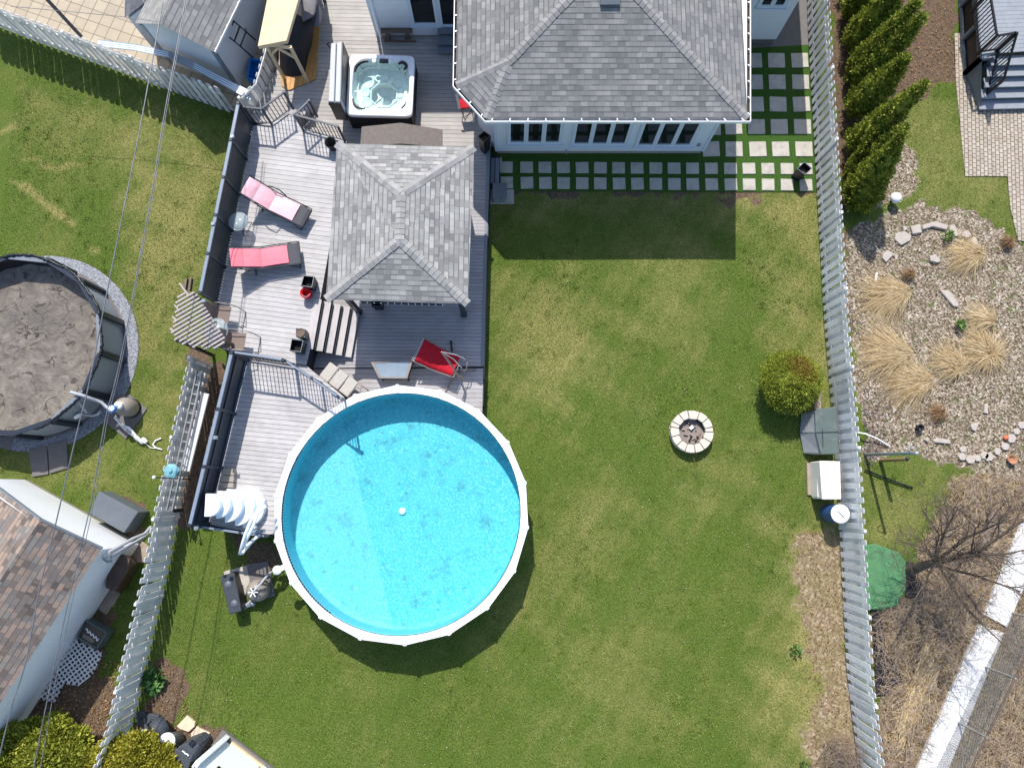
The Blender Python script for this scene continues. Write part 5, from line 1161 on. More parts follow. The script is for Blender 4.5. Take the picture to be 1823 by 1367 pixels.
m = MB(); m.bar(P(84, 0, .9), P(145, 66, .25), .12, .10); tag(m.build('timber_post', 'dark_fascia'), 'dark timber lying across the tiled yard at the top left', 'timber')
# ================================================================= NEIGHBOUR'S POOL
NZ = 1.32
a = P(185, 612, NZ); nc = Vector((P(19, 612, NZ).x, P(19, 612, NZ).y, 0)); NR = (a - Vector((nc.x, nc.y, NZ))).length
np_ = thing('covered_pool', 'dark round above ground pool under a sagging winter cover at the left edge', 'swimming pool', nc)
t = NT('winter_cover'); w1_ = t.noise(2.2, 6, .7, dist=1.2); c1 = t.mix(t.ramp(w1_, [(.35, 0.), (.65, 1.)]), srgb('#5f5850'), srgb('#857c71'))
c1 = t.mix(t.ramp(t.noise(.7, 4, .6), [(.45, 0.), (.65, .55)]), c1, srgb('#4f4c4a'))
cr = t.n("ShaderNodeTexVoronoi", feature='DISTANCE_TO_EDGE'); cr.inputs['Scale'].default_value = .9
nv = t.n("ShaderNodeTexNoise"); nv.inputs['Scale'].default_value = 2.5; t.l(t.pos(), nv.inputs['Vector']); vm = t.n("ShaderNodeVectorMath", operation='MULTIPLY_ADD'); t.l(nv.outputs['Color'], vm.inputs[0]); vm.inputs[1].default_value = (.7, .7, .7); t.l(t.pos(), vm.inputs[2]); t.l(vm.outputs[0], cr.inputs['Vector'])
brk = t.ramp(t.noise(1.5, 2), [(.5, 0.), (.56, 1.)]); c1 = t.mix(t.math('MULTIPLY', t.ramp(cr.outputs[0], [(.008, .85), (.022, 0.)]), brk), c1, srgb('#1e1c1b'))
c1 = t.mix(t.ramp(t.noise(1.3, 5, .65, dist=2.5), [(.60, 0.), (.63, .8)]), c1, srgb('#3a3430'))
t.bump(t.noise(2.0, 5, .62, dist=2.5), .7, .09); M['winter_cover'] = t.done(c1, .75)
K = 96; vs = []; fs = []
prof = [(NR - .05, NZ + .03), (NR - .12, NZ + .01), (NR - .16, NZ - .25), (NR - .22, NZ - .5), (NR - .45, NZ - .62), (NR * .7, NZ - .66), (NR * .45, NZ - .62), (NR * .2, NZ - .66), (.001, NZ - .64)]
rs = np.random.RandomState(5)
for i, (r, z) in enumerate(prof):
    for k in range(K):
        a_ = 2 * math.pi * k / K; rip = .03 * math.sin(7 * a_ + 1.3 * i) + .02 * math.sin(23 * a_ + i) if i in (2, 3, 4) else .012 * math.sin(11 * a_ + i); vs.append((nc.x + (r + rip) * math.cos(a_), nc.y + (r + rip) * math.sin(a_), z + rip * .6))
fs = [(i * K + k, i * K + (k + 1) % K, (i + 1) * K + (k + 1) % K, (i + 1) * K + k) for i in range(len(prof) - 1) for k in range(K)]
m = MB(); m.add(vs[3 * K:], [tuple(v for v in f) for f in fs[:5 * K]], None, True); m.build('cover', 'winter_cover', np_)
m = MB(); m.add(vs[:4 * K], fs[:3 * K], None, True); m.build('liner', 'black_vinyl', np_)
NS = 14; ph = R(-6)
def ngn(r, z, k): a_ = ph + 2 * math.pi * k / NS; return Vector((nc.x + r * math.cos(a_), nc.y + r * math.sin(a_), z))
m = MB(); m.lathe([(NR - .10, 0), (NR - .07, NZ)], nc, 84); m.f = m.f[:84]; m.uv = m.uv[:84]; m.sm = m.sm[:84]; m.build('wall', 'pool_steel', np_)
for k in range(NS):
    m = MB(); p, q = ngn(NR, NZ + .02, k), ngn(NR, NZ + .02, k + 1); pi_, qi = ngn(NR - .15, NZ + .02, k), ngn(NR - .15, NZ + .02, k + 1); dz = Vector((0, 0, -.05)); m.hexa([x + dz for x in (p, q, qi, pi_)], [p, q, qi, pi_]); m.build('rim', 'rail_metal' if k % 3 else 'grey_paint', np_)
    a_ = ph + 2 * math.pi * k / NS; c_ = ngn(NR - .02, NZ / 2, k); m = MB(); m.box(c_, (.10, .20, NZ), a_); m.build('upright', 'dark_post', np_, bevel=.02)
m = MB(); pts = []
for k in range(160):
    a_ = R(-70) + R(170) * k / 159; r = NR - .05 + random.uniform(-.02, .02) + .02 * math.sin(k * .23); pts.append((nc.x + r * math.cos(a_), nc.y + r * math.sin(a_), NZ + .04 + random.uniform(-.01, .01)))
m.tube(pts, [.028 + .02 * abs(math.sin(k * .21 + math.sin(k * .13))) for k in range(160)], 7); m.build('gathered_edge', 'black_vinyl', np_)
m = MB(); q = P(133, 733, .7); aa = math.atan2(q.y - nc.y, q.x - nc.x); p = Vector((nc.x, nc.y, .72)) + Vector((math.cos(aa), math.sin(aa), 0)) * (NR + .0); m.lathe([(.12, 0), (.12, .03), (.05, .05), (.0001, .05)], p, 20, tilt=Matrix.Rotation(aa, 3, 'Z') @ Matrix.Rotation(R(90), 3, 'Y')); m.build('return_fitting', 'white_plastic', np_)
m = MB(); m.tube([P(126, 698, NZ + .1), P(147, 704, NZ + .1), P(166, 711, 1.1), P(180, 716, .9), P(200, 734, .9)], .05, 8); m.tube([P(134, 710, 1.2), P(145, 722, 1.0), P(154, 734, .7)], .045, 8); m.tube([P(147, 737, .5), P(163, 740, .45), P(173, 738, .5), P(178, 733, .6)], .045, 8); m.build('hose', 'vinyl_grey', np_)
# pebble ring
v_, f_ = [], []
PV = np.array([(1, 0, 0), (-1, 0, 0), (0, 1, 0), (0, -1, 0), (0, 0, 1)], float)
def scatter_mesh(name, mat, V, F):
    me = bpy.data.meshes.new(name); V = np.asarray(V, np.float32).reshape(-1, 3); F = np.asarray(F, np.int32)
    k = F.shape[1]; me.vertices.add(len(V)); me.vertices.foreach_set('co', V.ravel()); me.loops.add(F.size); me.loops.foreach_set('vertex_index', F.ravel())
    me.polygons.add(len(F)); me.polygons.foreach_set('loop_start', np.arange(0, F.size, k, dtype=np.int32)); me.update(calc_edges=True); me.materials.append(M[mat])
    o = bpy.data.objects.new(name, me); C.objects.link(o); return o
def pebbles(name, mat, cx, cy, n, size, label, cat):
    rs = np.random.RandomState(9); s = rs.uniform(*size, n); rot = rs.uniform(0, 6.28, n)
    T = np.array([(0, 2, 4), (2, 1, 4), (1, 3, 4), (3, 0, 4)]); el = rs.uniform(.6, 1, n)
    X = PV[None, :, 0] * s[:, None]; Y = PV[None, :, 1] * (s * el)[:, None]; Z = PV[None, :, 2] * (s * .6)[:, None]
    c, sn = np.cos(rot)[:, None], np.sin(rot)[:, None]
    V = np.stack([cx[:, None] + X * c - Y * sn, cy[:, None] + X * sn + Y * c, Z - .005], -1)
    F = (T[None] + (np.arange(n) * 5)[:, None, None]).reshape(-1, 3); o = scatter_mesh(name, mat, V, F); tag(o, label, cat, kind='stuff'); return o
n = 9000; th_ = rng.uniform(R(-100), R(110), n); rr_ = np.sqrt(rng.uniform(NR ** 2, (NR + .34) ** 2, n)); pebbles('gravel', 'river_pebble', nc.x + rr_ * np.cos(th_), nc.y + rr_ * np.sin(th_), n, (.028, .055), 'ring of grey river gravel around the covered pool', 'gravel')
m = MB(); m.lathe([(NR - .3, .0), (NR + .38, .0)], (nc.x, nc.y, -.008), 64); m.f = m.f[:64]; m.uv = m.uv[:64]; m.sm = m.sm[:64]; struct(m.build('gravel_bed', 'dark_slab'))
def slabq(pts, z, mat, label, name='paving_slab', g=None): m = MB(); m.prism([tuple(P(*p))[:2] for p in pts], -.05, z); o = m.build(name, mat, bevel=.01); tag(o, label, 'paver', g)
slabq([(51, 800), (84, 792), (87, 844), (59, 849)], .035, 'dark_slab', 'left one of two dark concrete slabs below the covered pool'); slabq([(86, 791), (119, 783), (122, 833), (89, 843)], .035, 'dark_slab', 'right one of two dark concrete slabs below the covered pool')
slabq([(200, 708), (232, 702), (262, 728), (240, 760), (225, 782), (186, 750)], .035, 'dark_slab', 'dark slab under the neighbour pool filter')
slabq([(236, 985), (252, 962), (270, 975), (262, 1000), (240, 1002)], .03, 'tan_slab', 'tan slab by the garage corner next to the picket fence')
slabq([(200, 1036), (217, 1050), (201, 1080), (184, 1066)], .03, 'tan_slab', 'tan slab nearer the fence of two below the brown covered barbecue'); slabq([(182, 1062), (199, 1078), (190, 1094), (170, 1080)], .034, 'tan_slab', 'tan slab lower of two below the brown covered barbecue')
# filter
th = thing('pool_filter', 'beige sand filter tank with a white and blue head beside the covered pool', 'pool filter', P(236, 727, 0))
q = P(236, 727, .0); m = MB(); m.lathe([(.24, .03), (.28, .12), (.30, .35), (.28, .58), (.17, .72), (.08, .76), (.0001, .76)], (q.x, q.y, 0), 28); m.build('tank', 'tank_beige', th)
m = MB(); m.lathe([(.29, 0), (.31, .04), (.27, .10)], (q.x, q.y, .03), 24); m.build('base', 'dark_metal', th)
hx = P(203, 727, 1.0); m = MB(); m.lathe([(.09, .0), (.12, .03), (.12, .14), (.08, .16), (.0001, .16)], (q.x, q.y, .74), 20); m.build('valve', 'white_plastic', th)
m = MB(); h2 = Vector(P(202, 728, .95)); m.lathe([(.10, 0), (.12, .02), (.12, .10), (.10, .11), (.0001, .11)], h2, 20); m.build('gauge_cap', 'blue_plastic', th)
m = MB(); m.lathe([(.0001, 0), (.09, 0), (.09, .02), (.0001, .02)], h2 + Vector((0, 0, .112)), 18); m.build('gauge_disc', 'white_plastic', th)
m = MB(); m.tube([(q.x, q.y, .84), h2.lerp(Vector((q.x, q.y, .84)), .3), h2], .06, 8); m.build('pipe', 'vinyl_grey', th)
th = thing('pool_pump', 'tangled pale hoses and pole bundle on the lawn between the pool and the fence', 'hose bundle', P(232, 765, 0))
for k in range(6): 
    m = MB(); j = lambda: random.uniform(-2.2, 2.2); m.tube([P(205 + j(), 742 + j(), .6), P(215 + j(), 756 + j(), .35), P(228 + j(), 765 + j() * 2, .25), P(242 + j(), 778 + j() * 2, .15), P(252 + j(), 788 + j(), .08)], .022, 7); m.build('hose', 'vinyl_grey' if k % 2 else 'white_plastic', th)
m = MB(); p = P(257, 784, .1); m.box(p, (.20, .12, .12), R(-45)); m.build('fitting', 'white_plastic', th, bevel=.02)
m = MB(); m.tube([P(260, 790, .05), P(268, 797, .02), P(279, 798, .02), P(289, 800, .02)], .010, 6); m.tube([P(287, 780, .02), P(277, 784, .03), P(272, 791, .03), P(277, 797, .03), P(288, 800, .02)], .022, 7); tag(m.build('loose_hose', 'white_plastic'), 'curled end of a white hose lying on the lawn left of the fence', 'hose')

# ================================================================= NEIGHBOUR'S GARAGE
ga = thing('garage', 'white garage with a brown shingle roof in the bottom left corner', 'garage', P(230, 960, 0))
gz_ = 2.5; E0 = P(181, 976, gz_); E1 = P(-6, 1262, gz_); ed = (E1 - E0); ed.z = 0; pr = Vector((ed.y, -ed.x, 0)).normalized()
if pr.x > 0: pr = -pr
wgt = 2.0; AP = P(72, 925, gz_ + 1.0); E1 = E0 + ed * 1.4; AP2 = AP + ed * 1.4; LW = P(0, 871, gz_ + .15); LW = AP + (LW - AP) * 1.6; LW2 = LW + ed * 1.4
m = MB(); m.roof([E0, E1, AP2, AP], ed); m.build('roof', 'brown_shingle', ga); m = MB(); m.roof([AP, AP2, LW2, LW], ed); m.build('roof_slope', 'brown_shingle', ga)
edn = ed.normalized(); inn_ = edn * .14
m = MB()
for p, q in ((E0, AP), (AP, LW)): m.bar(p + Vector((0, 0, -.05)), q + Vector((0, 0, -.05)), .03, .12)
m.build('bargeboard', 'grey_paint', ga)
A0 = E0 + pr * .12 + inn_; B0 = LW - pr * .1 + inn_; A1 = A0 + edn * 7; B1 = B0 + edn * 7
m = MB(); m.prism([(p.x, p.y) for p in (A0, B0, B1, A1)], .12, gz_ - .04); m.add([Vector((A0.x, A0.y, gz_ - .05)), Vector((B0.x, B0.y, gz_ - .05)), Vector((B0.x, B0.y, LW.z - .03)), AP + inn_ - Vector((0, 0, .04))], [(0, 1, 2, 3)]); m.build('wall', 'garage_siding', ga)
m = MB(); m.prism([(p.x, p.y) for p in (A0 + pr * .03, B0, B1, A1 + pr * .03)], -.05, .12); m.build('foundation', 'concrete_block', ga)
m = MB(); m.tube([(A0.x + .05, A0.y - .1, 1.9), P(238, 958, 1.0), P(258, 950, .5), P(268, 938, .1)], .05, 8); m.tube([(A0.x + .02, A0.y - .25, 1.7), P(236, 968, .9), P(256, 956, .4), P(264, 950, .1)], .05, 8); m.build('drain_pipe', 'vinyl_grey', ga)
m = MB(); p = A0 + Vector((.03, -.3, 0)); m.box((p.x, p.y, 1.9), (.10, .22, .20), math.atan2(ed.y, ed.x)); m.build('meter', 'galvanised', ga, bevel=.02)
th = thing('deck_box', 'large dark grey storage box against the sunlit garage wall', 'storage box', P(210, 912, 0))
tb = PP([(160, 914), (176.6, 874.6), (245.8, 911.4), (221, 948)], .68); m = MB(); m.prism([(p.x, p.y) for p in tb], .0, .64); m.build('body', 'grey_plastic', th); cb = sum(tb, Vector()) / 4
m = MB(); m.prism([(cb.x + (p.x - cb.x) * 1.02, cb.y + (p.y - cb.y) * 1.02) for p in tb], .64, .70); m.build('lid', 'grey_plastic', th, bevel=.02)
th = thing('barbecue', 'brown covered barbecue between the garage wall and the picket fence', 'barbecue', P(222, 1020, 0)); drape('', 'cover', [(190, 1018), (212, 984), (228, 990), (236, 1000), (205, 1052), (188, 1046)], .85, [(196, 1020), (216, 988), (236, 990), (249, 1004), (218, 1056), (196, 1048)], .05, 'brown_cover', th)
th = thing('planter_box', 'greenish wooden planter box with white scalloped edging by the garage wall', 'planter', P(158, 1130, 0))
T = PP([(150, 1104), (189, 1126), (172, 1154), (137, 1134)], .45); m = MB()
for a, b in zip(T, T[1:] + T[:1]): m.bar(Vector((a.x, a.y, .22)), Vector((b.x, b.y, .22)), .04, .44)
m.build('sides', 'green_grey_plastic', th); m = MB(); m.prism([(p.x, p.y) for p in T], 0, .3); m.build('soil', 'weathered_wood', th)
m = MB(); pts = [P(153, 1120, .42).lerp(P(176, 1140, .42), k / 30) + Vector((0, .05 * math.sin(k * .9), 0)) for k in range(31)]; m.tube(pts, .018, 6); m.build('edging', 'white_plastic', th)
m = MB(); m.prism([tuple(P(*p, .4))[:2] for p in [(147, 1128), (166, 1140), (160, 1152), (140, 1140)]], .3, .34); m.build('board', 'tan_slab', th)
# white lattice pieces lying down
def lattice_panel(poly, z, label):
    W_ = PP(poly, z); c = sum(W_, Vector()) / len(W_); th = thing('lattice_panel', label, 'lattice', c, 'white lattice pieces by the garage'); m = MB()
    for ang in (R(38), R(-52)):
        d_ = Vector((math.cos(ang), math.sin(ang), 0)); n_ = Vector((-d_.y, d_.x, 0)); lo = min((p - c).dot(n_) for p in W_); hi = max((p - c).dot(n_) for p in W_); k = lo + .03
        while k < hi:
            r_ = clipl([Vector((p.x, p.y, z)) for p in W_], c + n_ * k, d_)
            if r_: zz = Vector((0, 0, .012 if ang > 0 else 0)); m.bar(c + n_ * k + d_ * r_[0] + zz, c + n_ * k + d_ * r_[1] + zz, .042, .010)
            k += .118
    m.build('slats', 'white_vinyl', th)
lattice_panel([(131, 1137), (183.6, 1161.7), (166, 1198), (141, 1220), (114, 1216), (95, 1190)], .35, 'larger white lattice panel lying beside the garage wall')
lattice_panel([(95, 1190), (114, 1216), (98, 1249), (66.6, 1243), (76, 1215)], .22, 'smaller white lattice piece overlapping the lower end of the large one')

# ================================================================= THINGS ON THE LEFT FENCE
def channel(a, b, z, wdt, label, mat='aluminium', rungs=True):
    A, B = P(*a, z), P(*b, z); th = thing('extension_ladder' if rungs else 'gutter_length', label, 'ladder' if rungs else 'gutter', A); u = (B - A).normalized(); v = Vector((-u.y, u.x, 0))
    for s in (-1, 1): m = MB(); m.bar(A + v * wdt / 2 * s, B + v * wdt / 2 * s, .035, .07); m.build('rail', mat, th)
    if rungs:
        L = (B - A).length; n = int(L / .29)
        for k in range(n): m = MB(); p = A + u * (.15 + k * .29); m.bar(p + v * wdt / 2, p - v * wdt / 2, .04, .04); m.build('rung', mat, th)
    else: m = MB(); m.bar(A - Vector((0, 0, .03)), B - Vector((0, 0, .03)), wdt, .01); m.build('web', 'white_vinyl', th)
channel((356, 660), (302, 908), 1.25, .16, 'long aluminium ladder hung along the inside of the left picket fence')
channel((366, 700), (331, 838), 1.05, .20, 'white channel length hung beside the aluminium ladder on the left fence', 'white_vinyl', False)
m = MB(); p = P(310, 909, 1.1); m.lathe([(.06, 0), (.06, .5), (.045, .5), (.045, .35), (.0001, .35)], (p.x, p.y, .6), 14); tag(m.build('plastic_pipe', 'dark_metal'), 'open end of a dark pipe at the foot of the ladder', 'pipe')
th = thing('bird_feeder', 'teal hexagonal bird feeder on a pole above the left picket fence', 'bird feeder', P(322, 843, 0))
p = P(305, 838, 2.0); m = MB(); m.tube([(P(318, 842, 1.3).x, P(318, 842, 1.3).y, 1.3), p - Vector((0, 0, .05))], .015, 8); m.build('hook', 'dark_metal', th)
m = MB(); m.lathe([(.225, 0), (.225, .02), (.16, .045), (.10, .055), (.0001, .06)], p, 6, smooth=False); m.build('roof', 'teal_plastic', th); m = MB(); m.lathe([(.06, 0), (.06, .05), (.0001, .06)], p + Vector((0, 0, .05)), 6, smooth=False); m.build('cap', 'teal_plastic', th)
m = MB(); m.lathe([(.10, -.25), (.10, -.02)], p, 12); m.build('seed_tube', 'vinyl_grey', th); m = MB(); m.lathe([(.0001, -.27), (.14, -.27), (.14, -.24)], p, 12); m.build('tray', 'teal_plastic', th)
b0 = P(340, 853, 0); th = thing('garden_pole', 'thin dark metal pole with a white ball top beside the bird feeder', 'pole', b0); tp_ = P(274, 849.5, 2.5)
m = MB(); m.tube([b0, tp_], .016, 8); m.build('pole', 'dark_metal', th); m = MB(); m.ball(tp_, .05, 12, 8); m.build('ball', 'white_plastic', th)

# ================================================================= POWER LINES
def wire(pts, z, r, label):
    W_ = []; n = len(pts)
    for i, (x, y) in enumerate(pts): W_.append(P(x, y, z))
    out = []
    for i in range(n - 1):
        p0, p1, p2, p3 = W_[max(i - 1, 0)], W_[i], W_[i + 1], W_[min(i + 2, n - 1)]
        for k in range(6):
            t_ = k / 6; out.append(.5 * ((2 * p1) + (p2 - p0) * t_ + (2 * p0 - 5 * p1 + 4 * p2 - p3) * t_ * t_ + (3 * p1 - 3 * p2 + p3 - p0) * t_ ** 3))
    out.append(W_[-1]); m = MB(); m.tube(out, r, 6); tag(m.build('power_line', 'wire_metal'), label, 'power line', 'overhead lines on the left')
WZ_ = 5.6
wire([(296, -60), (290, 0), (281, 55), (262, 160), (247, 240), (229, 330), (207, 438), (189.5, 525), (159, 680), (137.5, 767), (117, 855), (96.6, 943), (70, 1050), (46, 1177), (20, 1260), (-12, 1390)], WZ_, .016, 'left overhead wire, passing over the covered pool and the garage roof')
wire([(338, -60), (330, 0), (319, 62), (290, 219), (270, 345), (246, 473), (228, 573), (205, 680), (187, 749), (164, 884), (140, 990), (110, 1123), (83, 1251), (55, 1390)], WZ_, .014, 'thick overhead wire of the right hand pair')
wire([(341, -60), (333, 0), (322, 62), (293, 219), (273, 345), (248.5, 473), (231, 573), (208.5, 680), (191, 749), (169, 884), (146, 990), (117, 1123), (92, 1251), (68, 1390)], WZ_ + .05, .009, 'thin overhead wire running just right of the thick one')
wire([(245, -20), (262, 14), (283, 38)], 3.6, .008, 'short service wire at the top running to the shed roof edge'); wire([(20, 12), (120, 21), (215, 30), (258, 36), (284, 40)], 3.6, .009, 'thin service wire crossing the tiled yard to the shed'); wire([(300, 0), (292, 20), (284, 42)], 3.6, .012, 'short twisted service wire above the shed ridge')

# ================================================================= FOLIAGE
def leafmat(name, dark, mid, light, hot=None, patch=None):
    t = NT(name); n1 = t.noise(3.2, 4, .6); f = t.math('ADD', t.math('MULTIPLY', t.island(), .62), t.math('MULTIPLY', n1, .5))
    c1 = t.ramp(f, [(.2, srgb(dark)), (.55, srgb(mid)), (.9, srgb(light))])
    if patch:
        dn_ = t.n('ShaderNodeVectorMath', operation='DISTANCE'); t.l(t.pos(), dn_.inputs[0]); dn_.inputs[1].default_value = P(1424, 660, 1.2); c1 = t.mix(t.ramp(t.math('ADD', dn_.outputs['Value'], t.math('MULTIPLY', t.math('SUBTRACT', t.noise(3, 3), .5), .9)), [(.34, .65), (.62, 0.)]), c1, t.mix(t.island(), srgb(patch[0]), srgb(patch[3])))
    t.b.inputs['Subsurface Weight'].default_value = 0
    tl = t.n("ShaderNodeBsdfTranslucent"); t.put(tl.inputs[0], c1); mx = t.n("ShaderNodeMixShader"); mx.inputs[0].default_value = .32
    m_ = t.done(c1, .75, 0, .15); t.l(t.b.outputs[0], mx.inputs[1]); t.l(tl.outputs[0], mx.inputs[2]); t.l(mx.outputs[0], t.out.inputs[0]); M[name] = m_
leafmat('cedar_leaf', '#384a1c', '#758630', '#c2c158'); leafmat('globe_leaf', '#4c5c1c', '#8e9a36', '#c6ca60', patch=('#94703c', .9, .5, '#b0904c')); leafmat('hedge_leaf', '#5a5c18', '#9a9630', '#c6bf58')
leafmat('hedge_leaf_green', '#55611c', '#8f9832', '#c0c05a'); leafmat('rhubarb_leaf', '#34592a', '#527f42', '#84a868'); leafmat('straw', '#a08a66', '#cbb288', '#e8dab8'); leafmat('brown_leaf', '#6a5138', '#937352', '#b89a78'); leafmat('weed_leaf', '#3f5a28', '#648240', '#8fa866')
def leaves(name, mat, cen, outn, size, parent=None, asp=.55, tri=False):
    n = len(cen); d = outn + rng.normal(0, .45, (n, 3)); d /= np.linalg.norm(d, axis=1)[:, None] + 1e-9
    r_ = rng.normal(0, 1, (n, 3)); s1 = np.cross(d, r_); s1 /= np.linalg.norm(s1, axis=1)[:, None] + 1e-9
    s = rng.uniform(.6, 1.3, n)[:, None] * size; side = s1 * s * asp
    V = np.stack([cen - side * .5, cen + side * .5, cen + side * .35 + d * s, cen - side * .35 + d * s], 1)
    F = np.arange(n * 4).reshape(n, 4); o = scatter_mesh(name, mat, V, F)
    if parent:
        off = parent_world(parent); o.data.transform(Matrix.Translation(-off)); o.parent = parent
    return o
def clumpy(axis0, axis1, prof, rad, ncl, per, size, name, mat, parent, cl=.16, core=True, squash=1.0, ang=None):
    a0 = np.array(axis0); a1 = np.array(axis1); ax = a1 - a0; H_ = np.linalg.norm(ax)
    t_ = rng.beta(1.0, 1.15, ncl); th = rng.uniform(0, 2 * np.pi, ncl)
    rr = np.array([prof(x) for x in t_]) * rad * (1 + .10 * np.sin(th * 5 + t_ * 21) + rng.normal(0, .05, ncl)) * rng.uniform(.86, 1.04, ncl)
    c = a0 + ax * t_[:, None] + np.stack([np.cos(th) * rr, np.sin(th) * rr, np.zeros(ncl)], 1)
    out = np.stack([np.cos(th), np.sin(th), .55 + t_ * .7], 1); out /= np.linalg.norm(out, axis=1)[:, None]
    cc = np.repeat(c, per, 0) + rng.normal(0, 1, (ncl * per, 3)) * cl * .42 * np.repeat(rng.uniform(.6, 1.2, ncl), per)[:, None]; oo = np.repeat(out, per, 0)
    o = leaves(name, mat, cc, oo, size, parent)
    if core:
        m = MB(); K = 20; rings_ = []
        for i in range(12):
            x = i / 11; r = max(.004, prof(x) * rad * .84); p = a0 + ax * x; rings_.append([(p[0] + r * math.cos(2 * math.pi * k / K), p[1] + r * math.sin(2 * math.pi * k / K), p[2]) for k in range(K)])
        m.add([p for r in rings_ for p in r], [(i * K + k, i * K + (k + 1) % K, (i + 1) * K + (k + 1) % K, (i + 1) * K + k) for i in range(11) for k in range(K)] + [tuple(range(11 * K, 12 * K))], None, True); m.build('inner_crown', mat, parent)
    return o
def cedar(base, tip, h, rad, label, k=1.0):
    b = P(*base, 0); t_ = P(*tip, h); th = thing('cedar_tree', label, 'cedar tree', b, 'columnar cedars along the right fence')
    m = MB(); m.tube([b, b.lerp(t_, .35)], [.09, .05], 8); m.build('trunk', 'cedar_wood', th)
    prof = lambda x: (min(1, (x + .04) / .16) ** .5) * (1 - x ** 1.25) ** .95 * .96 + .015
    clumpy(tuple(b + Vector((0, 0, .15))), tuple(t_), prof, rad, int(420 * k), 34, .062, 'crown', 'cedar_leaf', th, .13)
cedar((1524, 358), (1607, 238), 3.3, .62, 'lowest cedar of the row, broad and nearest the white ball lamp')
cedar((1519, 318), (1566, 228), 2.0, .40, 'short narrow cedar tucked between the two lowest large cedars'); cedar((1526, 306), (1611, 226), 3.0, .46, 'slim cedar second from the bottom of the row with a yellow tip')
cedar((1524, 262), (1647, 149), 4.1, .55, 'tall cedar leaning out with a long pointed tip over the grass'); cedar((1524, 199), (1616, 100), 3.5, .60, 'bushy cedar with a bare orange twig at its tip'); cedar((1526, 150), (1644, 28), 4.2, .58, 'tall cedar whose tip reaches near the top edge of the picture')
cedar((1522, 132), (1634, 4), 4.1, .52, 'cedar squeezed behind the tallest tip near the top edge'); cedar((1520, 84), (1640, -70), 4.3, .62, 'cedar near the top edge with its tip cut off by the frame'); cedar((1518, 30), (1630, -140), 4.3, .62, 'topmost but one cedar beside the fence, tip out of frame'); cedar((1515, -20), (1622, -200), 4.3, .6, 'topmost cedar beside the fence, mostly out of frame')
th = thing('globe_shrub', 'round clipped yellow green shrub with a browned patch beside the fence', 'shrub', P(1405, 680, 0))
cb_ = P(1405, 681, .02); ct = P(1411, 676, 1.55); prof = lambda x: (max(0, 1 - (2 * x - .92) ** 2)) ** .5 * .98 + .02; clumpy(tuple(cb_), tuple(ct), prof, .86, 1500, 26, .038, 'crown', 'globe_leaf', th, .15)
n = 520; a_ = rng.uniform(0, 2 * np.pi, n); e_ = np.arcsin(rng.uniform(.05, 1, n)); c0 = np.array(cb_.lerp(ct, .48)); un = np.stack([np.cos(a_) * np.cos(e_), np.sin(a_) * np.cos(e_), np.sin(e_)], 1); cc = np.repeat(c0 + un * .80 * np.array([1, 1, .92]), 60, 0) + rng.normal(0, .040, (n * 60, 3)); leaves('crown', 'globe_leaf', cc, np.repeat(un, 60, 0), .034, th)
m = MB(); m.tube([cb_, cb_ + Vector((0, 0, .5))], .07, 8); m.build('trunk', 'cedar_wood', th)
def hedge(name, label, spots, mat, cat='shrub', size=.075):
    b = P(*spots[0][:2], 0); th = thing(name, label, cat, b); 
    CC, OO = [], []
    for (x, y, z, r) in spots:
        c = np.array(P(x, y, z)); n = int(420 * r * r / .25); a_ = rng.uniform(0, 2 * np.pi, n); e_ = np.arcsin(rng.uniform(-.2, 1, n)); un = np.stack([np.cos(a_) * np.cos(e_), np.sin(a_) * np.cos(e_), np.sin(e_)], 1)
        q = c + un * r * rng.uniform(.75, 1.05, n)[:, None] * np.array([1, 1, .8]); CC.append(np.repeat(q, 16, 0) + rng.normal(0, .045, (n * 16, 3))); OO.append(np.repeat(un, 16, 0))
        m = MB(); m.ball(c, r * .8, 16, 10, (1, 1, .8)); m.build('inner_crown', mat, th)
    leaves('crown', mat, np.concatenate(CC), np.concatenate(OO), size, th)
    m = MB(); m.tube([b, b + Vector((0, 0, .5))], .05, 6); m.build('stem', 'bark', th)
hedge('hedge_shrub', 'bright yellow green shrub at the bottom edge beside the dark wheeled bin', [(208, 1348, .9, .55), (250, 1338, 1.0, .52), (285, 1358, .9, .48), (180, 1368, .8, .5), (235, 1375, 1.2, .6), (290, 1385, 1.1, .5)], 'hedge_leaf')
hedge('hedge_shrub', 'yellow green shrub in the bottom left corner under the overhead wires', [(20, 1330, 1.0, .6), (60, 1318, .9, .55), (100, 1300, .7, .45), (135, 1318, .6, .38), (70, 1360, 1.1, .6), (15, 1368, 1.1, .6), (120, 1350, .8, .5), (150, 1362, .8, .45)], 'hedge_leaf_green')
def small_plant(x, y, r, mat, label, name='small_plant', n=90, size=.13):
    c = np.array(P(x, y, .02)); a_ = rng.uniform(0, 2 * np.pi, n); rr = r * np.sqrt(rng.uniform(0, 1, n)); q = c + np.stack([np.cos(a_) * rr, np.sin(a_) * rr, rng.uniform(.02, .22, n)], 1); o = leaves(name, mat, q, np.stack([np.cos(a_), np.sin(a_), np.full(n, .5)], 1), size, None, .9); tag(o, label, 'plant')
small_plant(276, 1208, .30, 'rhubarb_leaf', 'leafy green plant on bare soil beside the left picket fence', n=130, size=.15)
small_plant(1707, 579, .11, 'weed_leaf', 'bright green tuft in the gravel bed between two straw grasses', n=60, size=.08); small_plant(1685, 422, .13, 'weed_leaf', 'green tuft inside the ring of flat stones', n=60, size=.08); small_plant(1415, 1155, .12, 'weed_leaf', 'small weed rosette on the dry lawn near the right fence', n=60, size=.08); small_plant(1430, 1360, .12, 'weed_leaf', 'weed tuft at the bottom edge near the dry shrub', n=40, size=.08)
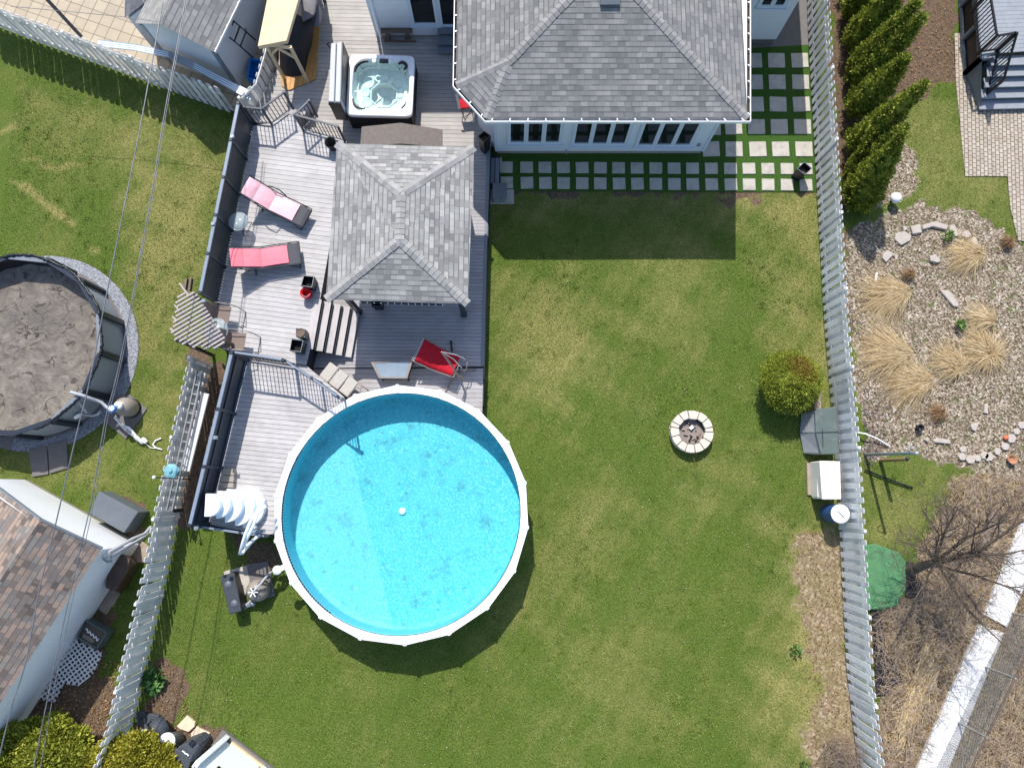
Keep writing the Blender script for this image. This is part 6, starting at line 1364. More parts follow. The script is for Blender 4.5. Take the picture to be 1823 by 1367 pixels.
def grass_clump(x, y, r, n, bias, label, mat='straw', ln=.75):
    ln *= 1.2; n = int(n * .62); c = np.array(P(x, y, 0)); th = thing('ornamental_grass', label, 'grass clump', tuple(c), 'dry ornamental grasses in the gravel bed'); W_ = []
    a_ = rng.uniform(0, 2 * np.pi, n); rr = np.abs(rng.normal(0, r * .34, n)); d = np.stack([np.cos(a_), np.sin(a_)], 1) * .42 + np.array(bias) * 1.2 + rng.normal(0, .22, (n, 2)); nd_ = np.linalg.norm(d, axis=1); d /= nd_[:, None]
    L_ = ln * rng.uniform(.5, 1.15, n) * np.clip(nd_, .35, 1.25); p0 = np.stack([c[0] + np.cos(a_) * rr, c[1] + np.sin(a_) * rr, np.zeros(n)], 1); hgt = rng.uniform(.08, .32, n)
    S4 = [0, .3, .65, 1.0]; pts = []
    crv = rng.normal(0, .4, n)
    for s in S4:
        off = d * (L_ * s)[:, None] + np.stack([-d[:, 1], d[:, 0]], 1) * (crv * L_ * s * s)[:, None]; z = hgt * np.sin(np.pi * min(1, s * .9 + .12)) ; pts.append(np.concatenate([p0[:, :2] + off, z[:, None]], 1))
    sd_ = np.stack([-d[:, 1], d[:, 0], np.zeros(n)], 1) * .0055; V = []
    for i, p in enumerate(pts): w_ = (1, .9, .7, .2)[i]; V += [p - sd_ * w_, p + sd_ * w_]
    V = np.stack(V, 1); F = np.array([(0, 1, 3, 2), (2, 3, 5, 4), (4, 5, 7, 6)])[None] + (np.arange(n) * 8)[:, None, None]
    o = scatter_mesh('blades', mat, V, F.reshape(-1, 4)); o.data.transform(Matrix.Translation(-Vector(c))); o.parent = th
grass_clump(1737, 457, .30, 1500, (-.5, .0), 'pale straw grass clump nearest the ring of flat stones'); grass_clump(1608, 521, .30, 1500, (-.9, -.25), 'straw grass clump close to the picket fence, swept to the left', ln=.95)
grass_clump(1762, 574, .22, 700, (-.7, .2), 'small straw grass tuft near the two small grey rocks', ln=.6); grass_clump(1612, 632, .32, 1700, (-.9, .1), 'straw grass clump beside the fence above the orange tuft', ln=1.0)
grass_clump(1755, 632, .45, 2400, (-.1, .1), 'largest pale straw grass clump at the centre of the bed', ln=.95); grass_clump(1650, 678, .32, 1600, (-.9, -.1), 'golden straw grass clump lying left of the largest one', ln=.9); grass_clump(1700, 655, .3, 1200, (-.3, .2), 'straw grass clump joining the golden and the largest clumps', ln=.8)
grass_clump(1790, 435, .16, 400, (.1, .1), 'small brown grass tuft at the right end of the stone ring', 'brown_leaf', .4)
grass_clump(1616, 490, .16, 260, (0, 0), 'rusty brown dead plant between the stones and the swept grass', 'brown_leaf', .32); grass_clump(1672, 735, .2, 420, (-.3, 0), 'rusty brown dead plant below the golden grass', 'brown_leaf', .42)
m = MB()
def rock(pts, z, label, mat='flagstone', name='garden_stone', g='flat stones ringing the gravel bed'):
    m = MB(); m.prism([tuple(P(x + random.uniform(-.6, .6), y + random.uniform(-.6, .6)))[:2] for x, y in pts], -.06, z); o = m.build(name, mat, bevel=.015); tag(o, label, 'stone', g)
rock([(1593, 417), (1609, 412), (1621, 421), (1619, 429), (1603, 437), (1592, 428)], .06, 'wide flat stone at the left shoulder of the stone ring'); rock([(1607, 404), (1613, 403), (1615, 409), (1608, 412)], .05, 'smallest pale stone between two big ones in the ring'); rock([(1619, 404), (1636, 400), (1640, 415), (1624, 418)], .07, 'squarish flat stone left of the long one in the ring')
rock([(1641, 402), (1665, 395), (1685, 402), (1684, 410), (1660, 405), (1641, 410)], .07, 'longest curved flat stone at the top of the ring'); rock([(1690, 402), (1698, 401), (1706, 418), (1700, 423), (1689, 411)], .06, 'triangular stone right of the longest one'); rock([(1712, 414), (1722, 411), (1728, 419), (1721, 425), (1711, 422)], .06, 'stone at the upper right of the ring beside the straw grass'); rock([(1730, 423), (1736, 424), (1741, 436), (1735, 440), (1727, 432)], .05, 'stone half hidden by the straw grass in the ring')
rock([(1571, 452), (1580, 446), (1590, 453), (1576, 468), (1570, 460)], .06, 'pointed flat stone at the lower left of the ring'); rock([(1653, 457), (1663, 454), (1674, 466), (1668, 469), (1655, 466)], .08, 'lone grey rock in the middle of the ring'); rock([(1672, 518), (1688, 517), (1706, 542), (1704, 547), (1697, 546)], .05, 'long grey slab lying below the ring')
rock([(1768, 596), (1778, 596), (1780, 603), (1771, 604)], .08, 'small dark rock above the white rock'); rock([(1767, 601), (1773, 606), (1768, 620), (1765, 612)], .08, 'small white rock right of the largest straw grass')
for i, (x, y) in enumerate([(1714, 800), (1712, 813), (1727, 818), (1740, 816), (1752, 811), (1760, 813), (1775, 804), (1789, 795), (1800, 781), (1809, 768), (1819, 757)]):
    r = 6.5 + (i % 3); rock([(x + r * math.cos(a), y + r * math.sin(a)) for a in np.arange(0, 6.2, 1.05)], .05, 'rounded flat stone in the curved edging row at the lower right of the gravel bed', g='curved row of edging stones')
rock([(1660, 783), (1670, 779), (1690, 783), (1691, 790), (1662, 788)], .05, 'long pale slab left of the curved edging row'); rock([(1752, 720), (1757, 718), (1758, 737), (1751, 735)], .05, 'upright pointed pale stone in the lower gravel bed'); rock([(1726, 756), (1742, 752), (1736, 768), (1729, 765)], .05, 'triangular pale stone above the curved edging row'); rock([(1588, 724), (1596, 730), (1589, 737)], .05, 'small pale triangular stone near the purple flowers'); rock([(1648, 779), (1654, 780), (1651, 787), (1646, 784)], .06, 'pebble sized pale stone left of the long slab')
m = MB(); p = P(1792, 779, .07); m.lathe([(.07, -.06), (.075, 0), (.0001, .01)], p, 14); tag(m.build('clay_disc', 'orange_clay'), 'orange clay disc beside the edging stones', 'disc'); m = MB(); p = P(1799, 818, .02); m.lathe([(.12, 0), (.15, .12), (.135, .12), (.10, .03), (.0001, .03)], p, 18); tag(m.build('flower_pot', 'terracotta'), 'round terracotta pot at the right edge below the edging stones', 'flower pot')
m = MB(); p = P(1635, 762, .02); m.lathe([(.10, 0), (.11, .14), (.09, .14), (.085, .02), (.0001, .02)], p, 18); tag(m.build('flower_pot', 'black_plastic'), 'black nursery pot sunk in the lower gravel bed', 'flower pot')
th = thing('garden_lamp', 'white globe garden lamp on a short dark stem at the lawn corner', 'garden lamp', P(1592, 360, 0)); p = P(1595, 352, .30); m = MB(); m.ball(p, .18, 20, 12, (1, 1, .8)); m.build('globe', 'white_plastic', th); m = MB(); m.tube([(p.x, p.y, 0), (p.x, p.y, .2)], .05, 10); m.build('stem', 'dark_metal', th)
CC = rng.uniform(0, 1, (900, 2)); q = np.array([P(1538 + 55 * u ** 1.3 * (1.2 - v * .8), 690 + 140 * v, .03) for u, v in CC]); leafmat('violet_flower', '#3c3058', '#5a4680', '#7f68a8'); o = leaves('violets', 'violet_flower', q, np.tile([0, 0, 1.], (900, 1)), .035); tag(o, 'patch of tiny purple flowers along the fence in the gravel bed', 'flowers', kind='stuff')

# ================================================================= RIGHT LAWN OBJECTS
fp = thing('fire_pit', 'round fire pit of pale concrete blocks with ash inside on the lawn', 'fire pit', P(1232, 771, 0)); fc = P(1232.3, 768, .34); fc.z = 0; fr_ = .67
angs = [0]; 
ws_ = [26, 27, 14, 28, 27, 27, 28, 26, 27, 28, 14, 27, 27, 34]; tot_ = sum(ws_); a_ = 100.0
for wv in ws_:
    w_ = wv / tot_ * 360; p0_, p1_ = R(a_ + 1.2), R(a_ + w_ - 1.2); ro, ri_ = fr_ + random.uniform(-.01, .01), fr_ - .25 + random.uniform(-.015, .015)
    for lvl in (0, 1):
        z0, z1 = (0, .165) if lvl == 0 else (.17, .335); sh_ = 0 if lvl else R(7); ro_ = ro if lvl else ro - .01
        m = MB(); m.prism([(fc.x + ro_ * math.cos(p0_ + sh_), fc.y + ro_ * math.sin(p0_ + sh_)), (fc.x + ro_ * math.cos((p0_ + p1_) / 2 + sh_) * 1.005, fc.y + ro_ * math.sin((p0_ + p1_) / 2 + sh_)), (fc.x + ro_ * math.cos(p1_ + sh_), fc.y + ro_ * math.sin(p1_ + sh_)), (fc.x + ri_ * math.cos(p1_ + sh_), fc.y + ri_ * math.sin(p1_ + sh_)), (fc.x + ri_ * math.cos(p0_ + sh_), fc.y + ri_ * math.sin(p0_ + sh_))][::1], z0, z1); m.build('block', 'pit_stone', fp, bevel=.012)
    a_ += w_
m = MB(); m.lathe([(.42, .0), (.42, .24), (.405, .24), (.405, .0)], fc, 30); m.build('liner_ring', 'soot', fp)
m = MB(); m.lathe([(.41, .09), (.2, .12), (.0001, .10)], fc, 24); m.f = m.f[:48]; m.uv = m.uv[:48]; m.sm = m.sm[:48]; m.build('ash_bed', 'ash', fp)
for k in range(22):
    a_, r_ = random.uniform(0, 6.28), .33 * random.random() ** .5; p = Vector((fc.x + r_ * math.cos(a_), fc.y + r_ * math.sin(a_), .13)); m = MB(); m.box(p, (random.uniform(.05, .14), .03, .03), random.uniform(0, 3)); m.build('charred_stick', 'soot' if k % 3 else 'twig', fp)
m = MB(); p = P(1231, 761, .18); m.box(p, (.13, .10, .03), R(40)); m.build('stone_chip', 'white_plastic', fp)
db = thing('deck_box', 'dark green and grey resin deck box against the right picket fence', 'storage box', P(1460, 768, 0))
L1 = [P(1452.5, 729, .62), P(1452, 807, .62)]; m = MB(); q = PP([(1452, 729), (1488, 725), (1493.6, 807), (1463, 808), (1453, 770)], .66); m.prism([(p.x, p.y) for p in q], .05, .62); m.build('body', 'box_side_plastic', db, bevel=.02)
m = MB(); m.prism([(p.x, p.y) for p in PP([(1451, 728), (1489, 724), (1494.5, 808), (1462, 809), (1452, 770)], .68)], .62, .68); lid = m.build('lid', 'green_grey_plastic', db, bevel=.025, seg=2)
m = MB(); m.bar(P(1453, 770, .69), P(1494, 769, .69), .02, .012); m.build('lid_seam', 'dark_metal', lid); m = MB(); f_ = [P(1427, 736, .30), P(1452, 729, .60), P(1462, 808, .60), P(1453, 770, .64)]
fr4 = [P(1427, 736, .06), P(1451, 729.5, .60), P(1461.5, 808, .60), P(1431, 807, .06), P(1424, 770, .06), P(1452, 770, .63)]
m = MB(); m.add(fr4, [(0, 4, 5, 1), (4, 3, 2, 5)]); a1_, a2_ = P(1440, 730, 0.04), P(1446, 808, .04); m.add([fr4[0], fr4[1], Vector((fr4[1].x, fr4[1].y, .05))], [(0, 1, 2)]); m.add([fr4[3], fr4[2], Vector((fr4[2].x, fr4[2].y, .05))], [(0, 2, 1)]); m.build('front_panel', 'box_side_plastic', db)
for a, b in (((1428, 738), (1452, 731)), ((1425, 770), (1452, 770)), ((1432, 806), (1461, 807))): m = MB(); m.bar(P(*a, .08) + Vector((0, 0, .01)), P(*b, .61) + Vector((0, 0, .015)), .03, .02); m.build('trim', 'green_grey_plastic', db)
m = MB(); m.tube([P(1464, 764, .69), P(1465, 785, .70), P(1465, 797, .69)], .008, 5); m.build('cord', 'dark_metal', db)
wb = thing('storage_box', 'cream white resin storage box next to the blue barrel', 'storage box', P(1472, 855, 0)); m = MB(); m.prism([(p.x, p.y) for p in PP([(1459, 821), (1495, 821.5), (1497, 888), (1464, 888)], .80)], .04, .74); m.build('body', 'cream_plastic', wb, bevel=.02)
m = MB(); m.prism([(p.x, p.y) for p in PP([(1459, 820), (1496, 821), (1498, 889), (1464, 889)], .82)], .74, .82); m.build('lid', 'cream_plastic', wb, bevel=.025, seg=2); m = MB(); m.prism([(p.x, p.y) for p in PP([(1453, 821), (1460, 821), (1466, 888), (1455, 886)], .5)], .04, .55); m.build('front_step', 'cream_plastic', wb, bevel=.03)
slabq([(1435.5, 824), (1448, 824), (1449, 882), (1437, 881)], .05, 'tan_slab', 'narrow tan slab in front of the cream storage box'); slabq([(1447, 700), (1461, 696), (1461, 728), (1449, 728)], .05, 'tan_slab', 'tan slab between the globe shrub and the deck box')
br_ = thing('rain_barrel', 'blue barrel with a white lid against the right picket fence', 'barrel', P(1478, 911, 0)); p = P(1496.7, 914.7, .95); m = MB(); m.lathe([(.24, .02), (.27, .15), (.285, .45), (.27, .8), (.25, .92)], (p.x, p.y, 0), 28); m.build('body', 'blue_barrel', br_); m = MB(); m.lathe([(.28, .90), (.285, .93), (.27, .95), (.0001, .95)], (p.x, p.y, 0), 28); m.build('lid', 'white_plastic', br_); m = MB(); m.bar((p.x - .10, p.y + .11, .956), (p.x + .10, p.y - .11, .956), .022, .012); m.build('slot', 'dark_metal', br_)
b0 = P(1541, 809, 0); th = thing('clothesline_pole', 'tall grey steel pole with a loop at the top behind the right fence', 'pole', b0); e0 = P(1632, 806.5, 2.9); m = MB(); m.tube([b0, e0], .045, 10); m.build('pole', 'galvanised', th); m = MB(); m.tube([e0 + Vector((-.10 + .12 * math.cos(a), .10 + .10 * math.sin(a), -.02)) for a in np.linspace(0, 5.5, 14)], .014, 6); m.build('loop', 'galvanised', th); m = MB(); m.ball(e0, .055, 10, 6); m.build('cap', 'vinyl_grey', th)
b0 = P(1568, 819.5, 0); e0 = P(1614, 817, 1.5); th = thing('wooden_post', 'short wooden post with a dark open top below the grey steel pole', 'post', b0); m = MB(); m.tube([b0, e0], .06, 10); m.build('post', 'post_wood', th); m = MB(); m.ball(e0 + Vector((.01, 0, .0)), .065, 10, 6); m.build('top', 'dark_metal', th)
m = MB(); m.tube([P(1527, 770, .08), P(1540, 772, .25), P(1560, 780, .12), P(1583, 793, .03)], .025, 8); tag(m.build('white_pipe', 'white_plastic'), 'curved white pipe poking out from the fence above the steel pole', 'pipe'); m = MB(); m.tube([P(1540, 836, .05), P(1565, 846, .05), P(1595, 858, .05), P(1625, 868, .04)], .028, 8); tag(m.build('hose', 'black_plastic'), 'black hose on the grass right of the cream storage box', 'hose')
m = MB(); m.bar(P(1561, 485, .05), P(1558, 502, .05), .06, .03); tag(m.build('white_stake', 'white_plastic'), 'small white stake lying near the fence above the swept grass', 'stake')
gt = thing('sandbox_cover', 'flat green fabric mat with a faceted edge behind the right fence', 'mat', P(1580, 1030, 0)); plain('green_mat', '#4d7d55', .85, .15, 5, bump=.4, dirt=.25, dcol='#6d8a58'); m = MB(); m.prism([tuple(P(*p, .1))[:2] for p in [(1530, 972), (1558, 968), (1598, 982), (1614, 1000), (1613, 1048), (1597, 1078), (1570, 1086), (1530, 1084)]], .0, .10); m.build('mat', 'green_mat', gt, bevel=.02)
def tarp(pts, label):
    m = MB(); q = PP(pts, .03); c = sum(q, Vector()) / len(q); n = len(q); m.add(q + [c + Vector((0, 0, .05))], [(i, (i + 1) % n, n) for i in range(n)], None, False); tag(m.build('landscape_fabric', 'fabric_black_ground'), label, 'fabric', 'torn black landscape fabric')
tarp([(1552, 1086), (1570, 1090), (1568, 1130), (1578, 1160), (1600, 1190), (1606, 1210), (1590, 1222), (1588, 1236), (1560, 1238), (1556, 1160)], 'large torn black fabric sheet along the fence below the green mat'); tarp([(1614, 998), (1640, 1006), (1632, 1022), (1650, 1050), (1636, 1066), (1612, 1062)], 'torn black fabric around the foot of the bare tree')

# ================================================================= BARE TREE AND BRUSH
bt = thing('bare_tree', 'leafless grey tree spreading over the brush and the white path', 'tree', P(1617, 1018, 0)); b0 = P(1617, 1018, 0)
limbs = []
def branch(p, d, L, r, depth, m):
    n = 5; pts = [p]; rs_ = [r]; q = Vector(p); dd_ = Vector(d).normalized()
    for k in range(n):
        dd_ = (dd_ + Vector((random.gauss(0, .16), random.gauss(0, .16), random.gauss(.02, .10)))).normalized(); q = q + dd_ * L / n; pts.append(q.copy()); rs_.append(max(.0035, r * (1 - .75 * (k + 1) / n)))
    m.tube(pts, rs_, 5 if r < .03 else 7, cap=False)
    if depth <= 0: return
    nb = 5 if depth > 1 else 4
    for k in range(nb):
        i = random.randint(1, n); a_ = random.uniform(0, 6.28); side = dd_.orthogonal().normalized(); side = Matrix.Rotation(a_, 3, dd_) @ side
        nd = (dd_ * random.uniform(.5, 1.0) + side * random.uniform(.5, 1.0)).normalized(); branch(pts[i], nd, L * random.uniform(.45, .72), rs_[i] * .62 + .001, depth - 1, m)
tk = P(1672, 1000, 1.9); m = MB(); m.tube([b0, b0.lerp(tk, .5) + Vector((0, .05, 0)), tk], [.16, .13, .10], 10); m.build('trunk', 'bark', bt)
random.seed(21)
for (x, y, z, r) in ((1823, 925, 3.9, .07), (1800, 985, 3.6, .07), (1816, 1052, 3.4, .045), (1752, 1100, 3.0, .05), (1705, 905, 3.2, .05), (1780, 930, 3.4, .06), (1640, 905, 2.8, .03), (1655, 985, 3.2, .03), (1628, 1068, 2.6, .03), (1595, 960, 3.0, .03), (1790, 1150, 3.0, .035), (1700, 1045, 3.3, .03)):
    e = P(x, y, z); s = tk.lerp(b0, random.uniform(0, .25)); m = MB(); mid_ = s.lerp(e, .5) + Vector((random.gauss(0, .15), random.gauss(0, .15), .15)); m.tube([s, mid_, e], [r, r * .7, r * .4], 7, cap=False)
    for k in range(7): a_ = random.uniform(.25, 1.0); o = s.lerp(mid_, a_ * 2) if a_ < .5 else mid_.lerp(e, a_ * 2 - 1); dv = (e - s).normalized() + Vector((random.gauss(0, .7), random.gauss(0, .7), random.gauss(0, .35))); branch(o, dv, (e - s).length * random.uniform(.3, .5), r * .38, 2, m)
    m.build('limb', 'bark', bt)
PATHS = [PP(q, 0) for q in ([(1807.6, 948), (1850, 870), (1920, 880), (1822, 1043), (1791.5, 1115.4), (1749.6, 1093)], [(1741, 1111), (1786, 1126), (1687, 1367), (1664, 1420), (1610, 1410), (1630, 1367)])]
def path_sd(X, Y): return np.minimum(poly_sd(X, Y, PATHS[0]), poly_sd(X, Y, PATHS[1]))
def twigs(name, mat, n, region, L, w_, zr, label, cat, dirm=None, kind='stuff'):
    ptsx = []; lo = np.array([min(p[0] for p in region), min(p[1] for p in region)]); hi = np.array([max(p[0] for p in region), max(p[1] for p in region)])
    W_ = [P(*p) for p in region]; xs_ = np.array([p.x for p in W_]); ys_ = np.array([p.y for p in W_]); X = rng.uniform(xs_.min(), xs_.max(), n * 4); Y = rng.uniform(ys_.min(), ys_.max(), n * 4); ok = poly_sd(X, Y, W_) < 0; ok &= (path_sd(X, Y) > 0) | (rng.uniform(0, 1, len(X)) < .06); X, Y = X[ok][:n], Y[ok][:n]; n = len(X)
    a_ = rng.uniform(0, 2 * np.pi, n) if dirm is None else rng.normal(dirm, .25, n); l = rng.uniform(.4, 1, n) * L; bend = rng.normal(0, .35, n); z0 = rng.uniform(zr[0], zr[1], n); V = []
    for i, s in enumerate((-.5, -.17, .17, .5)):
        aa = a_ + bend * s * 2; cx = X + np.cos(a_) * l * s - np.sin(a_) * bend * l * s * s; cy = Y + np.sin(a_) * l * s + np.cos(a_) * bend * l * s * s; ww = w_ * (1 - .3 * abs(s) * 2)
        nx_, ny_ = -np.sin(aa) * ww / 2, np.cos(aa) * ww / 2; z = z0 + s * .1 * rng.uniform(-1, 1, n); V += [np.stack([cx - nx_, cy - ny_, z], 1), np.stack([cx + nx_, cy + ny_, z], 1)]
    V = np.stack(V, 1); F = np.array([(0, 1, 3, 2), (2, 3, 5, 4), (4, 5, 7, 6)])[None] + (np.arange(n) * 8)[:, None, None]; o = scatter_mesh(name, mat, V, F.reshape(-1, 4)); tag(o, label, cat, kind=kind); return o
BR = [(1560, 1250), (1550, 1090), (1620, 1060), (1640, 960), (1680, 880), (1700, 840), (1960, 860), (1960, 1440), (1560, 1440)]
twigs('brushwood', 'twig', 3800, BR, .9, .012, (.02, .5), 'tangle of thin dry twigs covering the ground behind the right fence', 'brushwood')
twigs('dry_stalks', 'straw', 1500, BR, .6, .010, (.02, .35), 'dry straw stalks among the brush behind the right fence', 'dry grass')
twigs('reed_bundle', 'straw', 420, [(1640, 1150), (1668, 1160), (1652, 1230), (1606, 1320), (1590, 1300)], 1.0, .02, (.04, .2), 'long bundle of yellowed reeds lying in the brush', 'reeds', dirm=math.atan2(1.0, .55))
th = thing('dry_shrub', 'brown dead shrub at the foot of the fence near the bottom edge', 'shrub', P(1490, 1335, 0)); m = MB(); random.seed(5)
for k in range(26): branch(P(1490 + random.uniform(-25, 25), 1335 + random.uniform(-25, 30), 0), (random.gauss(0, .5), random.gauss(0, .5), .8), .7, .012, 2, m)
m.build('branches', 'twig', th)
th = thing('log', 'weathered grey log lying in the brush under the bare tree', 'log', P(1740, 960, .1)); m = MB(); m.tube([P(1772, 905, .12), P(1755, 950, .14), P(1742, 985, .12)], [.13, .14, .10], 10); m.build('trunk', 'weathered_wood', th)
# chain link fence
cf = thing('chain_link_fence', 'grey chain link fence along the white path in the bottom right corner', 'fence', P(1680, 1300, 0)); A, B = P(1655, 1385, 0), P(1800, 1090, 0); u = (B - A); L = u.length; u.normalize(); hC_ = 1.35; m = MB()
for sgn in (1, -1):
    k = -hC_
    while k < L:
        x0, x1, z0, z1 = k, k + hC_, .03, hC_
        if x0 < 0: z0 = .03 - x0; x0 = 0
        if x1 > L: z1 -= x1 - L; x1 = L
        if sgn < 0: xa, xb = L - x0, L - x1
        else: xa, xb = x0, x1
        m.tube([A + u * xa + Vector((0, 0, z0)), A + u * xb + Vector((0, 0, z1))], 0.0045, 3, cap=False); k += .085
m.build('mesh', 'chain_wire', cf); m = MB(); m.tube([A + Vector((0, 0, hC_)), B + Vector((0, 0, hC_))], .03, 8); m.build('top_rail', 'bark', cf)
for k in range(4): p = A + u * (L * k / 3); m = MB(); m.tube([p, p + Vector((0, 0, hC_ + .03))], .03, 8); m.build('post', 'chain_wire', cf)

# ================================================================= BOTTOM LEFT THINGS
th = thing('compost_bin', 'dark ribbed barrel lying on its side by the fence bottom', 'barrel', P(285, 1297, 0)); e = P(272, 1303, .5); b = P(296, 1288, .28); ax = (b - e).normalized(); q = Matrix.Rotation(0, 3, 'Z'); tl_ = ax.to_track_quat('Z', 'Y').to_matrix(); L = (b - e).length; m = MB(); m.lathe([(.0001, 0), (.10, .0), (.11, .015), (.17, .0), (.18, .015), (.25, .0), (.27, .03), (.29, L * .4), (.28, L), (.0001, L)], e, 28, tilt=tl_); m.build('body', 'slate', th)
th = thing('garbage_can', 'grey plastic garbage can with a white lid tipped toward the yellow shrub', 'garbage can', P(315, 1318, 0)); e = P(297, 1320, .62); b = P(316, 1314, .1); ax = (b - e).normalized(); tl_ = ax.to_track_quat('Z', 'Y').to_matrix(); L = (b - e).length; m = MB(); m.lathe([(.24, 0), (.21, L), (.0001, L)], e, 24, tilt=tl_); m.build('body', 'grey_plastic', th); m = MB(); m.lathe([(.0001, -.06), (.18, -.05), (.25, -.02), (.25, .03)], e, 24, tilt=tl_); m.build('lid', 'white_plastic', th)
th = thing('wheeled_bin', 'dark grey wheeled bin with white scribbled paint on its lid', 'wheeled bin', P(336, 1332, 0)); T = PP([(321, 1330), (345, 1317), (357, 1328), (333, 1352)], 1.0); m = MB(); c = sum(T, Vector()) / 4; T2 = PP([(304, 1352), (312, 1332), (342, 1344), (330, 1372)], 1.02)
T_ = PP([(312, 1330), (342, 1318), (356, 1328), (334, 1366), (306, 1350)], .95); m.prism([(c.x + (p.x - c.x) * .9, c.y + (p.y - c.y) * .9) for p in T_], .02, .93); m.build('body', 'slate', th, bevel=.04); m = MB(); m.prism([(p.x, p.y) for p in PP([(304, 1350), (312, 1331), (343, 1344), (333, 1372), (308, 1368)], 1.02)], .94, 1.02); m.build('lid', 'slate', th, bevel=.03, seg=2); m = MB(); m.bar(P(338, 1326, .97), P(345, 1319, .97), .14, .05); m.build('handle', 'dark_metal', th)
m = MB(); m.tube([P(324.5, 1336, 1.04), P(328, 1338, 1.04), P(330, 1341, 1.04), P(334, 1342, 1.04), P(335, 1345, 1.04)], .018, 6); m.build('painted_mark', 'white_plastic', th)
for (x, y, a_, l) in ((254, 1270, .3, 'topmost'), (262, 1280, .9, 'second'), (254, 1288, 1.3, 'third'), (270, 1276, .5, 'one beside the soil'), (249, 1280, 1.2, 'leftmost'), (261, 1295, 1.0, 'lowest'), (277, 1275, .2, 'outer right')):
    m = MB(); p = P(x, y, .08); m.box((p.x, p.y, .07 + random.uniform(0, .04)), (.26, .16, .14), -a_); o = m.build('slate_block', 'slate', bevel=.02); tag(o, 'dark slate edging block of the pile above the fallen barrel, the %s' % l, 'stone', 'dark edging blocks piled by the fence')
m = MB(); p = P(253, 1303, .25); m.box(p, (.22, .16, .2), R(-5)); tag(m.build('white_box', 'cream_plastic', bevel=.02), 'small cream box left of the dark barrel', 'box')
rock([(328, 1278), (334, 1272), (348, 1285), (347, 1292), (337, 1302), (322, 1297), (316, 1291)], .05, 'upper pale stepping stone near the dark barrel', 'sand_stone', 'stepping_stone', None); rock([(352, 1291), (361, 1298), (374, 1304), (362, 1326), (341, 1314), (341, 1304)], .05, 'lower pale stepping stone beside the wheeled bin', 'sand_stone', 'stepping_stone', None)
pb_ = thing('playhouse', 'small white panelled shed wall at the bottom edge by the stepping stones', 'shed', P(410, 1330, 0))
A_, B_ = P(405, 1312, 0), P(500, 1385, 0); u = (B_ - A_).normalized(); v = Vector((u.y, -u.x, 0)); 
if v.y > 0: v = -v
z_ = 2.2
m = MB(); c1_, c2_, c3_, c4_ = A_ + v * .05, B_ + v * .05, B_ + v * 3, A_ + v * 3; m.prism([(p.x, p.y) for p in (c1_, c2_, c3_, c4_)], .12, z_); m.build('wall', 'white_siding', pb_)
m = MB(); m.prism([(p.x, p.y) for p in (A_ - u * .25 - v * .12, B_ - v * .12, B_ + v * 3, A_ - u * .25 + v * 3)], -.03, .07); m.build('base_slab', 'dark_slab', pb_)
m = MB(); p = A_ + v * .0; m.bar((p.x, p.y, .1), (p.x, p.y, z_), .20, .14, up=tuple(u)); m.build('corner_post', 'white_metal', pb_); m = MB(); p = A_ + u * 1.45; m.bar((p.x, p.y, .1), (p.x, p.y, z_), .10, .10, up=tuple(u)); m.build('corner_post', 'white_metal', pb_)
m = MB(); m.bar(A_ + u * .2 + Vector((0, 0, .1)), A_ + u * 1.4 + Vector((0, 0, .1)), .10, .12); m.build('sill', 'raw_wood', pb_)
m = MB(); p, q = A_ + u * .25 - v * .005, A_ + u * 1.3 - v * .005; m.bar((p.x, p.y, 1.0), (q.x, q.y, 1.0), .03, 1.6); m.build('door', 'white_plastic', pb_); m = MB(); p, q = A_ + u * .45 - v * .03, A_ + u * 1.05 - v * .03; m.bar((p.x, p.y, 1.75), (q.x, q.y, 1.75), .02, .3); m.build('window', 'glass_dark', pb_)
# pump and filter by the pool
th = thing('pump_hood', 'black plastic pool equipment hood on a white pad beside the big pool', 'equipment cover', P(420, 1055, 0)); T = PP([(391, 1026), (412, 1019), (430, 1085), (407, 1094)], .62); m = MB(); m.prism([(p.x, p.y) for p in T], .05, .55); m.build('body', 'black_plastic', th, bevel=.03); m = MB(); m.prism([(p.x, p.y) for p in PP([(391, 1025), (417, 1019), (430, 1088), (408, 1094)], .62)], .55, .62); m.build('lid', 'slate', th, bevel=.04, seg=2)
for x, y in ((406, 1040), (417, 1074)): m = MB(); m.lathe([(.11, 0), (.10, .02), (.0001, .03)], P(x, y, .615), 16); m.build('lid_dimple', 'grey_plastic', th)
slabq([(399, 1017), (440, 1006), (446, 1035), (430, 1080), (410, 1080)], .06, 'concrete', 'white pad under the black pool equipment hood'); slabq([(438, 1004), (478, 998), (490, 1060), (445, 1075)], .05, 'dark_slab', 'dark slab under the beige pool filter beside the big pool')
th = thing('pool_filter', 'round beige sand filter with a black valve beside the black hood', 'pool filter', P(458, 1052, 0)); q = P(460, 1050, .3); m = MB(); m.lathe([(.24, .06), (.32, .14), (.34, .32), (.31, .48), (.18, .62), (.0001, .66)], (q.x, q.y, 0), 28); m.build('tank', 'tank_beige', th); m = MB(); m.lathe([(.09, 0), (.11, .03), (.09, .12), (.0001, .13)], (q.x, q.y, .64), 16); m.build('valve', 'black_plastic', th)
m = MB(); vtop = Vector((q.x, q.y, .76)); 
for k in range(6): a_ = k * 1.05; m.bar(vtop, vtop + Vector((.15 * math.cos(a_), .15 * math.sin(a_), .01)), .03, .02)
m.build('valve_handle', 'white_plastic', th); m = MB(); m.tube([vtop, P(463, 1040, .8), P(474, 1026, .75), P(483, 1018, .5)], .035, 8); m.tube([P(450, 1066, .2), P(440, 1075, .2), P(432, 1080, .15)], .035, 8); m.build('pipe', 'vinyl_grey', th)
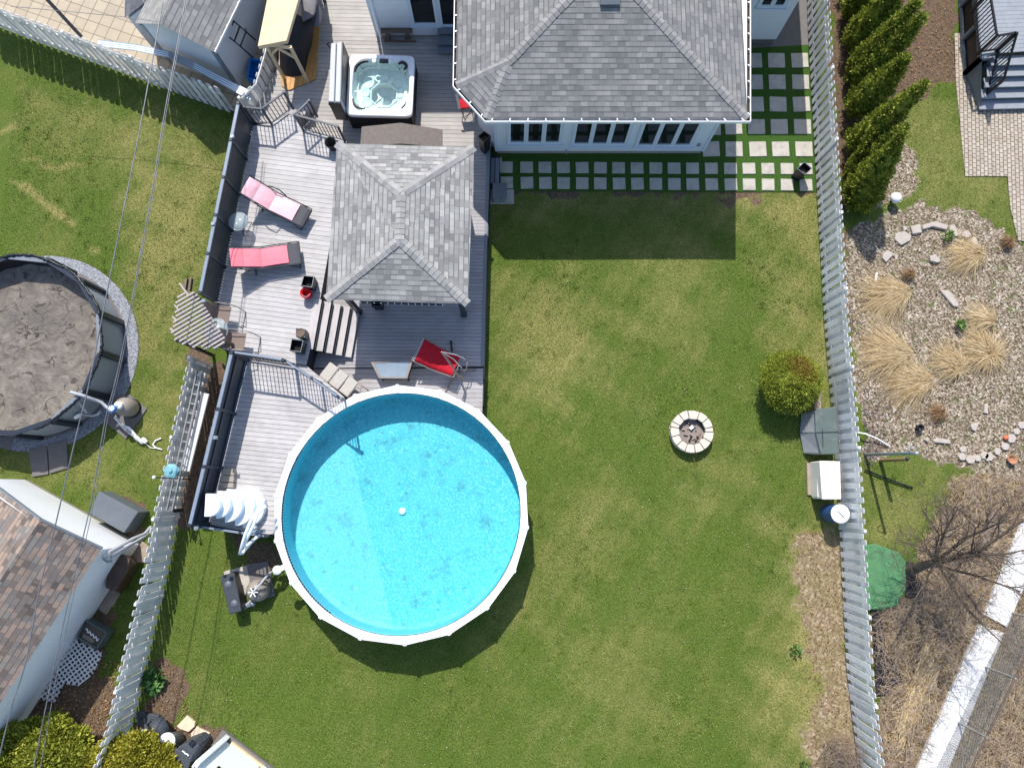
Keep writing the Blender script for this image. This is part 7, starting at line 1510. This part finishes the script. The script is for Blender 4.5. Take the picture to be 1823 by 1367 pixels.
th = thing('pool_pump', 'small pool pump at the foot of the beige filter', 'pump', P(440, 1076, 0)); m = MB(); m.tube([P(432, 1080, .15), P(446, 1075, .15)], .08, 12); m.ball(P(450, 1074, .18), .09, 10, 6); m.build('motor', 'galvanised', th)

# ================================================================= NEIGHBOUR'S PORCH (top right)
po = thing('porch', 'grey painted porch with steps and a black railing in the top right corner', 'porch', P(1735, 110, 0)); DZ = .95
m = MB(); planks(m, wpoly([(1737, -80), (1748, 103), (1772, 98), (1775, 95), (1990, 80), (1990, -80)], DZ), R(2), .15, .008, DZ - .04, DZ); m.build('floor', 'grey_deck_paint', po)
m = MB(); fe = PP([(1735, -80), (1747, 104), (1771, 101)], DZ - .01)
for a, b in zip(fe, fe[1:]): m.bar(a - Vector((0, 0, .08)), b - Vector((0, 0, .08)), .05, .16)
m.build('fascia', 'grey_paint', po)
bs = [P(1721.5, -80, DZ), P(1731, 106, DZ), P(1768, 100, DZ)]; m = MB()
for a, b in zip(fe, fe[1:]):
    for z in (.06, ): m.bar(Vector((a.x, a.y, z)), Vector((b.x, b.y, z)), .06, .12)
    n = max(1, int((b - a).length / 1.2))
    for k in range(n + 1): p = a.lerp(b, k / n); m.box((p.x, p.y, DZ / 2), (.12, .12, DZ - .1))
m.build('skirt_frame', 'grey_paint', po); m = MB()
for a, b in zip(fe, fe[1:]): m.bar(Vector((a.x, a.y - .0, .45)) + Vector((.05, .03, 0)), Vector((b.x, b.y, .45)) + Vector((.05, .03, 0)), .01, .75)
m.build('lattice_skirt', 'black_plastic', po)
for k in range(5):
    z = DZ - (k + 1) * DZ / 6; y0, y1 = 97 + k * 19.5, 117 + k * 19.5; xl = (1764, 1758, 1753, 1748, 1744)[k]; pa, pb_2 = P(xl, y1, z), P(1990, y0 - 6, z); m = MB(); m.prism([(pa.x, pa.y), (pb_2.x, pa.y + .12), (pb_2.x, pa.y + .12 + .34), (pa.x, pa.y + .34)], z - .04, z); m.build('step', 'grey_deck_paint', po, bevel=.006)
    m = MB(); m.prism([(pa.x + .04, pa.y + .05), (pb_2.x, pa.y + .17), (pb_2.x, pa.y + .19), (pa.x + .04, pa.y + .07)], max(0, z - DZ / 6), z - .04); m.build('riser', 'grey_paint', po)
s0, s1 = P(1764, 100, DZ), P(1741, 196, 0); m = MB(); 
sw = [Vector((P(1750, 104, DZ).x, P(1750, 104, DZ).y, 0)), Vector((s1.x, s1.y, 0))]; m.add([sw[0], sw[1], sw[1] + Vector((0, 0, .16)), sw[0] + Vector((0, 0, DZ - .05))], [(0, 1, 2, 3)]); m.build('stringer', 'grey_paint', po)
def rail2(pts, h, label):
    W_ = [P(x, y, z) for x, y, z in pts]; th = thing('railing', label, 'railing', W_[0], 'black porch railings')
    for p in W_: m = MB(); m.box((p.x, p.y, p.z + h / 2), (.07, .07, h + .05)); m.build('post', 'black_plastic', th)
    bal = MB()
    for a, b in zip(W_, W_[1:]):
        m = MB(); m.bar(a + Vector((0, 0, h)), b + Vector((0, 0, h)), .06, .05); m.build('top_rail', 'black_plastic', th); m = MB(); m.bar(a + Vector((0, 0, .1)), b + Vector((0, 0, .1)), .05, .04); m.build('bottom_rail', 'black_plastic', th); n = int((b - a).length / .13)
        for k in range(1, n): p = a.lerp(b, k / n); bal.box((p.x, p.y, p.z + h / 2 + .05), (.025, .025, h - .1))
    bal.build('balusters', 'black_plastic', th)
rail2([(1729, 20, DZ), (1726, -80, DZ)], .95, 'black porch railing at the top edge, running out of the frame'); rail2([(1729, 22, DZ), (1741, 96, DZ), (1772, 91, DZ)], .95, 'black porch railing around the porch corner'); rail2([(1775, 92, DZ), (1753, 171, .2)], .95, 'sloping black handrail beside the porch steps')

# ================================================================= GRASS, LITTER, PETALS
def zone_at(X, Y):
    ix = np.clip(np.searchsorted(xs, X), 1, nx - 1); iy = np.clip(np.searchsorted(ys, Y), 1, ny - 1); return zone.reshape(ny, nx, 4)[iy, ix]
n = 330000; X = rng.uniform(-17, 17, n); Y = rng.uniform(-10, 16.5, n)
kx, ky = rng.uniform(-17, 17, 1500), rng.uniform(-10, 16.5, 1500); X = np.concatenate([X, np.repeat(kx, 34) + rng.normal(0, .06, 51000)]); Y = np.concatenate([Y, np.repeat(ky, 34) + rng.normal(0, .06, 51000)]); n = len(X); zz = zone_at(X, Y); ok = (zz[:, 1:].max(1) < rng.uniform(.15, .5, n))
for pl_ in ([(-80, -80), (560, -80), (520, 60), (440, 205), (414, 196), (250, 140), (80, 72), (0, 44), (-80, 14)], [(1698, 60), (1702, 150), (1718, 314), (1793, 314), (1812, 428), (1990, 450), (1990, 60)], [(430, 200), (873, -60), (873, 340), (864, 700), (600, 900), (480, 955), (366, 937)], [(873, -60), (1335, -60), (1440, 0), (1454, 342), (873, 340)]):
    ok &= poly_sd(X, Y, PP(pl_, 0)) > 0
ok &= (X - nc.x) ** 2 + (Y - nc.y) ** 2 > (NR + .3) ** 2; ok &= (X - pc.x) ** 2 + (Y - pc.y) ** 2 > (PR - .2) ** 2
X, Y = X[ok], Y[ok]; n = len(X); dr = zone_at(X, Y)[:, 0]
a_ = rng.uniform(0, 2 * np.pi, n); h_ = rng.uniform(.025, .06, n); l_ = rng.uniform(.01, .05, n); w_ = .009
V = np.stack([np.stack([X - np.sin(a_) * w_, Y + np.cos(a_) * w_, np.full(n, -.04)], 1), np.stack([X + np.sin(a_) * w_, Y - np.cos(a_) * w_, np.full(n, -.04)], 1), np.stack([X + np.cos(a_) * l_, Y + np.sin(a_) * l_, h_ - .03], 1)], 1)
t = NT('grass_blade'); bigp = t.noise(.55, 4, .6); midp = t.noise(5, 5, .65)
mot = t.math('ADD', t.math('MULTIPLY', bigp, .55), t.math('MULTIPLY', midp, .45)); f = t.math('ADD', t.math('MULTIPLY', t.island(), .8), t.math('MULTIPLY', t.math('SUBTRACT', mot, .5), 1.2))
c1 = t.ramp(f, [(0., srgb('#324815')), (.45, srgb('#5f7a2b')), (.74, srgb('#8a9447')), (.93, srgb('#ab9f68')), (1., srgb('#c4b888'))]); M['grass_blade'] = t.done(c1, .8, 0, .15)
o = scatter_mesh('grass', 'grass_blade', V, np.arange(n * 3).reshape(n, 3)); tag(o, 'short lawn grass blades, green with dry straw ones mixed in', 'grass', kind='stuff')
plain('petal', '#b5a88c', .9, .15, 9, isl=.2)
def bits(name, mat, n, reg, s0, s1, label, cat):
    W_ = [P(*p) for p in reg]; xs_ = np.array([p.x for p in W_]); ys_ = np.array([p.y for p in W_]); X = rng.uniform(xs_.min(), xs_.max(), n * 3); Y = rng.uniform(ys_.min(), ys_.max(), n * 3); ok = (poly_sd(X, Y, W_) < 0) & ((path_sd(X, Y) > 0) | (rng.uniform(0, 1, len(X)) < .08)); X, Y = X[ok][:n], Y[ok][:n]; n = len(X)
    q = np.stack([X, Y, rng.uniform(.0, .03, n)], 1); d = np.stack([rng.normal(0, 1, n), rng.normal(0, 1, n), rng.normal(0, .25, n)], 1); d /= np.linalg.norm(d, axis=1)[:, None]
    s = np.cross(d, np.tile([0, 0, 1.], (n, 1))); s /= np.linalg.norm(s, axis=1)[:, None] + 1e-9; L_ = rng.uniform(s0, s1, n)[:, None]; V = np.stack([q, q + s * L_ * .5 + d * L_ * .5, q + d * L_, q - s * L_ * .4 + d * L_ * .5], 1); o = scatter_mesh(name, mat, V, np.arange(n * 4).reshape(n, 4)); tag(o, label, cat, kind='stuff')
bits('petals', 'petal', 750, [(880, 345), (1450, 345), (1500, 900), (1500, 1367), (300, 1367), (420, 960), (860, 740)], .015, .035, 'pale fallen petals and bits scattered over the lawn', 'petals')
bits('petals', 'petal', 260, [(0, 60), (420, 210), (340, 620), (300, 900), (0, 880)], .015, .03, 'pale bits scattered on the left lawn', 'petals')
bits('leaf_litter', 'brown_leaf', 1500, [(60, 1240), (150, 1170), (235, 1180), (230, 1270), (190, 1400), (0, 1400), (0, 1260)], .03, .08, 'brown fallen leaves on the bare soil beside the garage and the corner shrubs', 'leaf litter'); bits('leaf_litter', 'brown_leaf', 500, [(262, 1165), (330, 1190), (325, 1240), (360, 1290), (330, 1320), (240, 1310)], .02, .05, 'brown leaf bits on the soil patch inside the left fence', 'leaf litter'); bits('leaf_litter', 'brown_leaf', 700, [(1560, 60), (1700, 0), (1705, 130), (1650, 170), (1600, 180)], .02, .06, 'pale leaf bits on the dark soil between the cedars and the porch', 'leaf litter'); bits('leaf_litter', 'brown_leaf', 7000, BR, .03, .09, 'brown fallen leaves over the brush ground', 'leaf litter'); bits('leaf_litter', 'brown_leaf', 1100, [(1410, 950), (1496, 940), (1508, 1180), (1530, 1400), (1440, 1400), (1430, 1120)], .02, .06, 'brown fallen leaves along the inside of the right fence', 'leaf litter')
bits('wood_chips', 'petal', 3600, [(1500, 440), (1570, 378), (1700, 372), (1812, 425), (1980, 440), (1980, 850), (1640, 815), (1545, 812), (1515, 600)], .02, .06, 'pale wood chips and gravel bits in the bed behind the right fence', 'wood chips')
bits('wood_chips', 'petal', 420, [(1575, 250), (1625, 262), (1640, 330), (1590, 372), (1560, 372)], .02, .05, 'pale wood chips beside the lowest cedar', 'wood chips')
